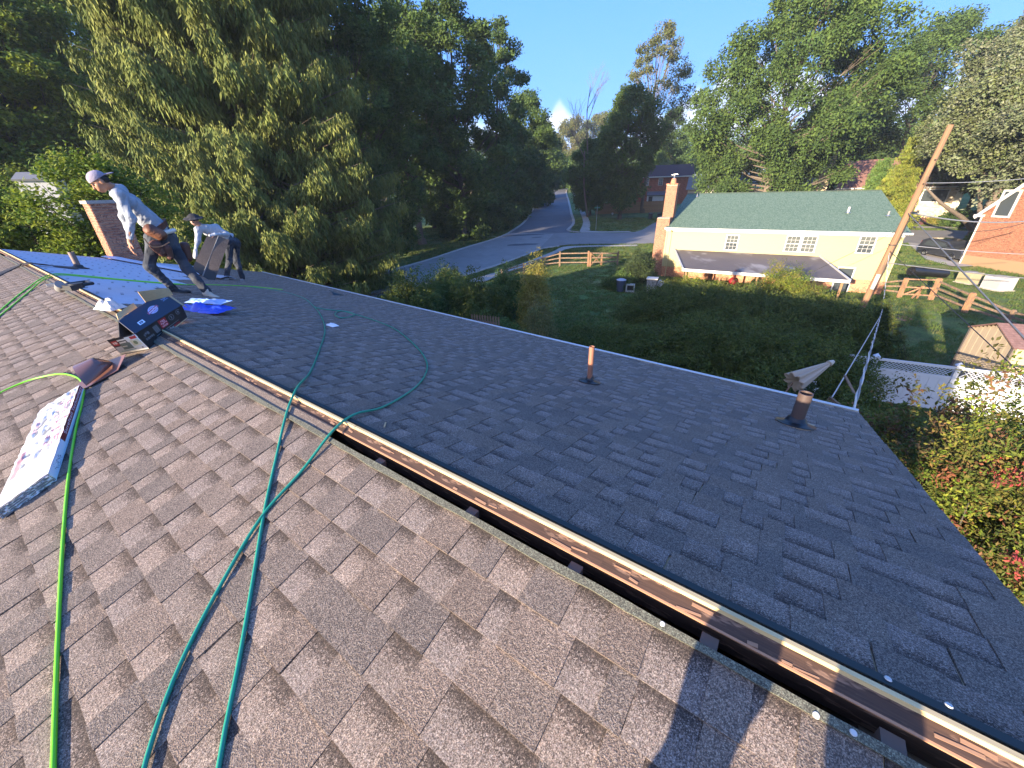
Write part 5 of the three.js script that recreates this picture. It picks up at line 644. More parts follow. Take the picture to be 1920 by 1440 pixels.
{ const c = roofPx(623, 611, 1, 0.012), t = thing('paper_scrap', 'small white scrap on the far slope beside the dark green hose', 'scrap', c, 40); part(t, 'sheet', crumple(c, 0.19, 0.08, 0.03, 23, 10), new THREE.MeshStandardMaterial({ color: lin(0.7, 0.72, 0.75), roughness: 0.6, side: THREE.DoubleSide })); }
{ const c = roofPx(722, 797, 1, 0.012), t = thing('paper_scrap', 'tiny pale splinter on the far slope near the hose loop', 'scrap', c, 100); part(t, 'sheet', bx(0.045, 0.004, 0.008, 0, 0.002, 0, 0.3), mats.tan); }
{ // brown metal flashing: flange and half cone
  const P = [[140, 727], [162, 727], [221, 694], [236, 664], [180, 684]].map(([x, y], i) => roofPx(x, y, -1, 0.022 + (i === 3 ? 0.05 : 0))), t = thing('metal_flashing', 'brown metal flashing with a shiny half cone lying above the wrapped bundle', 'flashing', P[1]), L = P.map((p) => p.clone().sub(P[1])), cop = new THREE.MeshPhysicalMaterial({ color: lin(0.20, 0.095, 0.072), roughness: 0.35, metalness: 0.3 });
  part(t, 'flange', [quad([L[0], L[1], L[2], L[4]], 6, 6, 0.003), quad([L[4], L[2], L[3], L[4].clone().lerp(L[3], 0.72)], 6, 6, 0.003)], cop);
  const a1 = roofPx(163, 724, -1, 0.026).sub(P[1]), a2 = roofPx(153, 693, -1, 0.026).sub(P[1]), a = a1.clone().lerp(a2, 0.5), b = roofPx(214, 681, -1, 0.03).sub(P[1]), d = b.clone().sub(a), n = roofN(-1), R1 = a1.distanceTo(a2) / 2, s = a2.clone().sub(a1).normalize(), pos = [], idx = [], N = 24, Mx = 14; for (let i = 0; i <= Mx; i++) { const k = i / Mx, r = R1 * Math.pow(1 - k, 0.75) + 0.001; for (let j = 0; j <= N; j++) { const q = Math.PI * j / N, o = a.clone().addScaledVector(d, k).addScaledVector(s, Math.cos(q) * r).addScaledVector(n, Math.sin(q) * Math.min(r, 0.1) * 0.95 + 0.004); pos.push(o.x, o.y, o.z); } } for (let i = 0; i < Mx; i++) for (let j = 0; j < N; j++) { const q = i * (N + 1) + j; idx.push(q, q + 1, q + N + 1, q + 1, q + N + 2, q + N + 1); }
  const g = new THREE.BufferGeometry(); g.setAttribute('position', new THREE.Float32BufferAttribute(pos, 3)); g.setIndex(idx); g.computeVertexNormals(); part(t, 'half_cone', g, new THREE.MeshPhysicalMaterial({ color: lin(0.22, 0.11, 0.085), roughness: 0.2, metalness: 0.45, side: THREE.DoubleSide }));
}
{ // white-wrapped bundle of shingles, torn open at its lower end
  const h = 0.055, T = [[-14, 962], [91, 888], [149, 722], [75, 769]].map(([x, y]) => roofPx(x, y, -1, h)), B = T.map((p) => p.clone().addScaledVector(roofN(-1), -h + 0.008)), t = thing('shingle_bundle', 'white paper-wrapped bundle of shingles with red print and red-edged side', 'bundle', B[0]), L = (p) => p.clone().sub(B[0]);
  const topTex = canvasTex(512, 1024, (c, W, H) => { c.fillStyle = '#c9c6c0'; c.fillRect(0, 0, W, H); const r = rng(6); for (let i = 0; i < 260; i++) { c.fillStyle = `rgba(${170 + r() * 50},${170 + r() * 50},${165 + r() * 50},0.5)`; c.fillRect(r() * W, r() * H, 10 + r() * 60, 3 + r() * 12); } for (let k = 0; k < 6; k++) { c.fillStyle = 'rgba(190,80,82,0.55)'; c.fillRect(300, 80 + k * 105, 170, 78); c.fillStyle = '#e9dcd6'; for (let i = 0; i < 5; i++) c.fillRect(314 + i * 30, 90 + k * 105 + (i % 2) * 6, 16, 44 + (i * 7) % 17); c.fillRect(306, 148 + k * 105, 158, 4); } c.fillStyle = 'rgba(195,95,90,0.5)'; c.fillRect(40, 40, 60, 330); c.fillRect(30, 560, 60, 240); c.fillStyle = '#ece5de'; for (let i = 0; i < 22; i++) c.fillRect(46, 50 + i * 15, 46, 5); c.fillStyle = 'rgba(70,80,100,0.7)'; for (let i = 0; i < 8; i++) { c.save(); c.translate(120 + r() * 300, 420 + r() * 560); c.rotate(1.2 + r()); c.fillRect(0, 0, 20 + r() * 90, 2 + r() * 3); c.restore(); } });
  const sideTex = canvasTex(1024, 128, (c, W, H) => { c.fillStyle = '#dfe3ea'; c.fillRect(0, 0, W, H); c.fillStyle = '#7d1420'; c.fillRect(330, 0, 700, 76); c.fillStyle = '#e3c3c6'; c.font = 'bold 62px sans-serif'; c.fillText('SureNail Technology', 400, 56); c.fillStyle = '#3f4b66'; const r = rng(3); for (let i = 0; i < 60; i++) c.fillRect(60 + r() * 130, 20 + r() * 90, 3 + r() * 9, 2 + r() * 5); });
  const w = (u, v) => 0.004 * fbm(u * 7, v * 12, 1e6, 3) + 0.016 * sstep(0.28, 0, v) * (fbm(u * 9, v * 20, 1e6, 4) - 0.5);
  const gt = quad([L(T[0]), L(T[1]), L(T[2]), L(T[3])], 30, 60, 0, w); part(t, 'paper_top', gt, new THREE.MeshStandardMaterial({ map: topTex, roughness: 0.65, side: THREE.DoubleSide }));
  part(t, 'printed_side', quad([L(B[1]), L(B[2]), L(T[2]), L(T[1])], 20, 4, 0.003), new THREE.MeshStandardMaterial({ map: sideTex, roughness: 0.55, side: THREE.DoubleSide })); part(t, 'paper_side', [quad([L(B[2]), L(B[3]), L(T[3]), L(T[2])], 6, 3, 0.003), quad([L(B[3]), L(B[0]), L(T[0]), L(T[3])], 8, 3, 0.003)], mats.white);
  const torn = quad([L(B[0]), L(B[1]), L(T[1]), L(T[0])], 40, 10, 0, (u, v) => 0.03 * (fbm(u * 22, v * 9, 1e6, 4) - 0.35)); part(t, 'torn_end', torn, new THREE.MeshStandardMaterial({ color: lin(0.62, 0.62, 0.62), roughness: 0.8, side: THREE.DoubleSide }));
  const lay = []; for (let k = 0; k < 5; k++) lay.push(quad([L(B[0]), L(B[1]), L(B[2]), L(B[3])].map((p) => p.addScaledVector(roofN(-1), 0.004 + k * 0.0105)), 1, 1, 0.006)); part(t, 'shingle_stack', lay.map((g) => g.scale(0.985, 0.985, 0.985).translate(0.006, 0.001, 0.004)), mats.grey);
}
// ───────── yard and street furniture ─────────
const poleB = gp(1596, 616), poleD = Math.hypot(poleB.x, poleB.z), poleH = heightAt(1783, 234, poleD);
const poleTop = at(1783, 234, 1).sub(EYE), pk = poleD / Math.hypot(poleTop.x, poleTop.z), poleT = EYE.clone().addScaledVector(poleTop, pk);
const onPole = (px, py) => { const r = ray(px, py), k = poleD / Math.hypot(r.x, r.z); const y = EYE.y + r.y * k, f = y / poleT.y; return V(lerp(poleB.x, poleT.x, f), y, lerp(poleB.z, poleT.z, f)); };
{ const t = thing('utility_pole', 'leaning bare wooden utility pole with wires in front of the yellow house', 'utility pole', poleB), L = (p) => p.clone().sub(poleB); const g = bar(V(0, -0.5, 0), L(poleT), 0.36, 0.25, 18), uv = g.attributes.uv; for (let i = 0; i < uv.count; i++) uv.setXY(i, uv.getX(i) * 2, uv.getY(i) * 2.5); part(t, 'pole', g, new THREE.MeshStandardMaterial({ map: poleTex, color: lin(1.0, 0.98, 0.95), roughness: 0.95 }));
  const hw = L(onPole(1703, 398)); part(t, 'cable_bracket', [bx(0.55, 0.06, 0.06, hw.x + 0.2, hw.y, hw.z + 0.12, 0.4), cyl(0.06, 0.06, 0.14, hw.x + 0.42, hw.y - 0.05, hw.z + 0.1, 12), new THREE.TorusGeometry(0.19, 0.014, 6, 20).translate(hw.x + 0.55, hw.y - 0.42, hw.z + 0.1), new THREE.TorusGeometry(0.15, 0.014, 6, 20).translate(hw.x + 0.5, hw.y - 0.4, hw.z + 0.16)], mats.dark);
  const s1 = L(onPole(1632, 512)), s2 = L(onPole(1622, 533)), of = V(-0.62, 0, 0.78).multiplyScalar(0.17); part(t, 'white_guard', bar(s1.clone().add(of), s2.clone().add(of).add(V(0, -0.2, 0)), 0.26, 0.06), mats.offwhite); part(t, 'riser_cable', tube([onPole(1706, 410), onPole(1680, 455), onPole(1662, 478), onPole(1640, 520), onPole(1618, 560)].map((p) => L(p).add(V(0.17, 0, 0.1))), 0.02, 30, 6), mats.black); part(t, 'metal_band', cyl(0.17, 0.17, 0.05, L(onPole(1672, 460)).x, L(onPole(1672, 460)).y, L(onPole(1672, 460)).z, 18), mats.dark);
  for (const py of [300, 345]) { const q = L(onPole(1783 - (py - 234) * 0.51, py)); part(t, 'bolt', cyl(0.03, 0.03, 0.06, 0, 0, 0, 10).rotateX(1.57).translate(q.x - 0.08, q.y, q.z + 0.13), mats.dark); }
}
function wire(a, b, r, sag, label, m = mats.dark, group) { const P = []; for (let i = 0; i <= 12; i++) P.push(a.clone().lerp(b, i / 12).add(V(0, -sag * 4 * (i / 12) * (1 - i / 12), 0))); return solo('cable', tube(P, r * 1.35, 60, 5), m, label, 'cable', group); }
const pale = mat([0.45, 0.44, 0.42], 0.5);
wire(onPole(1738, 343), at(1960, 331, 45), 0.012, 0.1, 'thin pale top wire running right from high on the pole', pale);
wire(onPole(1703, 398), at(1960, 411, 48), 0.028, 0.35, 'thick cable running right from the pole bracket across the brick gable', mat([0.3, 0.3, 0.3], 0.5));
wire(onPole(1703, 401), at(1960, 404, 42), 0.012, 0.9, 'thin sagging line below the thick cable at the pole bracket');
wire(onPole(1680, 457), at(1960, 478, 46), 0.014, 0.1, 'pale wire crossing in front of the minivan', pale);
{ const a = onPole(1660, 492), b = at(1960, 525, 40); wire(a, b, 0.022, 0.05, 'grey cable with a black splice case right of the pole', mat([0.2, 0.2, 0.2], 0.5)); const p0 = near(1708, 508, a.clone().lerp(b, 0.2)), p1 = near(1772, 513, a.clone().lerp(b, 0.42)); solo('splice_case', [bar(p0, p1, 0.5, 0.5, 14), bar(p0.clone().lerp(p1, -0.03), p0.clone().lerp(p1, 0.05), 0.3, 0.3, 12), bar(p0.clone().lerp(p1, 0.95), p0.clone().lerp(p1, 1.03), 0.3, 0.3, 12)], mats.black, 'black cylindrical splice case hanging on the grey cable above the rail fence', 'splice case'); }
wire(onPole(1706, 399), at(1965, 682, 14), 0.018, 0.0, 'straight service wire dropping from the pole bracket toward the lower right border', mat([0.16, 0.16, 0.15], 0.5));
wire(onPole(1668, 470), at(1980, 762, 13), 0.010, 0.0, 'thin dark wire slanting over the shed to the right border');
wire(onPole(1690, 430), near(1436, 548, V(22, 1.2, -24)), 0.010, 0.1, 'thin wire from the pole down toward the bushes at the patio');
{ // twisted service drop to our gable corner
  const a = roofPx(1597, 778, 1, -0.05), b = near(1655, 578, poleB.clone().add(V(-1, 3.4, 3))), c = onPole(1676, 470), P = [], Q = []; for (let i = 0; i <= 80; i++) { const k = i / 80, p = k < 0.6 ? a.clone().lerp(b, k / 0.6) : b.clone().lerp(c, (k - 0.6) / 0.4); const w = i * 1.6, r = 0.012 + 0.012 * k; P.push(p.clone().add(V(Math.cos(w) * r, Math.sin(w) * r, 0))); Q.push(p.clone().add(V(-Math.cos(w) * r, -Math.sin(w) * r, 0))); }
  const t = thing('service_drop', 'twisted black and white service cable rising from the roof corner to the pole', 'cable', a); part(t, 'white_strand', tube(P.map((p) => p.sub(a)), 0.011, 400, 5), mats.white); part(t, 'black_strand', tube(Q.map((p) => p.sub(a)), 0.011, 400, 5), mats.grey); part(t, 'anchor', bx(0.06, 0.3, 0.06, 0, -0.1, 0), mats.white);
}
wire(near(1655, 585, poleB.clone().add(V(-1.5, 3, 3.5))), near(1560, 745, V(8, 4, -9)), 0.012, 0.05, 'faint grey wire hanging left of the twisted service cable', pale);
// hedge between the yards: overlapping overgrown shrubs
{ const L = [[1240, 28, 622, 31, 3.0, 1.9], [1320, 27, 600, 33, 3.0, 2.1], [1400, 27, 590, 34, 3.1, 2.3], [1480, 26.5, 600, 35, 3.0, 2.2], [1560, 26.5, 610, 36, 2.7, 2.1], [1290, 20, 690, 37, 3.2, 2.1], [1400, 18.5, 700, 38, 3.1, 2.8], [1500, 18, 720, 39, 2.9, 2.7], [1180, 21, 680, 40, 3.0, 1.2], [1080, 21, 660, 41, 2.6, 0.9], [1572, 19, 720, 42, 1.7, 2.3]];
  const W = ['leftmost back', 'second back', 'third back', 'tall back', 'sixth back', 'rightmost back', 'near middle-left', 'near middle', 'near middle-right', 'near left', 'leftmost near', 'rightmost near'];
  L.forEach(([px, D, , s, rx, ry], i) => bush({ name: 'hedge_shrub', label: W[i] + ' shrub of the overgrown dark hedge between our eave and the patio', base: polar(px, D, 600), rx, ry: ry, rz: rx * 0.85, n: 2600, cols: G.hedge, seed: 400 + s, size: 0.24, leaf: 0.11, wid: 0.05, nl: 18, stems: 26, spiky: 0.25, group: 'shrubs of the overgrown hedge' }));
  const T = [[1290, 545, 1.5, 1.55, 'leftmost sunlit'], [1345, 545, 1.5, 1.5, 'second sunlit'], [1395, 550, 1.4, 1.3, 'third sunlit'], [1462, 540, 1.7, 2.75, 'tallest sunlit'], [1505, 565, 1.4, 2.0, 'fifth sunlit'], [1545, 580, 1.2, 1.5, 'sixth sunlit'], [1600, 590, 1.1, 1.15, 'rightmost sunlit']];
  T.forEach(([px, py, rx, ry, w], i) => bush({ name: 'sunlit_shrub', label: w + ' yellow-green shrub in front of the patio roof', base: polar(px, 33 - i * 0.45, 560), rx, ry, n: 1500, cols: [...G.yellow, ...G.hedge, ...G.maple], seed: 440 + i, size: 0.26, leaf: 0.13, wid: 0.045, nl: 18, stems: 24, spiky: 0.4, group: 'sunlit shrubs before the patio' }));
}
bush({ name: 'tall_weed_bush', label: 'tall sunlit yellow bush beside the split-rail fence, in the middle of the yard edge', base: polar(1003, 22.5, 610), rx: 0.9, ry: 3.9, rz: 1.0, n: 900, cols: G.yellow, seed: 461, size: 0.26, leaf: 0.16, wid: 0.04, nl: 16, stems: 60, spiky: 0.5, bark: mat([0.42, 0.33, 0.14], 0.9) });
bush({ name: 'tall_weed_bush', label: 'sunlit straw-coloured lower bush against the eave below the tall yellow bush', base: polar(1012, 18, 660), rx: 0.9, ry: 2.9, n: 600, cols: G.pale, seed: 462, size: 0.2, leaf: 0.12, wid: 0.03, nl: 14, stems: 50, spiky: 0.5, bark: mat([0.42, 0.33, 0.14], 0.9) });
[[830, 26, 3.4, 2.2, 471, 'dark leafy thicket right of the spruce foot'], [895, 24, 3.2, 1.9, 472, 'dark thicket behind the picket panel'], [950, 27, 3.0, 1.8, 473, 'dark thicket left of the tall yellow bush'], [760, 23, 3.6, 2.0, 474, 'dark thicket at the edge of the spruce'], [930, 19, 1.9, 1.7, 475, 'dark thicket close to the middle of the eave'], [850, 34, 1.9, 1.5, 476, 'thicket with gaps along the near sidewalk']].forEach(([px, D, ry, rx, s, label], i) => bush({ name: 'thicket', label, base: polar(px, D, 560), rx, ry, n: 1500, cols: i % 2 ? G.hedge : G.oak, seed: s, size: 0.24, leaf: 0.13, wid: 0.06, nl: 16, stems: 26, spiky: 0.3 }));
bush({ name: 'corner_bush', label: 'dark rounded bush left of the big brick chimney', base: polar(1192, 37.5, 545), rx: 1.6, ry: 2.7, n: 2000, cols: G.shrubGreen, seed: 481, size: 0.22, leaf: 0.12, wid: 0.06 });
bush({ name: 'corner_bush', label: 'low spreading bush before the dark bush by the chimney', base: polar(1165, 36.8, 545), rx: 1.7, ry: 1.3, n: 1400, cols: G.oak, seed: 482, size: 0.2, leaf: 0.1, wid: 0.05 });
{ const q = gp(1163, 546), t = thing('trash_can', 'blue-grey round trash can with pale lid on the lawn', 'trash can', q); part(t, 'body', cyl(0.32, 0.4, 0.95, 0, 0, 0, 24), mat([0.045, 0.055, 0.085], 0.5)); part(t, 'lid', new THREE.LatheGeometry([[0, 0.14], [0.2, 0.12], [0.4, 0.05], [0.43, 0.0], [0.4, -0.02]].map(([a, b]) => new THREE.Vector2(a, b)), 24).translate(0, 0.97, 0), mat([0.33, 0.35, 0.42], 0.5)); part(t, 'handle', bar(V(0.4, 0.7, -0.1), V(0.4, 0.7, 0.1), 0.05), mats.black); }
{ const q = gp(1181, 547), t = thing('crate', 'small pale open-fronted crate right of the trash can', 'crate', q, 200); part(t, 'frame', [bx(0.72, 0.09, 0.5, 0, 0.62, 0), bx(0.72, 0.08, 0.5, 0, 0.06, 0), bx(0.09, 0.5, 0.5, -0.32, 0.35, 0), bx(0.09, 0.5, 0.5, 0.32, 0.35, 0)], mat([0.33, 0.34, 0.30], 0.8)); part(t, 'back', bx(0.56, 0.5, 0.03, 0, 0.35, -0.22), mats.dark); }
{ const q = gp(1220, 549), t = thing('heat_pump', 'tall grey round-cornered heat pump at the chimney foot', 'air conditioner', q, 205); part(t, 'case', [bx(0.82, 1.15, 0.82, 0, 0.62, 0)], mat([0.16, 0.15, 0.14], 0.6)); for (let i = 0; i < 7; i++) part(t, 'grille_bar', bx(0.018, 1.0, 0.02, -0.33 + i * 0.11, 0.62, 0.425), mats.offwhite).name = numbered('grille_bar'); part(t, 'top', [bx(0.9, 0.07, 0.9, 0, 1.23, 0), cyl(0.34, 0.3, 0.04, 0, 1.26, 0, 24)], mats.offwhite); part(t, 'pad', bx(1, 0.07, 1, 0, 0.035, 0), mats.concrete); }
{ const q = gp(1236, 548), t = thing('garden_ornament', 'white tangled garden ornament at the corner of the yellow house', 'ornament', q); part(t, 'stake', [bar(V(0, 0, 0), V(0, 0.8, 0), 0.05, 0.05, 8), bar(V(-0.2, 0.2, 0.1), V(0.05, 0.75, 0), 0.04), bar(V(0.2, 0.1, 0.1), V(-0.05, 0.6, 0), 0.04)], mats.white); part(t, 'head', new THREE.TorusKnotGeometry(0.17, 0.05, 50, 8).translate(0, 0.75, 0), mats.white); }
// split-rail fences
function post(px, py, ty, w, m, label, group) { const b = gp(px, py), D = Math.hypot(b.x, b.z), r = ray(px, ty), h = EYE.y + r.y * D / Math.hypot(r.x, r.z) - b.y; const g = [bx(w, h, w, 0, h / 2, 0), bx(w * 0.7, 0.05, w * 0.7, 0, h + 0.02, 0)]; return { b, h, g, m, label, group }; }
function railFence(name, label, posts, rails, m, bright = []) { const P = posts.map(([x, y, t, w]) => post(x, y, t, w ?? 0.16)), t = thing(name, label, 'fence', P[0].b), L = (p) => p.clone().sub(P[0].b); P.forEach((p, i) => { const k = part(t, 'post', p.g, bright.includes(i) ? mats.cedar : m); k.position.copy(L(p.b)); k.name = numbered('post'); }); for (const [i, j] of rails) for (const f of [0.28, 0.58, 0.88]) part(t, 'rail', bar(L(P[i].b).add(V(0, P[i].h * f, 0)), L(P[j].b).add(V(0, P[j].h * f, 0)), 0.06, 0.12), m).name = numbered('rail'); return { t, P, L }; }
railFence('rail_fence', 'grey split-rail fence along the near sidewalk with one bright post', [[941, 524, 506], [982, 512, 494], [1017, 501, 482], [1049, 500, 472], [1102, 500, 471], [1157, 497, 472]], [[0, 1], [1, 2], [2, 3], [3, 4], [4, 5]], mats.greyWood, [4]);
{ const { t, P, L } = railFence('gate_frame', 'short bright wooden gate section with crossed braces in the far rail fence', [[1106, 500, 474], [1127, 497, 474]], [], mats.cedar, [0, 1]); part(t, 'brace', bar(L(P[0].b).add(V(0, 0.1, 0.05)), L(P[1].b).add(V(0, P[1].h, 0.05)), 0.09, 0.07), mats.cedar); part(t, 'brace', bar(L(P[1].b).add(V(0, 0.1, 0.09)), L(P[0].b).add(V(0, P[0].h, 0.09)), 0.09, 0.07), mats.cedar); }
{ const { t, P, L } = railFence('rail_fence', 'sunlit split-rail fence with gate right of the utility pole', [[1648, 549, 526], [1685, 558, 520, 0.22], [1744, 562, 521, 0.24], [1807, 586, 548, 0.24], [1886, 610, 580], [1975, 645, 605]], [[0, 1], [2, 3], [3, 4], [4, 5]], mats.greyWood, [1, 2, 3]); part(t, 'brace', bar(L(P[1].b).add(V(0, 0.15, 0)), L(P[2].b).add(V(0, P[2].h * 0.95, 0)).lerp(L(P[1].b), 0.45), 0.1, 0.09), mats.cedar); for (const f of [0.2, 0.55, 0.95]) part(t, 'gate_rail', bar(L(P[1].b).add(V(0, P[1].h * f, 0)), L(P[2].b).add(V(0, P[2].h * f, 0)), 0.07, 0.1), mats.cedar).name = numbered('gate_rail'); const mm = L(P[1].b).lerp(L(P[2].b), 0.58); part(t, 'gate_stile', [bx(0.09, 0.95, 0.09, mm.x, mm.y + 0.5, mm.z), bar(mm.clone().add(V(-0.4, 0.05, 0)), mm.clone().add(V(0.15, 0.95, 0)), 0.09)], mats.cedar); }
{ // picket panel by our eave
  const b = polar(905, 17.5, 610), t = thing('picket_fence', 'weathered picket panel seen over the middle of the eave', 'fence', b, 205), y = heightAt(908, 592, 17.5); for (let i = 0; i < 11; i++) part(t, 'picket', [bx(0.07, y, 0.02, -0.55 + i * 0.14, y / 2, 0), bx(0.06, 0.06, 0.02, -0.55 + i * 0.14, y, 0, 0, 0, 0.785)], mats.greyWood).name = numbered('picket'); part(t, 'rail', bx(1.5, 0.09, 0.04, 0, y - 0.3, -0.03), mats.greyWood); }
{ // closed parasol
  const c = at(1500, 712, 13.5), tip = near(1558, 680, c.clone().add(V(0.9, 0.5, -0.2))), bot = near(1486, 717, c.clone().add(V(-0.3, -0.2, 0.1))), d = tip.clone().sub(bot), L0 = d.length(), t = thing('garden_parasol', 'folded beige garden parasol leaning behind the eave near the thick vent', 'parasol', bot);
  const pos = [], idx = [], n = 40, m = 12; for (let j = 0; j <= m; j++) { const v = j / m; for (let i = 0; i <= n; i++) { const a = i / n * 6.2832, r = (0.27 * (1 - v) + 0.05) * (0.78 + 0.22 * Math.cos(a * 8)); pos.push(Math.cos(a) * r, v * L0, Math.sin(a) * r); } } for (let j = 0; j < m; j++) for (let i = 0; i < n; i++) { const k = j * (n + 1) + i; idx.push(k, k + n + 1, k + 1, k + 1, k + n + 1, k + n + 2); } { const c0 = pos.length / 3; pos.push(0, L0 * 0.16, 0); for (let i = 0; i < n; i++) idx.push(c0, i, i + 1); } const g = new THREE.BufferGeometry(); g.setAttribute('position', new THREE.Float32BufferAttribute(pos, 3)); g.setIndex(idx); g.computeVertexNormals();
  const q = new THREE.Quaternion().setFromUnitVectors(V(0, 1, 0), d.clone().normalize()), cv = part(t, 'canopy', g, new THREE.MeshStandardMaterial({ color: lin(0.42, 0.33, 0.24), roughness: 0.85, side: THREE.DoubleSide })); cv.quaternion.copy(q); const tp = part(t, 'finial', cyl(0.09, 0.05, 0.14, 0, L0 - 0.06, 0, 12), mat([0.5, 0.42, 0.32], 0.8)); tp.quaternion.copy(q); const pl = part(t, 'pole', bar(V(0, 0, 0), V(d.x * -1.2, -bot.y, d.z * -1.2), 0.05, 0.05, 10), mats.greyWood); void pl; }
{ // leaning lattice panel and board
  const a = near(1556, 745, V(8.5, 3, -10)), b = near(1596, 775, V(8.4, 2.4, -9.2)), t = thing('slatted_panel', 'dark slatted wooden panel beside the roof corner below the service cable', 'panel', a), L = (p) => p.clone().sub(a), dn2 = V(-0.5, -1.6, -0.2); for (let i = 0; i < 12; i++) { const p = L(a.clone().lerp(b, i / 11)); part(t, 'slat', bar(p, p.clone().add(dn2), 0.05, 0.018), mats.greyWood).name = numbered('slat'); } part(t, 'top_rail', bar(L(near(1584, 704, V(8.7, 3.6, -10))), L(near(1606, 745, V(8.4, 3.0, -9.2))), 0.06, 0.03), mats.greyWood); part(t, 'rail', bar(L(a), L(b), 0.07, 0.05), mats.greyWood); }
// street sign, posts
{ const b = gp(1117, 432), h = heightAt(1120, 388, Math.hypot(b.x, b.z)) - b.y, t = thing('street_sign', 'slim street sign post with green blades at the corner of the side road', 'street sign', b); part(t, 'post', cyl(0.035, 0.035, h, 0, 0, 0, 8), mats.steel); part(t, 'sign_blade', [bx(0.95, 0.2, 0.02, 0, h - 0.1, 0), bx(0.02, 0.2, 0.95, 0, h + 0.11, 0)], mat([0.02, 0.16, 0.09], 0.5)); }
{ const b = gp(1078, 396), t = thing('marker_post', 'slim white marker post on the strip between far kerb and sidewalk', 'post', b); part(t, 'post', cyl(0.05, 0.04, 2.3, 0, 0, 0, 8), mats.offwhite); part(t, 'plate', bx(0.25, 0.3, 0.03, 0, 2.2, 0), mats.white); }
{ const b = gp(1036, 341), t = thing('marker_post', 'white post far up the road at the left kerb', 'post', b); part(t, 'post', cyl(0.12, 0.1, 3.5, 0, 0, 0, 8), mats.white); part(t, 'cap', new THREE.SphereGeometry(0.2, 10, 8).translate(0, 3.5, 0), mats.white); }
{ // shed
  const a = hp(1785, 692, 0), azs = 214, t = thing('garden_shed', 'beige vertical-boarded shed with brown roof behind the white fence', 'shed', gp(1777, 690), 0); void a; void azs;
  const A = gp(1783, 692), B = gp(1852, 738), d = B.clone().sub(A), W = d.length(); d.normalize(); t.rotation.y = Math.atan2(-d.z, d.x); t.position.copy(A); t.updateMatrixWorld(true);
  const e = planeHit(t, 1815, 602).y, e2 = planeHit(t, 1880, 642).y, EV = (e + e2) / 2 - 0.05, pk = planeHit(t, 1856, 598).y; void pk; const D = 3.4, bm = new THREE.MeshStandardMaterial({ color: lin(0.42, 0.33, 0.22), roughness: 0.85 }); let n = 0;
  for (let x = 0; x < W - 0.01; x += 0.2) part(t, 'board', bx(0.192, EV + 0.5 * (1 - Math.abs(x + 0.1 - W / 2) / (W / 2)), 0.03, x + 0.1, (EV + 0.5 * (1 - Math.abs(x + 0.1 - W / 2) / (W / 2))) / 2, 0.012 - (n++ % 2) * 0.006), bm).name = numbered('board');
  for (let z = 0.05; z < D; z += 0.25) part(t, 'board', bx(0.03, EV, 0.24, W + 0.01, EV / 2, -z - 0.12), bm).name = numbered('board'); part(t, 'wall', [bx(W - 0.05, EV, D, W / 2, EV / 2, -D / 2 - 0.02)], bm);
  const rm = new THREE.MeshStandardMaterial({ map: roofTex([0.17, 0.09, 0.07], [0.25, 0.14, 0.11], 21), roughness: 0.9 }); roofSheet(t, 'roof', [V(W + 0.15, EV, 0.12), V(W + 0.15, EV, -D - 0.15), V(W / 2, EV + 0.62, -D - 0.15), V(W / 2, EV + 0.62, 0.12)], rm, 0.05); roofSheet(t, 'roof', [V(-0.15, EV, -D - 0.15), V(-0.15, EV, 0.12), V(W / 2, EV + 0.62, 0.12), V(W / 2, EV + 0.62, -D - 0.15)], rm, 0.05); part(t, 'corner_trim', [bx(0.1, EV, 0.1, W + 0.03, EV / 2, 0.03), bx(0.1, EV, 0.1, -0.02, EV / 2, 0.03)], mat([0.12, 0.10, 0.085], 0.8)); }
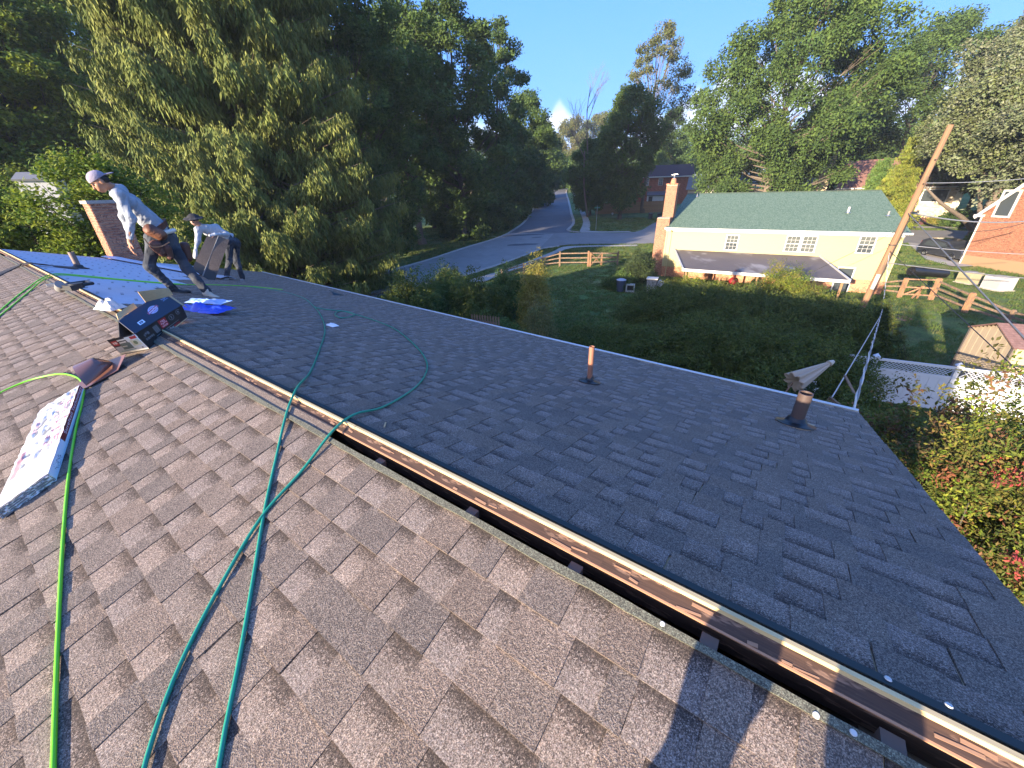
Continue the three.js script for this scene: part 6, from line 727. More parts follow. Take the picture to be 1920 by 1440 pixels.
{ // white vinyl fence with lattice top
  const A = gp(1610, 748), Bq = gp(1950, 800), H = 1.85, d = Bq.clone().sub(A).setY(0), W = d.length() + 2, t = thing('vinyl_fence', 'white vinyl privacy fence with lattice top at the right, in dappled light', 'fence', A); d.normalize(); t.rotation.y = Math.atan2(-d.z, d.x); t.updateMatrixWorld(true);
  const px = planeHit(t, 1770, 740).x, vin = mat([0.52, 0.525, 0.54], 0.4); const posts = [px - 2.44 * 1, px, px + 2.44, px + 4.88]; for (const x of posts) { const p = part(t, 'post', bx(0.14, H + 0.08, 0.14, x, (H + 0.08) / 2, 0), vin); p.name = numbered('post'); part(p, 'post_cap', [bx(0.2, 0.04, 0.2, x, H + 0.1, 0), new THREE.ConeGeometry(0.15, 0.12, 4).rotateY(0.785).translate(x, H + 0.18, 0)], vin); }
  for (let i = -1; i < posts.length; i++) { const x0 = i < 0 ? posts[0] - 2.3 : posts[i] + 0.07, x1 = i < 0 ? posts[0] - 0.07 : (posts[i + 1] ?? posts[i] + 2.44) - 0.07, w = x1 - x0; part(t, 'rail', [bx(w, 0.1, 0.06, (x0 + x1) / 2, H, 0), bx(w, 0.12, 0.06, (x0 + x1) / 2, H - 0.42, 0), bx(w, 0.12, 0.06, (x0 + x1) / 2, 0.12, 0)], vin).name = numbered('rail'); const n = Math.round(w / 0.29); for (let k = 0; k < n; k++) part(t, 'panel_board', bx(w / n - 0.008, H - 0.55, 0.03, x0 + (k + 0.5) * w / n, (H - 0.4) / 2, 0), vin).name = numbered('panel_board');
    const lat = [], s = 0.115; for (let x = -0.3; x < w + 0.3; x += s) for (const [q, z] of [[1, 0.008], [-1, -0.008]]) { let a0 = x, b0 = x + q * 0.30, ya = H - 0.36, yb = H - 0.06; if (Math.min(a0, b0) < 0 || Math.max(a0, b0) > w) continue; lat.push(bar(V(x0 + a0, ya, z), V(x0 + b0, yb, z), 0.036, 0.012)); } part(t, 'lattice', lat, vin).userData.kind = 'stuff'; }
}
// bushes by our gable
[[1668, 800, 9.5, 1.3, 815, 501, 'dark reddish bush hugging the roof corner'], [1725, 800, 12.5, 1.2, 828, 502, 'dark reddish bush before the left part of the white fence'], [1735, 960, 8.0, 1.3, 830, 503, 'dark leafy bush beside the rake, in shade'], [1790, 830, 11.5, 1.2, 815, 504, 'dark reddish bush right of the vinyl fence post']].forEach(([px, py, D, rx, ty, s, label]) => bush({ name: 'photinia_bush', label, base: polar(px, D, py), rx, ry: heightAt(px, ty, D) * 1.04, n: 2600, cols: [...G.photinia, ...G.hedge, [0.10, 0.045, 0.03]], seed: s, size: 0.17, leaf: 0.08, wid: 0.036, nl: 14, stems: 30, spiky: 0.3, amp: 0.07 }));
[[1868, 890, 9.0, 1.15, 822, 511, 'sunlit yellow-green bush with red shoots at the right border, upper'], [1910, 1000, 7.2, 1.1, 850, 512, 'sunlit yellow-green bush at the right border, lower']].forEach(([px, py, D, rx, ty, s, label]) => { const ry = heightAt(px, ty, D) * 1.03; bush({ name: 'photinia_bush', label, base: polar(px, D, py), rx, ry, n: 5600, cols: [...G.photinia, ...G.hedge, ...G.maple, [0.24, 0.085, 0.045], [0.2, 0.19, 0.03]], seed: s, size: 0.15, leaf: 0.064, wid: 0.03, nl: 17, stems: 34, spiky: 0.3, amp: 0.07 }); const b = scene.children[scene.children.length - 1], r = rng(s), spots = []; for (let k = 0; k < 9; k++) { const a = r() * 6.28, cy = 0.6 + 0.4 * r(), q = Math.sqrt(1 - cy * cy) * 0.98; for (let j = 0; j < 5; j++) spots.push([Math.cos(a) * q * rx + (r() - 0.5) * 0.25, cy * ry * 0.99 + (r() - 0.5) * 0.25, Math.sin(a) * q * rx + (r() - 0.5) * 0.25, 0.8, r() * 3, r() * 6, r() * 3]); } scatter(b, 'red_shoots', bunch(0.1, 0.06, 0.03, 12, 0), LEAF, spots, [[0.42, 0.04, 0.05], [0.32, 0.08, 0.06], [0.5, 0.10, 0.10]], r); });
{ // vine hanging from the service cable
  const b = near(1668, 600, poleB.clone().add(V(-2, 2.4, 4))), t = thing('hanging_vine', 'leafy vine hanging from the cables left end of the white fence', 'vine', b.clone().setY(0)), r = rng(71), spots = [], st = []; for (const [px, py, ex, ey] of [[1652, 560, 1640, 690], [1660, 580, 1655, 720], [1680, 600, 1700, 735], [1640, 590, 1600, 700], [1668, 560, 1668, 660]]) { const p = near(px, py, b), q = near(ex, ey, b.clone().add(V(0, -1.5, 0.6))); st.push(tube([p, p.clone().lerp(q, 0.5).add(V(0.1, 0.2, 0)), q].map((v) => v.clone().setY(v.y).sub(t.position)), 0.012, 16, 4)); for (let i = 0; i < 90; i++) { const k = r(), m = p.clone().lerp(q, k).sub(t.position); spots.push([m.x + (r() - 0.5) * 0.45, m.y + (r() - 0.5) * 0.3 + 0.2 * Math.sin(k * 3), m.z + (r() - 0.5) * 0.45, 0.7 + 0.5 * r(), r(), r() * 6, r()]); } } part(t, 'stems', st, mats.bark); scatter(t, 'leaves', bunch(0.17, 0.12, 0.05, 14, 0.4), LEAF, spots, [...G.shrubGreen, ...G.hedge], r); }
{ const b = polar(1545, 13.5, 760), t = thing('white_flower_plant', 'small white-flowered plant right of the folded parasol', 'plant', b.clone().setY(0)), r = rng(88), sp1 = [], sp2 = [], y = heightAt(1505, 735, 12); for (let i = 0; i < 90; i++) { const m = near(1510, 730, V(b.x, y, b.z)).sub(t.position); sp1.push([m.x + (r() - 0.5) * 0.5, m.y + (r() - 0.5) * 0.4, m.z + (r() - 0.5) * 0.4, 0.8, r() * 3, r() * 6, r()]); if (i < 30) sp2.push([m.x + (r() - 0.5) * 0.5, m.y + 0.1 + (r() - 0.5) * 0.35, m.z + (r() - 0.5) * 0.4, 0.5, r() * 3, r() * 6, r()]); } const m0 = sp1[0]; part(t, 'stems', [taper([V(m0[0], -0.1, m0[2]), V(m0[0], m0[1] * 0.6, m0[2]), V(...m0.slice(0, 3))], 0.03, 0.01)], mats.bark); scatter(t, 'leaves', bunch(0.12, 0.07, 0.035, 10, 0), LEAF, sp1, G.shrubGreen, r); scatter(t, 'flowers', bunch(0.08, 0.06, 0.05, 8, 0), LEAF, sp2, [[0.7, 0.7, 0.68], [0.6, 0.6, 0.62]], r); }

{ // longer grass over the visible lawns
  const r = rng(515), spots = [], inside = (p, x, z) => { let c = false; for (let i = 0, j = p.length - 1; i < p.length; j = i++) if ((p[i].z > z) !== (p[j].z > z) && x < (p[j].x - p[i].x) * (z - p[i].z) / (p[j].z - p[i].z) + p[i].x) c = !c; return c; };
  for (let k = 0; k < 90000; k++) { const a = -14 + 76 * r(), D = 15 + 75 * Math.pow(r(), 1.25), q = dirAz(a).multiplyScalar(D), x = q.x, z = q.z; if (vn(x * 0.8, z * 0.8) < 0.25 || drape.polys.some((p) => inside(p, x, z))) continue; spots.push([x, elev(x, z) - 0.03, z, (0.7 + 0.7 * r()) * (D > 50 ? 1.5 : 1), 0, r() * 6.28, 0]); }
  const b = rng(2), pos = []; for (let i = 0; i < 11; i++) { const a = b() * 6.28, o = V(Math.cos(a) * b() * 0.22, 0, Math.sin(a) * b() * 0.22), t = o.clone().add(V((b() - 0.5) * 0.12, 0.05 + 0.07 * b(), (b() - 0.5) * 0.12)), s2 = V(Math.sin(a * 3), 0, Math.cos(a * 3)).multiplyScalar(0.016); for (const p of [o.clone().add(s2), t, o.clone().sub(s2)]) pos.push(p.x, p.y, p.z); }
  const g = new THREE.BufferGeometry(); g.setAttribute('position', new THREE.Float32BufferAttribute(pos, 3)); g.computeVertexNormals(); const lawn = thing('grass', 'short uneven grass of the lawns around the houses', 'grass'); lawn.userData.kind = 'stuff'; scatter(lawn, 'blades', g, LEAF, spots, [[0.09, 0.15, 0.03], [0.125, 0.17, 0.04], [0.065, 0.12, 0.026], [0.17, 0.17, 0.065]], r);
}
// ───────── people ─────────
// prims: ['c', a, b, ra, rb] tapered capsule; ['e', centre, [rx, ry, rz], quaternion] ellipsoid. They are joined by a smooth minimum and meshed on a grid.
function field(prims, k, wr) {
  const P = prims.map((p) => p[0] === 'c' ? { a: p[1], d: p[2].clone().sub(p[1]), l2: Math.max(1e-9, p[1].distanceToSquared(p[2])), ra: p[3], rb: p[4] } : { e: p[1], r: p[2], q: (p[3] ?? new THREE.Quaternion()).clone().invert() }), t = V();
  return (x, y, z) => { let s = 1e3; for (const p of P) { let d; if (p.e) { t.set(x - p.e.x, y - p.e.y, z - p.e.z).applyQuaternion(p.q); const k0 = Math.hypot(t.x / p.r[0], t.y / p.r[1], t.z / p.r[2]), k1 = Math.hypot(t.x / p.r[0] ** 2, t.y / p.r[1] ** 2, t.z / p.r[2] ** 2); d = k1 < 1e-9 ? -Math.min(...p.r) : k0 * (k0 - 1) / k1; } else { const ux = x - p.a.x, uy = y - p.a.y, uz = z - p.a.z, h = clamp((ux * p.d.x + uy * p.d.y + uz * p.d.z) / p.l2, 0, 1); d = Math.hypot(ux - p.d.x * h, uy - p.d.y * h, uz - p.d.z * h) - lerp(p.ra, p.rb, h); } const q = Math.max(k - Math.abs(s - d), 0) / k; s = Math.min(s, d) - q * q * k * 0.25; } return wr && s < 0.05 ? s + wr(x, y, z) : s; };
}
function nets(prims, cell, k = 0.03, wr = null, keep = null) {    // surface nets over the prims' bounds
  const lo = V(1e9, 1e9, 1e9), hi = V(-1e9, -1e9, -1e9); for (const p of prims) for (const c of p[0] === 'c' ? [p[1], p[2]] : [p[1]]) { const r = p[0] === 'c' ? Math.max(p[3], p[4]) : Math.max(...p[2]); lo.min(c.clone().addScalar(-r - 0.04)); hi.max(c.clone().addScalar(r + 0.04)); }
  const n = hi.clone().sub(lo).divideScalar(cell).ceil().addScalar(1), [nx, ny, nz] = [n.x, n.y, n.z], f0 = field(prims, k, wr), f = keep ? (x, y, z) => Math.max(f0(x, y, z), keep(x, y, z)) : f0, g = new Float32Array(nx * ny * nz), id = (i, j, l) => (l * ny + j) * nx + i;
  for (let l = 0; l < nz; l++) for (let j = 0; j < ny; j++) for (let i = 0; i < nx; i++) g[id(i, j, l)] = f(lo.x + i * cell, lo.y + j * cell, lo.z + l * cell);
  const vi = new Int32Array(nx * ny * nz).fill(-1), pos = [], idx = [];
  for (let l = 0; l < nz - 1; l++) for (let j = 0; j < ny - 1; j++) for (let i = 0; i < nx - 1; i++) { let m = 0; for (let c = 0; c < 8; c++) if (g[id(i + (c & 1), j + (c >> 1 & 1), l + (c >> 2))] < 0) m |= 1 << c; if (m === 0 || m === 255) continue; let sx = 0, sy = 0, sz = 0, q = 0; for (let c = 0; c < 8; c++) for (const b of [1, 2, 4]) { if (c & b) continue; const e = c | b; if ((m >> c & 1) === (m >> e & 1)) continue; const va = g[id(i + (c & 1), j + (c >> 1 & 1), l + (c >> 2))], vb = g[id(i + (e & 1), j + (e >> 1 & 1), l + (e >> 2))], t = va / (va - vb); sx += (c & 1) + (b === 1 ? t : 0); sy += (c >> 1 & 1) + (b === 2 ? t : 0); sz += (c >> 2) + (b === 4 ? t : 0); q++; } vi[id(i, j, l)] = pos.length / 3; pos.push(lo.x + (i + sx / q) * cell, lo.y + (j + sy / q) * cell, lo.z + (l + sz / q) * cell); }
  for (let l = 1; l < nz - 1; l++) for (let j = 1; j < ny - 1; j++) for (let i = 1; i < nx - 1; i++) { const s = g[id(i, j, l)] < 0; for (const [e, a, b] of [[[1, 0, 0], [0, 1, 0], [0, 0, 1]], [[0, 1, 0], [0, 0, 1], [1, 0, 0]], [[0, 0, 1], [1, 0, 0], [0, 1, 0]]]) { if ((g[id(i + e[0], j + e[1], l + e[2])] < 0) === s) continue; const v = (p, q) => vi[id(i - (p ? a[0] : 0) - (q ? b[0] : 0), j - (p ? a[1] : 0) - (q ? b[1] : 0), l - (p ? a[2] : 0) - (q ? b[2] : 0))], w = [v(0, 0), v(1, 0), v(1, 1), v(0, 1)]; if (Math.min(...w) < 0) continue; s ? idx.push(w[0], w[1], w[2], w[0], w[2], w[3]) : idx.push(w[0], w[2], w[1], w[0], w[3], w[2]); } }
  const o = new THREE.BufferGeometry(), nor = new Float32Array(pos.length), uv = new Float32Array(pos.length / 3 * 2), h = cell * 0.6; for (let i = 0; i < pos.length; i += 3) { const [x, y, z] = [pos[i], pos[i + 1], pos[i + 2]], v = V(f(x + h, y, z) - f(x - h, y, z), f(x, y + h, z) - f(x, y - h, z), f(x, y, z + h) - f(x, y, z - h)).normalize(); nor.set([v.x, v.y, v.z], i); uv.set([x + z * 0.7, y], i / 3 * 2); }
  o.setAttribute('position', new THREE.Float32BufferAttribute(pos, 3)); o.setAttribute('normal', new THREE.BufferAttribute(nor, 3)); o.setAttribute('uv', new THREE.BufferAttribute(uv, 2)); o.setIndex(idx); return o;
}
const C = (a, b, ra, rb = ra) => ['c', a, b, ra, rb], E = (c, r, q) => ['e', c, r, q];
const basisQ = (x, y, z) => new THREE.Quaternion().setFromRotationMatrix(new THREE.Matrix4().makeBasis(x, y, z));
function frame(fwd, up) { const z = fwd.clone().normalize(), x = V().crossVectors(up, z).normalize(), y = V().crossVectors(z, x); return { x, y, z, q: basisQ(x, y, z), at: (c, a, b, d) => c.clone().addScaledVector(x, a).addScaledVector(y, b).addScaledVector(z, d) }; }
const wr3 = (amp, s, seed) => (x, y, z) => amp * (fbm((x + z * 0.6 + y * 0.8) * s + seed, (y * 0.7 - x * 0.5 + z) * s * 1.3 + seed, 1e6, 3) - 0.5) * 2;
function hand(w, dir, palm, s, curl = 0.35) {                     // wrist, direction of the fingers, the way the palm faces, thumb side
  const f = frame(dir, palm), P = [C(f.at(w, 0, 0, -0.01), f.at(w, 0, 0, 0.03), 0.026, 0.028)], o = [];
  for (let i = 0; i < 4; i++) { const a = (i - 1.5) * 0.0205, k = [0.062, 0.072, 0.067, 0.052][i], b = f.at(w, a, 0, 0.088), m = f.at(b, a * 0.12, k * 0.35 * curl, k * 0.55), e = f.at(m, a * 0.05, k * 0.55 * curl, k * 0.45), t = f.at(e, 0, k * 0.5 * curl * 1.4, k * 0.25); P.push(C(f.at(w, a * 0.7, 0, 0.02), b, 0.0165, 0.0135)); o.push(C(b, m, 0.0098, 0.0092), C(m, e, 0.0092, 0.0084), C(e, t, 0.0084, 0.0072)); }
  const t0 = f.at(w, s * 0.022, 0.004, 0.025), t1 = f.at(w, s * 0.05, 0.018, 0.062), t2 = f.at(w, s * 0.056, 0.026, 0.093); o.push(C(t0, t1, 0.0165, 0.0115), C(t1, t2, 0.0112, 0.0088)); return [...P, ...o];
}
function headPrims(c, f) { return [E(f.at(c, 0, 0.02, -0.008), [0.074, 0.098, 0.094], f.q), E(f.at(c, 0, -0.045, 0.03), [0.058, 0.062, 0.064], f.q), C(f.at(c, 0, -0.088, 0.052), f.at(c, 0, -0.085, 0.066), 0.024, 0.02), C(f.at(c, 0, 0.008, 0.086), f.at(c, 0, -0.028, 0.108), 0.011, 0.0145), C(f.at(c, -0.028, 0.024, 0.081), f.at(c, 0.028, 0.024, 0.081), 0.014), C(f.at(c, -0.019, -0.058, 0.085), f.at(c, 0.019, -0.058, 0.085), 0.0095), C(f.at(c, -0.017, -0.068, 0.083), f.at(c, 0.017, -0.068, 0.083), 0.0095), E(f.at(c, -0.077, -0.004, -0.012), [0.011, 0.032, 0.021], f.q), E(f.at(c, 0.077, -0.004, -0.012), [0.011, 0.032, 0.021], f.q), C(f.at(c, -0.04, -0.02, 0.055), f.at(c, -0.034, -0.034, 0.06), 0.026), C(f.at(c, 0.04, -0.02, 0.055), f.at(c, 0.034, -0.034, 0.06), 0.026)]; }
function person(o) {
  const { label, J, up, M, name = 'person' } = o, base = o.base, t = thing(name, label, 'person', base), L = (p) => p.clone().sub(base), j = {}; for (const k in J) j[k] = L(J[k]);
  const hf = frame(o.face, o.headUp), skin = [nets([...headPrims(j.head, hf), C(hf.at(j.head, 0, -0.05, -0.03), j.neck, 0.052, 0.06)], 0.006, 0.018)];
  for (const h of o.hands) skin.push(nets(hand(L(h[0]), h[1], h[2], h[3], h[4]), 0.0045, 0.008));
  for (const [a, b] of [['elL', 'wrL'], ['elR', 'wrR']]) skin.push(nets([C(j[a].clone().lerp(j[b], 0.6), j[b], 0.034, 0.027)], 0.008, 0.02));
  const body = part(t, 'body', skin, M.skin);
  for (const s of [-1, 1]) part(body, 'eye', [new THREE.SphereGeometry(0.0125, 10, 8).translate(...hf.at(j.head, s * 0.031, 0.006, 0.082).toArray())], mats.dark);
  const ac = hf; part(body, 'eyebrows', [nets([C(ac.at(j.head, -0.046, 0.03, 0.087), ac.at(j.head, -0.016, 0.032, 0.094), 0.006), C(ac.at(j.head, 0.046, 0.03, 0.087), ac.at(j.head, 0.016, 0.032, 0.094), 0.006)], 0.003, 0.004)], M.hair);
  const side = j.shR.clone().sub(j.shL), sx = side.clone().normalize(), spine = j.neck.clone().sub(j.pel).normalize(), ch = j.pel.clone().lerp(j.neck, 0.66), wa = j.pel.clone().lerp(j.neck, 0.28), q = o.bulk ?? 1;
  const tor = []; for (const s of [-1, 1]) { tor.push(C(ch.clone().addScaledVector(sx, s * 0.085), wa.clone().addScaledVector(sx, s * 0.07), 0.115 * q, 0.105 * q), C(wa.clone().addScaledVector(sx, s * 0.07), j.pel.clone().addScaledVector(sx, s * 0.075).addScaledVector(spine, 0.03), 0.105 * q, 0.118 * q)); }
  tor.push(C(j.shL, j.shR, 0.078), C(ch, j.neck, 0.12, 0.062)); for (const s of ['L', 'R']) tor.push(C(j['sh' + s], j['el' + s], 0.066, 0.05), C(j['el' + s], j['wr' + s].clone().lerp(j['el' + s], 0.14), 0.05, 0.036));
  const cut = -0.02; part(t, 'shirt', nets(tor, 0.0105, 0.045, wr3(0.013, 15, 3), (x, y, z) => -((x - j.pel.x) * spine.x + (y - j.pel.y) * spine.y + (z - j.pel.z) * spine.z) + cut - ((x - j.shL.x) ** 2 + (z - j.shL.z) ** 2 < -1 ? 1 : 0) * 0 - (Math.min(V(x, y, z).distanceTo(j.wrL), V(x, y, z).distanceTo(j.wrR), V(x, y, z).distanceTo(j.elL), V(x, y, z).distanceTo(j.elR)) < 0.2 ? 1 : 0)), M.shirt);
  const leg = [C(j.hipL, j.hipR, 0.125, 0.125), C(j.pel.clone().addScaledVector(spine, 0.02), j.hipL.clone().lerp(j.hipR, 0.5), 0.12)]; for (const s of ['L', 'R']) leg.push(C(j['hip' + s], j['kn' + s], 0.098, 0.066), C(j['kn' + s], j['an' + s], 0.068, 0.056));
  part(t, 'jeans', nets(leg, 0.011, 0.05, wr3(0.014, 14, 7), (x, y, z) => ((x - j.pel.x) * spine.x + (y - j.pel.y) * spine.y + (z - j.pel.z) * spine.z) - 0.075), M.jeans);
  for (const s of ['L', 'R']) { const a = j['an' + s], d = o.toes[s === 'L' ? 0 : 1].clone().normalize(), f = frame(d, o.soleUp ?? V(0, 1, 0)), sh = part(t, 'shoe', nets([E(f.at(a, 0, -0.045, 0.02), [0.045, 0.048, 0.075], f.q), E(f.at(a, 0, -0.058, 0.115), [0.047, 0.034, 0.085], f.q), C(a, f.at(a, 0, -0.03, 0), 0.05, 0.046)], 0.008, 0.03, null, (x, y, z) => -((x - a.x) * f.y.x + (y - a.y) * f.y.y + (z - a.z) * f.y.z) - 0.078), M.shoe[s === 'L' ? 0 : 1]); sh.name = numbered('shoe'); part(sh, 'sole', nets([E(f.at(a, 0, -0.085, 0.0), [0.046, 0.016, 0.07], f.q), E(f.at(a, 0, -0.085, 0.11), [0.05, 0.016, 0.09], f.q)], 0.008, 0.03), M.sole); }
  return { t, j, L, hf, spine, sx, body };
}
const cloth = (a, b, s = 9, rough = 0.9) => { const m = new THREE.MeshStandardMaterial({ map: tex(256, 256, (u, v, x, y) => { const n = fbm(u * s, v * s, s, 4), w = 0.9 + 0.2 * hash(x, y); return mix3(a, b, sstep(0.35, 0.7, n)).map((q) => q * w); }, [1.6, 1.6]), roughness: rough }); return m; };
const skinM = new THREE.MeshPhysicalMaterial({ color: lin(0.34, 0.175, 0.11), roughness: 0.5, specularIntensity: 0.6 }), hairM = mat([0.012, 0.01, 0.009], 0.7);
{ // worker with the tool belt
  const J = { head: at(187, 341, 7.987), neck: at(211, 352, 8.053), shL: at(222, 366, 7.877), shR: at(226, 357, 8.249), elL: at(246, 410, 7.745), wrL: at(243, 452, 7.745), elR: at(233, 408, 8.336), wrR: at(244, 440, 8.260), pel: at(301, 432, 8.118), hipL: at(291, 445, 8.030), hipR: at(314, 446, 8.161), knL: at(281, 500, 7.965), anL: at(327, 543, 8.228), knR: at(350, 503, 8.096), anR: at(388, 546, 7.943) };
  const face = at(120, 382, 7.943).sub(at(187, 341, 7.987)), hu = at(180, 300, 8.009).sub(at(191, 355, 7.987));
  const p = person({ label: 'roofer in backwards lavender cap, grey long-sleeved shirt and leather tool belt, bending over the roof', base: roofPx(340, 545, 1), J, face, headUp: hu, hands: [[J.wrL, at(247, 482, 7.745).sub(J.wrL), at(280, 470, 7.768).sub(J.wrL), -1, 0.5], [J.wrR, at(252, 468, 8.260).sub(J.wrR), at(215, 468, 8.205).sub(J.wrR), 1, 0.5]], toes: [R_.clone().multiplyScalar(-0.4).add(P_), at(425, 560, 7.823).sub(at(388, 550, 7.943))], soleUp: roofN(1), M: { skin: skinM, hair: hairM, shirt: cloth([0.25, 0.275, 0.305], [0.34, 0.36, 0.39], 7), jeans: cloth([0.022, 0.027, 0.038], [0.075, 0.085, 0.10], 4), shoe: [mats.black, mat([0.46, 0.40, 0.32], 0.85)], sole: mats.dark } });
  const { t, j, hf, spine, sx, L } = p, h = j.head, capM = cloth([0.25, 0.225, 0.285], [0.33, 0.30, 0.36], 8);
  const cap = part(t, 'cap', nets([E(hf.at(h, 0, 0.045, -0.01), [0.088, 0.088, 0.108], hf.q)], 0.006, 0.02, wr3(0.003, 20, 2), (x, y, z) => -((x - h.x) * hf.y.x + (y - h.y) * hf.y.y + (z - h.z) * hf.y.z) + 0.034), capM); part(cap, 'brim', nets([E(hf.at(h, 0, 0.028, -0.14), [0.075, 0.012, 0.075], basisQ(hf.x, hf.at(V(), 0, 0.96, -0.28), hf.at(V(), 0, 0.28, 0.96)))], 0.005, 0.01), capM);
  part(t, 'hair', nets([E(hf.at(h, 0, 0.012, -0.045), [0.079, 0.075, 0.07], hf.q)], 0.006, 0.02, null, (x, y, z) => ((x - h.x) * hf.z.x + (y - h.y) * hf.z.y + (z - h.z) * hf.z.z) + 0.012), hairM);
  const lea = cloth([0.085, 0.03, 0.017], [0.19, 0.075, 0.036], 6, 0.6), bf = frame(V().crossVectors(sx, spine), spine), ringC = j.pel.clone().addScaledVector(spine, 0.05), ring = []; for (let i = 0; i < 28; i++) { const a = i / 28 * 6.2832, b = (i + 1) / 28 * 6.2832; ring.push(bar(bf.at(ringC, Math.cos(a) * 0.212, 0, Math.sin(a) * 0.15), bf.at(ringC, Math.cos(b) * 0.212, 0, Math.sin(b) * 0.15), 0.012, 0.075)); }
  const belt = part(t, 'tool_belt', ring, lea); const pp = (px, py, d) => L(at(px, py, d));
  const pouch = (a, b, r0, r1, nm, m = lea) => part(belt, nm, nets([C(a, b, r0, r1)], 0.007, 0.02, wr3(0.005, 22, r0 * 90), null), m);
  pouch(pp(283, 432, 7.899), pp(300, 440, 7.899), 0.085, 0.08, 'pouch'); pouch(pp(292, 460, 7.833), pp(304, 474, 7.833), 0.075, 0.055, 'pouch').name = 'pouch_001'; pouch(pp(313, 466, 7.855), pp(319, 482, 7.855), 0.058, 0.04, 'pouch').name = 'pouch_002';
  part(belt, 'pouch_strap', tube([pp(270, 447, 7.789), pp(284, 462, 7.757), pp(302, 462, 7.757), pp(318, 454, 7.789)], 0.008, 24, 6), cloth([0.35, 0.17, 0.08], [0.4, 0.2, 0.1])); part(belt, 'side_pouch', nets([C(pp(346, 462, 8.260), pp(353, 484, 8.260), 0.07, 0.06)], 0.008, 0.02), lea);
  part(t, 'white_shirt_tail', nets([C(pp(307, 437, 7.943), pp(326, 432, 8.030), 0.03, 0.03)], 0.008, 0.02), mats.offwhite);
}
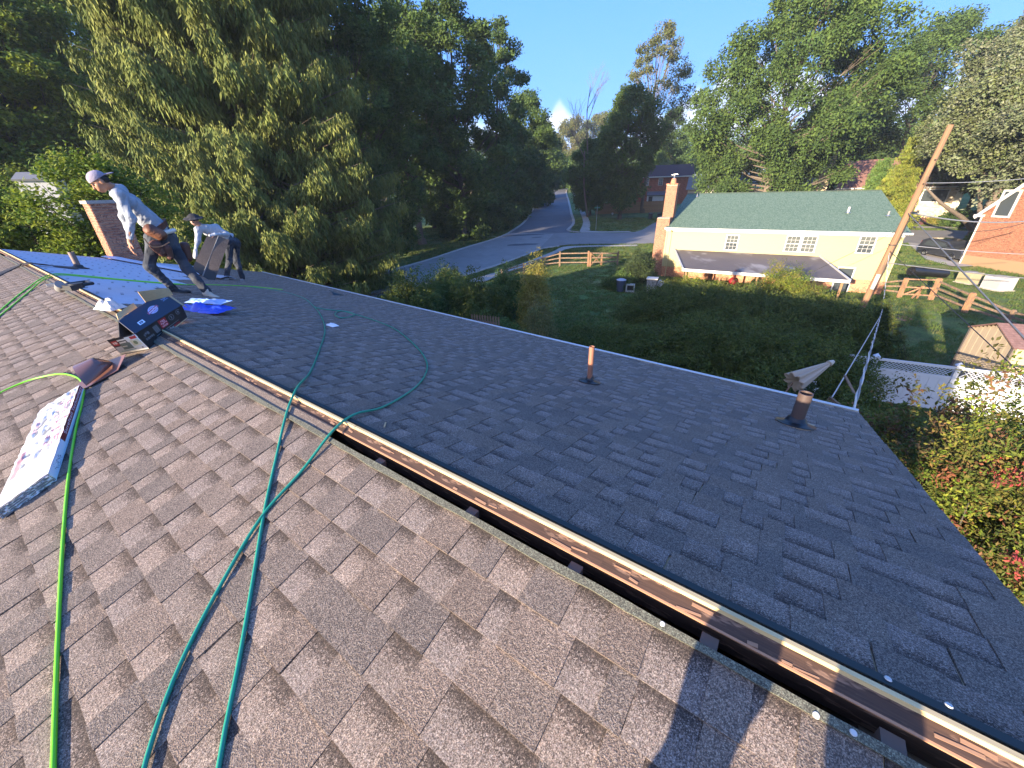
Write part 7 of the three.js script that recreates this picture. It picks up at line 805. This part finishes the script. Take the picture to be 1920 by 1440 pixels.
{ // second worker with a strip of shingle
  const J = { head: at(364, 413, 12.418), neck: at(378, 424, 12.474), shL: at(372, 431, 12.306), shR: at(405, 426, 12.586), elL: at(371, 452, 12.193), wrL: at(367, 471, 12.081), elR: at(425, 440, 12.306), wrR: at(403, 440, 12.081), pel: at(432, 449, 12.586), hipL: at(430, 455, 12.474), hipR: at(440, 455, 12.699), knL: at(430, 489, 12.306), anL: at(424, 520, 12.306), knR: at(444, 492, 12.586), anR: at(455, 522, 12.586) };
  const face = at(340, 424, 11.912).sub(at(364, 413, 12.418)), hu = at(356, 385, 12.474).sub(at(365, 422, 12.418));
  const p = person({ label: 'roofer in wide dark hat and pale shirt bending behind a strip of shingle', base: roofPx(440, 522, 1), J, face, headUp: hu, bulk: 1.0, hands: [[J.wrL, at(366, 486, 12.081).sub(J.wrL), at(390, 478, 12.137).sub(J.wrL), 1, 0.7], [J.wrR, at(390, 443, 12.047).sub(J.wrR), at(400, 460, 12.137).sub(J.wrR), -1, 0.9]], toes: [at(400, 528, 12.024).sub(J.anL), at(440, 532, 12.249).sub(J.anR)], soleUp: roofN(1), M: { skin: new THREE.MeshPhysicalMaterial({ color: lin(0.30, 0.16, 0.11), roughness: 0.5 }), hair: hairM, shirt: cloth([0.32, 0.335, 0.35], [0.42, 0.43, 0.44], 7), jeans: cloth([0.02, 0.024, 0.034], [0.06, 0.068, 0.085], 4), shoe: [mats.grey, mats.grey], sole: mats.dark } });
  const { t, j, hf } = p, h = j.head, hm = cloth([0.012, 0.012, 0.014], [0.028, 0.027, 0.03], 6);
  const hat = part(t, 'hat', nets([E(hf.at(h, 0, 0.06, -0.01), [0.11, 0.085, 0.12], hf.q), E(hf.at(h, 0, 0.045, 0), [0.20, 0.028, 0.215], hf.q)], 0.008, 0.05, wr3(0.006, 14, 5)), hm); void hat;
  for (const [w, d] of [[J.wrL, at(366, 486, 12.081)], [J.wrR, at(390, 443, 12.047)]]) part(t, 'glove', nets([C(w.clone().sub(t.position), w.clone().lerp(d, 0.75).sub(t.position), 0.047, 0.044)], 0.008, 0.02, wr3(0.006, 30, 1)), mats.white).name = numbered('glove');
  const T = [at(360, 505, 11.856), at(401, 531, 11.799), at(430, 450, 12.047), at(391, 436, 12.047)], s = thing('shingle_strip', 'dark shingle strip held upright in the hands of the hatted roofer', 'shingle', T[0]), l = T.map((q) => q.clone().sub(T[0]));
  const sm = new THREE.MeshStandardMaterial({ map: granTex, color: lin(0.6, 0.6, 0.62), roughness: 0.9 }), g = quad([l[0], l[1], l[2], l[3]], 8, 8, 0.006, (u, v) => 0.02 * Math.sin(v * 3)), uv = g.attributes.uv; for (let i = 0; i < uv.count; i++) uv.setXY(i, uv.getX(i) * 0.4, uv.getY(i)); part(s, 'sheet', g, sm); const k = 0.48, q = (a, b, f) => l[a].clone().lerp(l[b], f), n = V().crossVectors(l[1].clone().sub(l[0]), l[3].clone().sub(l[0])).normalize().multiplyScalar(0.012); part(s, 'seal_line', bar(q(0, 1, k).add(n), q(3, 2, k).add(n), 0.012, 0.02), mats.grey); part(s, 'lower_layer', quad([l[0].clone().add(n), l[1].clone().add(n), q(1, 2, 0.24).add(n), q(0, 3, 0.24).add(n)], 4, 2, 0.005), mats.dark);
}
{ // whoever takes the picture: stands behind the camera on the near slope, only the shadow shows
  const g = (x, y, z) => fromRoof(V(x, y, z)), sy = (z) => -Math.abs(z) * Math.tan(TH) + 0.012, z = -1.18, x = -0.07, back = V(0, 0, 1);
  const fx = g(x, 0, z), lat = dirAz(135.5), A = (dx, y, dz = 0) => fx.clone().addScaledVector(lat, dx).addScaledVector(dirAz(225.5), dz).setY(RO.y + sy(z) + y);
  const J = { head: A(0, 1.56, 0.06), neck: A(0, 1.42, 0.06), shL: A(-0.19, 1.38, 0.06), shR: A(0.19, 1.38, 0.06), elL: A(-0.27, 1.13, 0.04), elR: A(0.27, 1.13, 0.04), wrL: V(-0.11, EYE.y - 0.03, 0.17), wrR: V(0.11, EYE.y - 0.03, 0.17), pel: A(0, 0.92), hipL: A(-0.07, 0.86), hipR: A(0.11, 0.86), knL: A(-0.105, 0.47, 0), knR: A(0.165, 0.47, 0), anL: A(-0.12, 0.09, 0.02), anR: A(0.21, 0.09, 0.02) };
  person({ label: 'person behind the camera, seen only as a shadow', base: fx.clone().setY(RO.y + sy(z)), J, face: V(0, -0.3, -1), headUp: V(0, 1, -0.3), hands: [[J.wrL, V(0.5, 0.35, -0.3), V(0, 0, -1), 1, 0.4], [J.wrR, V(-0.5, 0.35, -0.3), V(0, 0, -1), -1, 0.4]], toes: [V(-0.2, 0, -1), V(0.2, 0, -1)], M: { skin: skinM, hair: hairM, shirt: mats.grey, jeans: mats.dark, shoe: [mats.dark, mats.dark], sole: mats.dark } }); void back;
}
renderer.render(scene, camera);
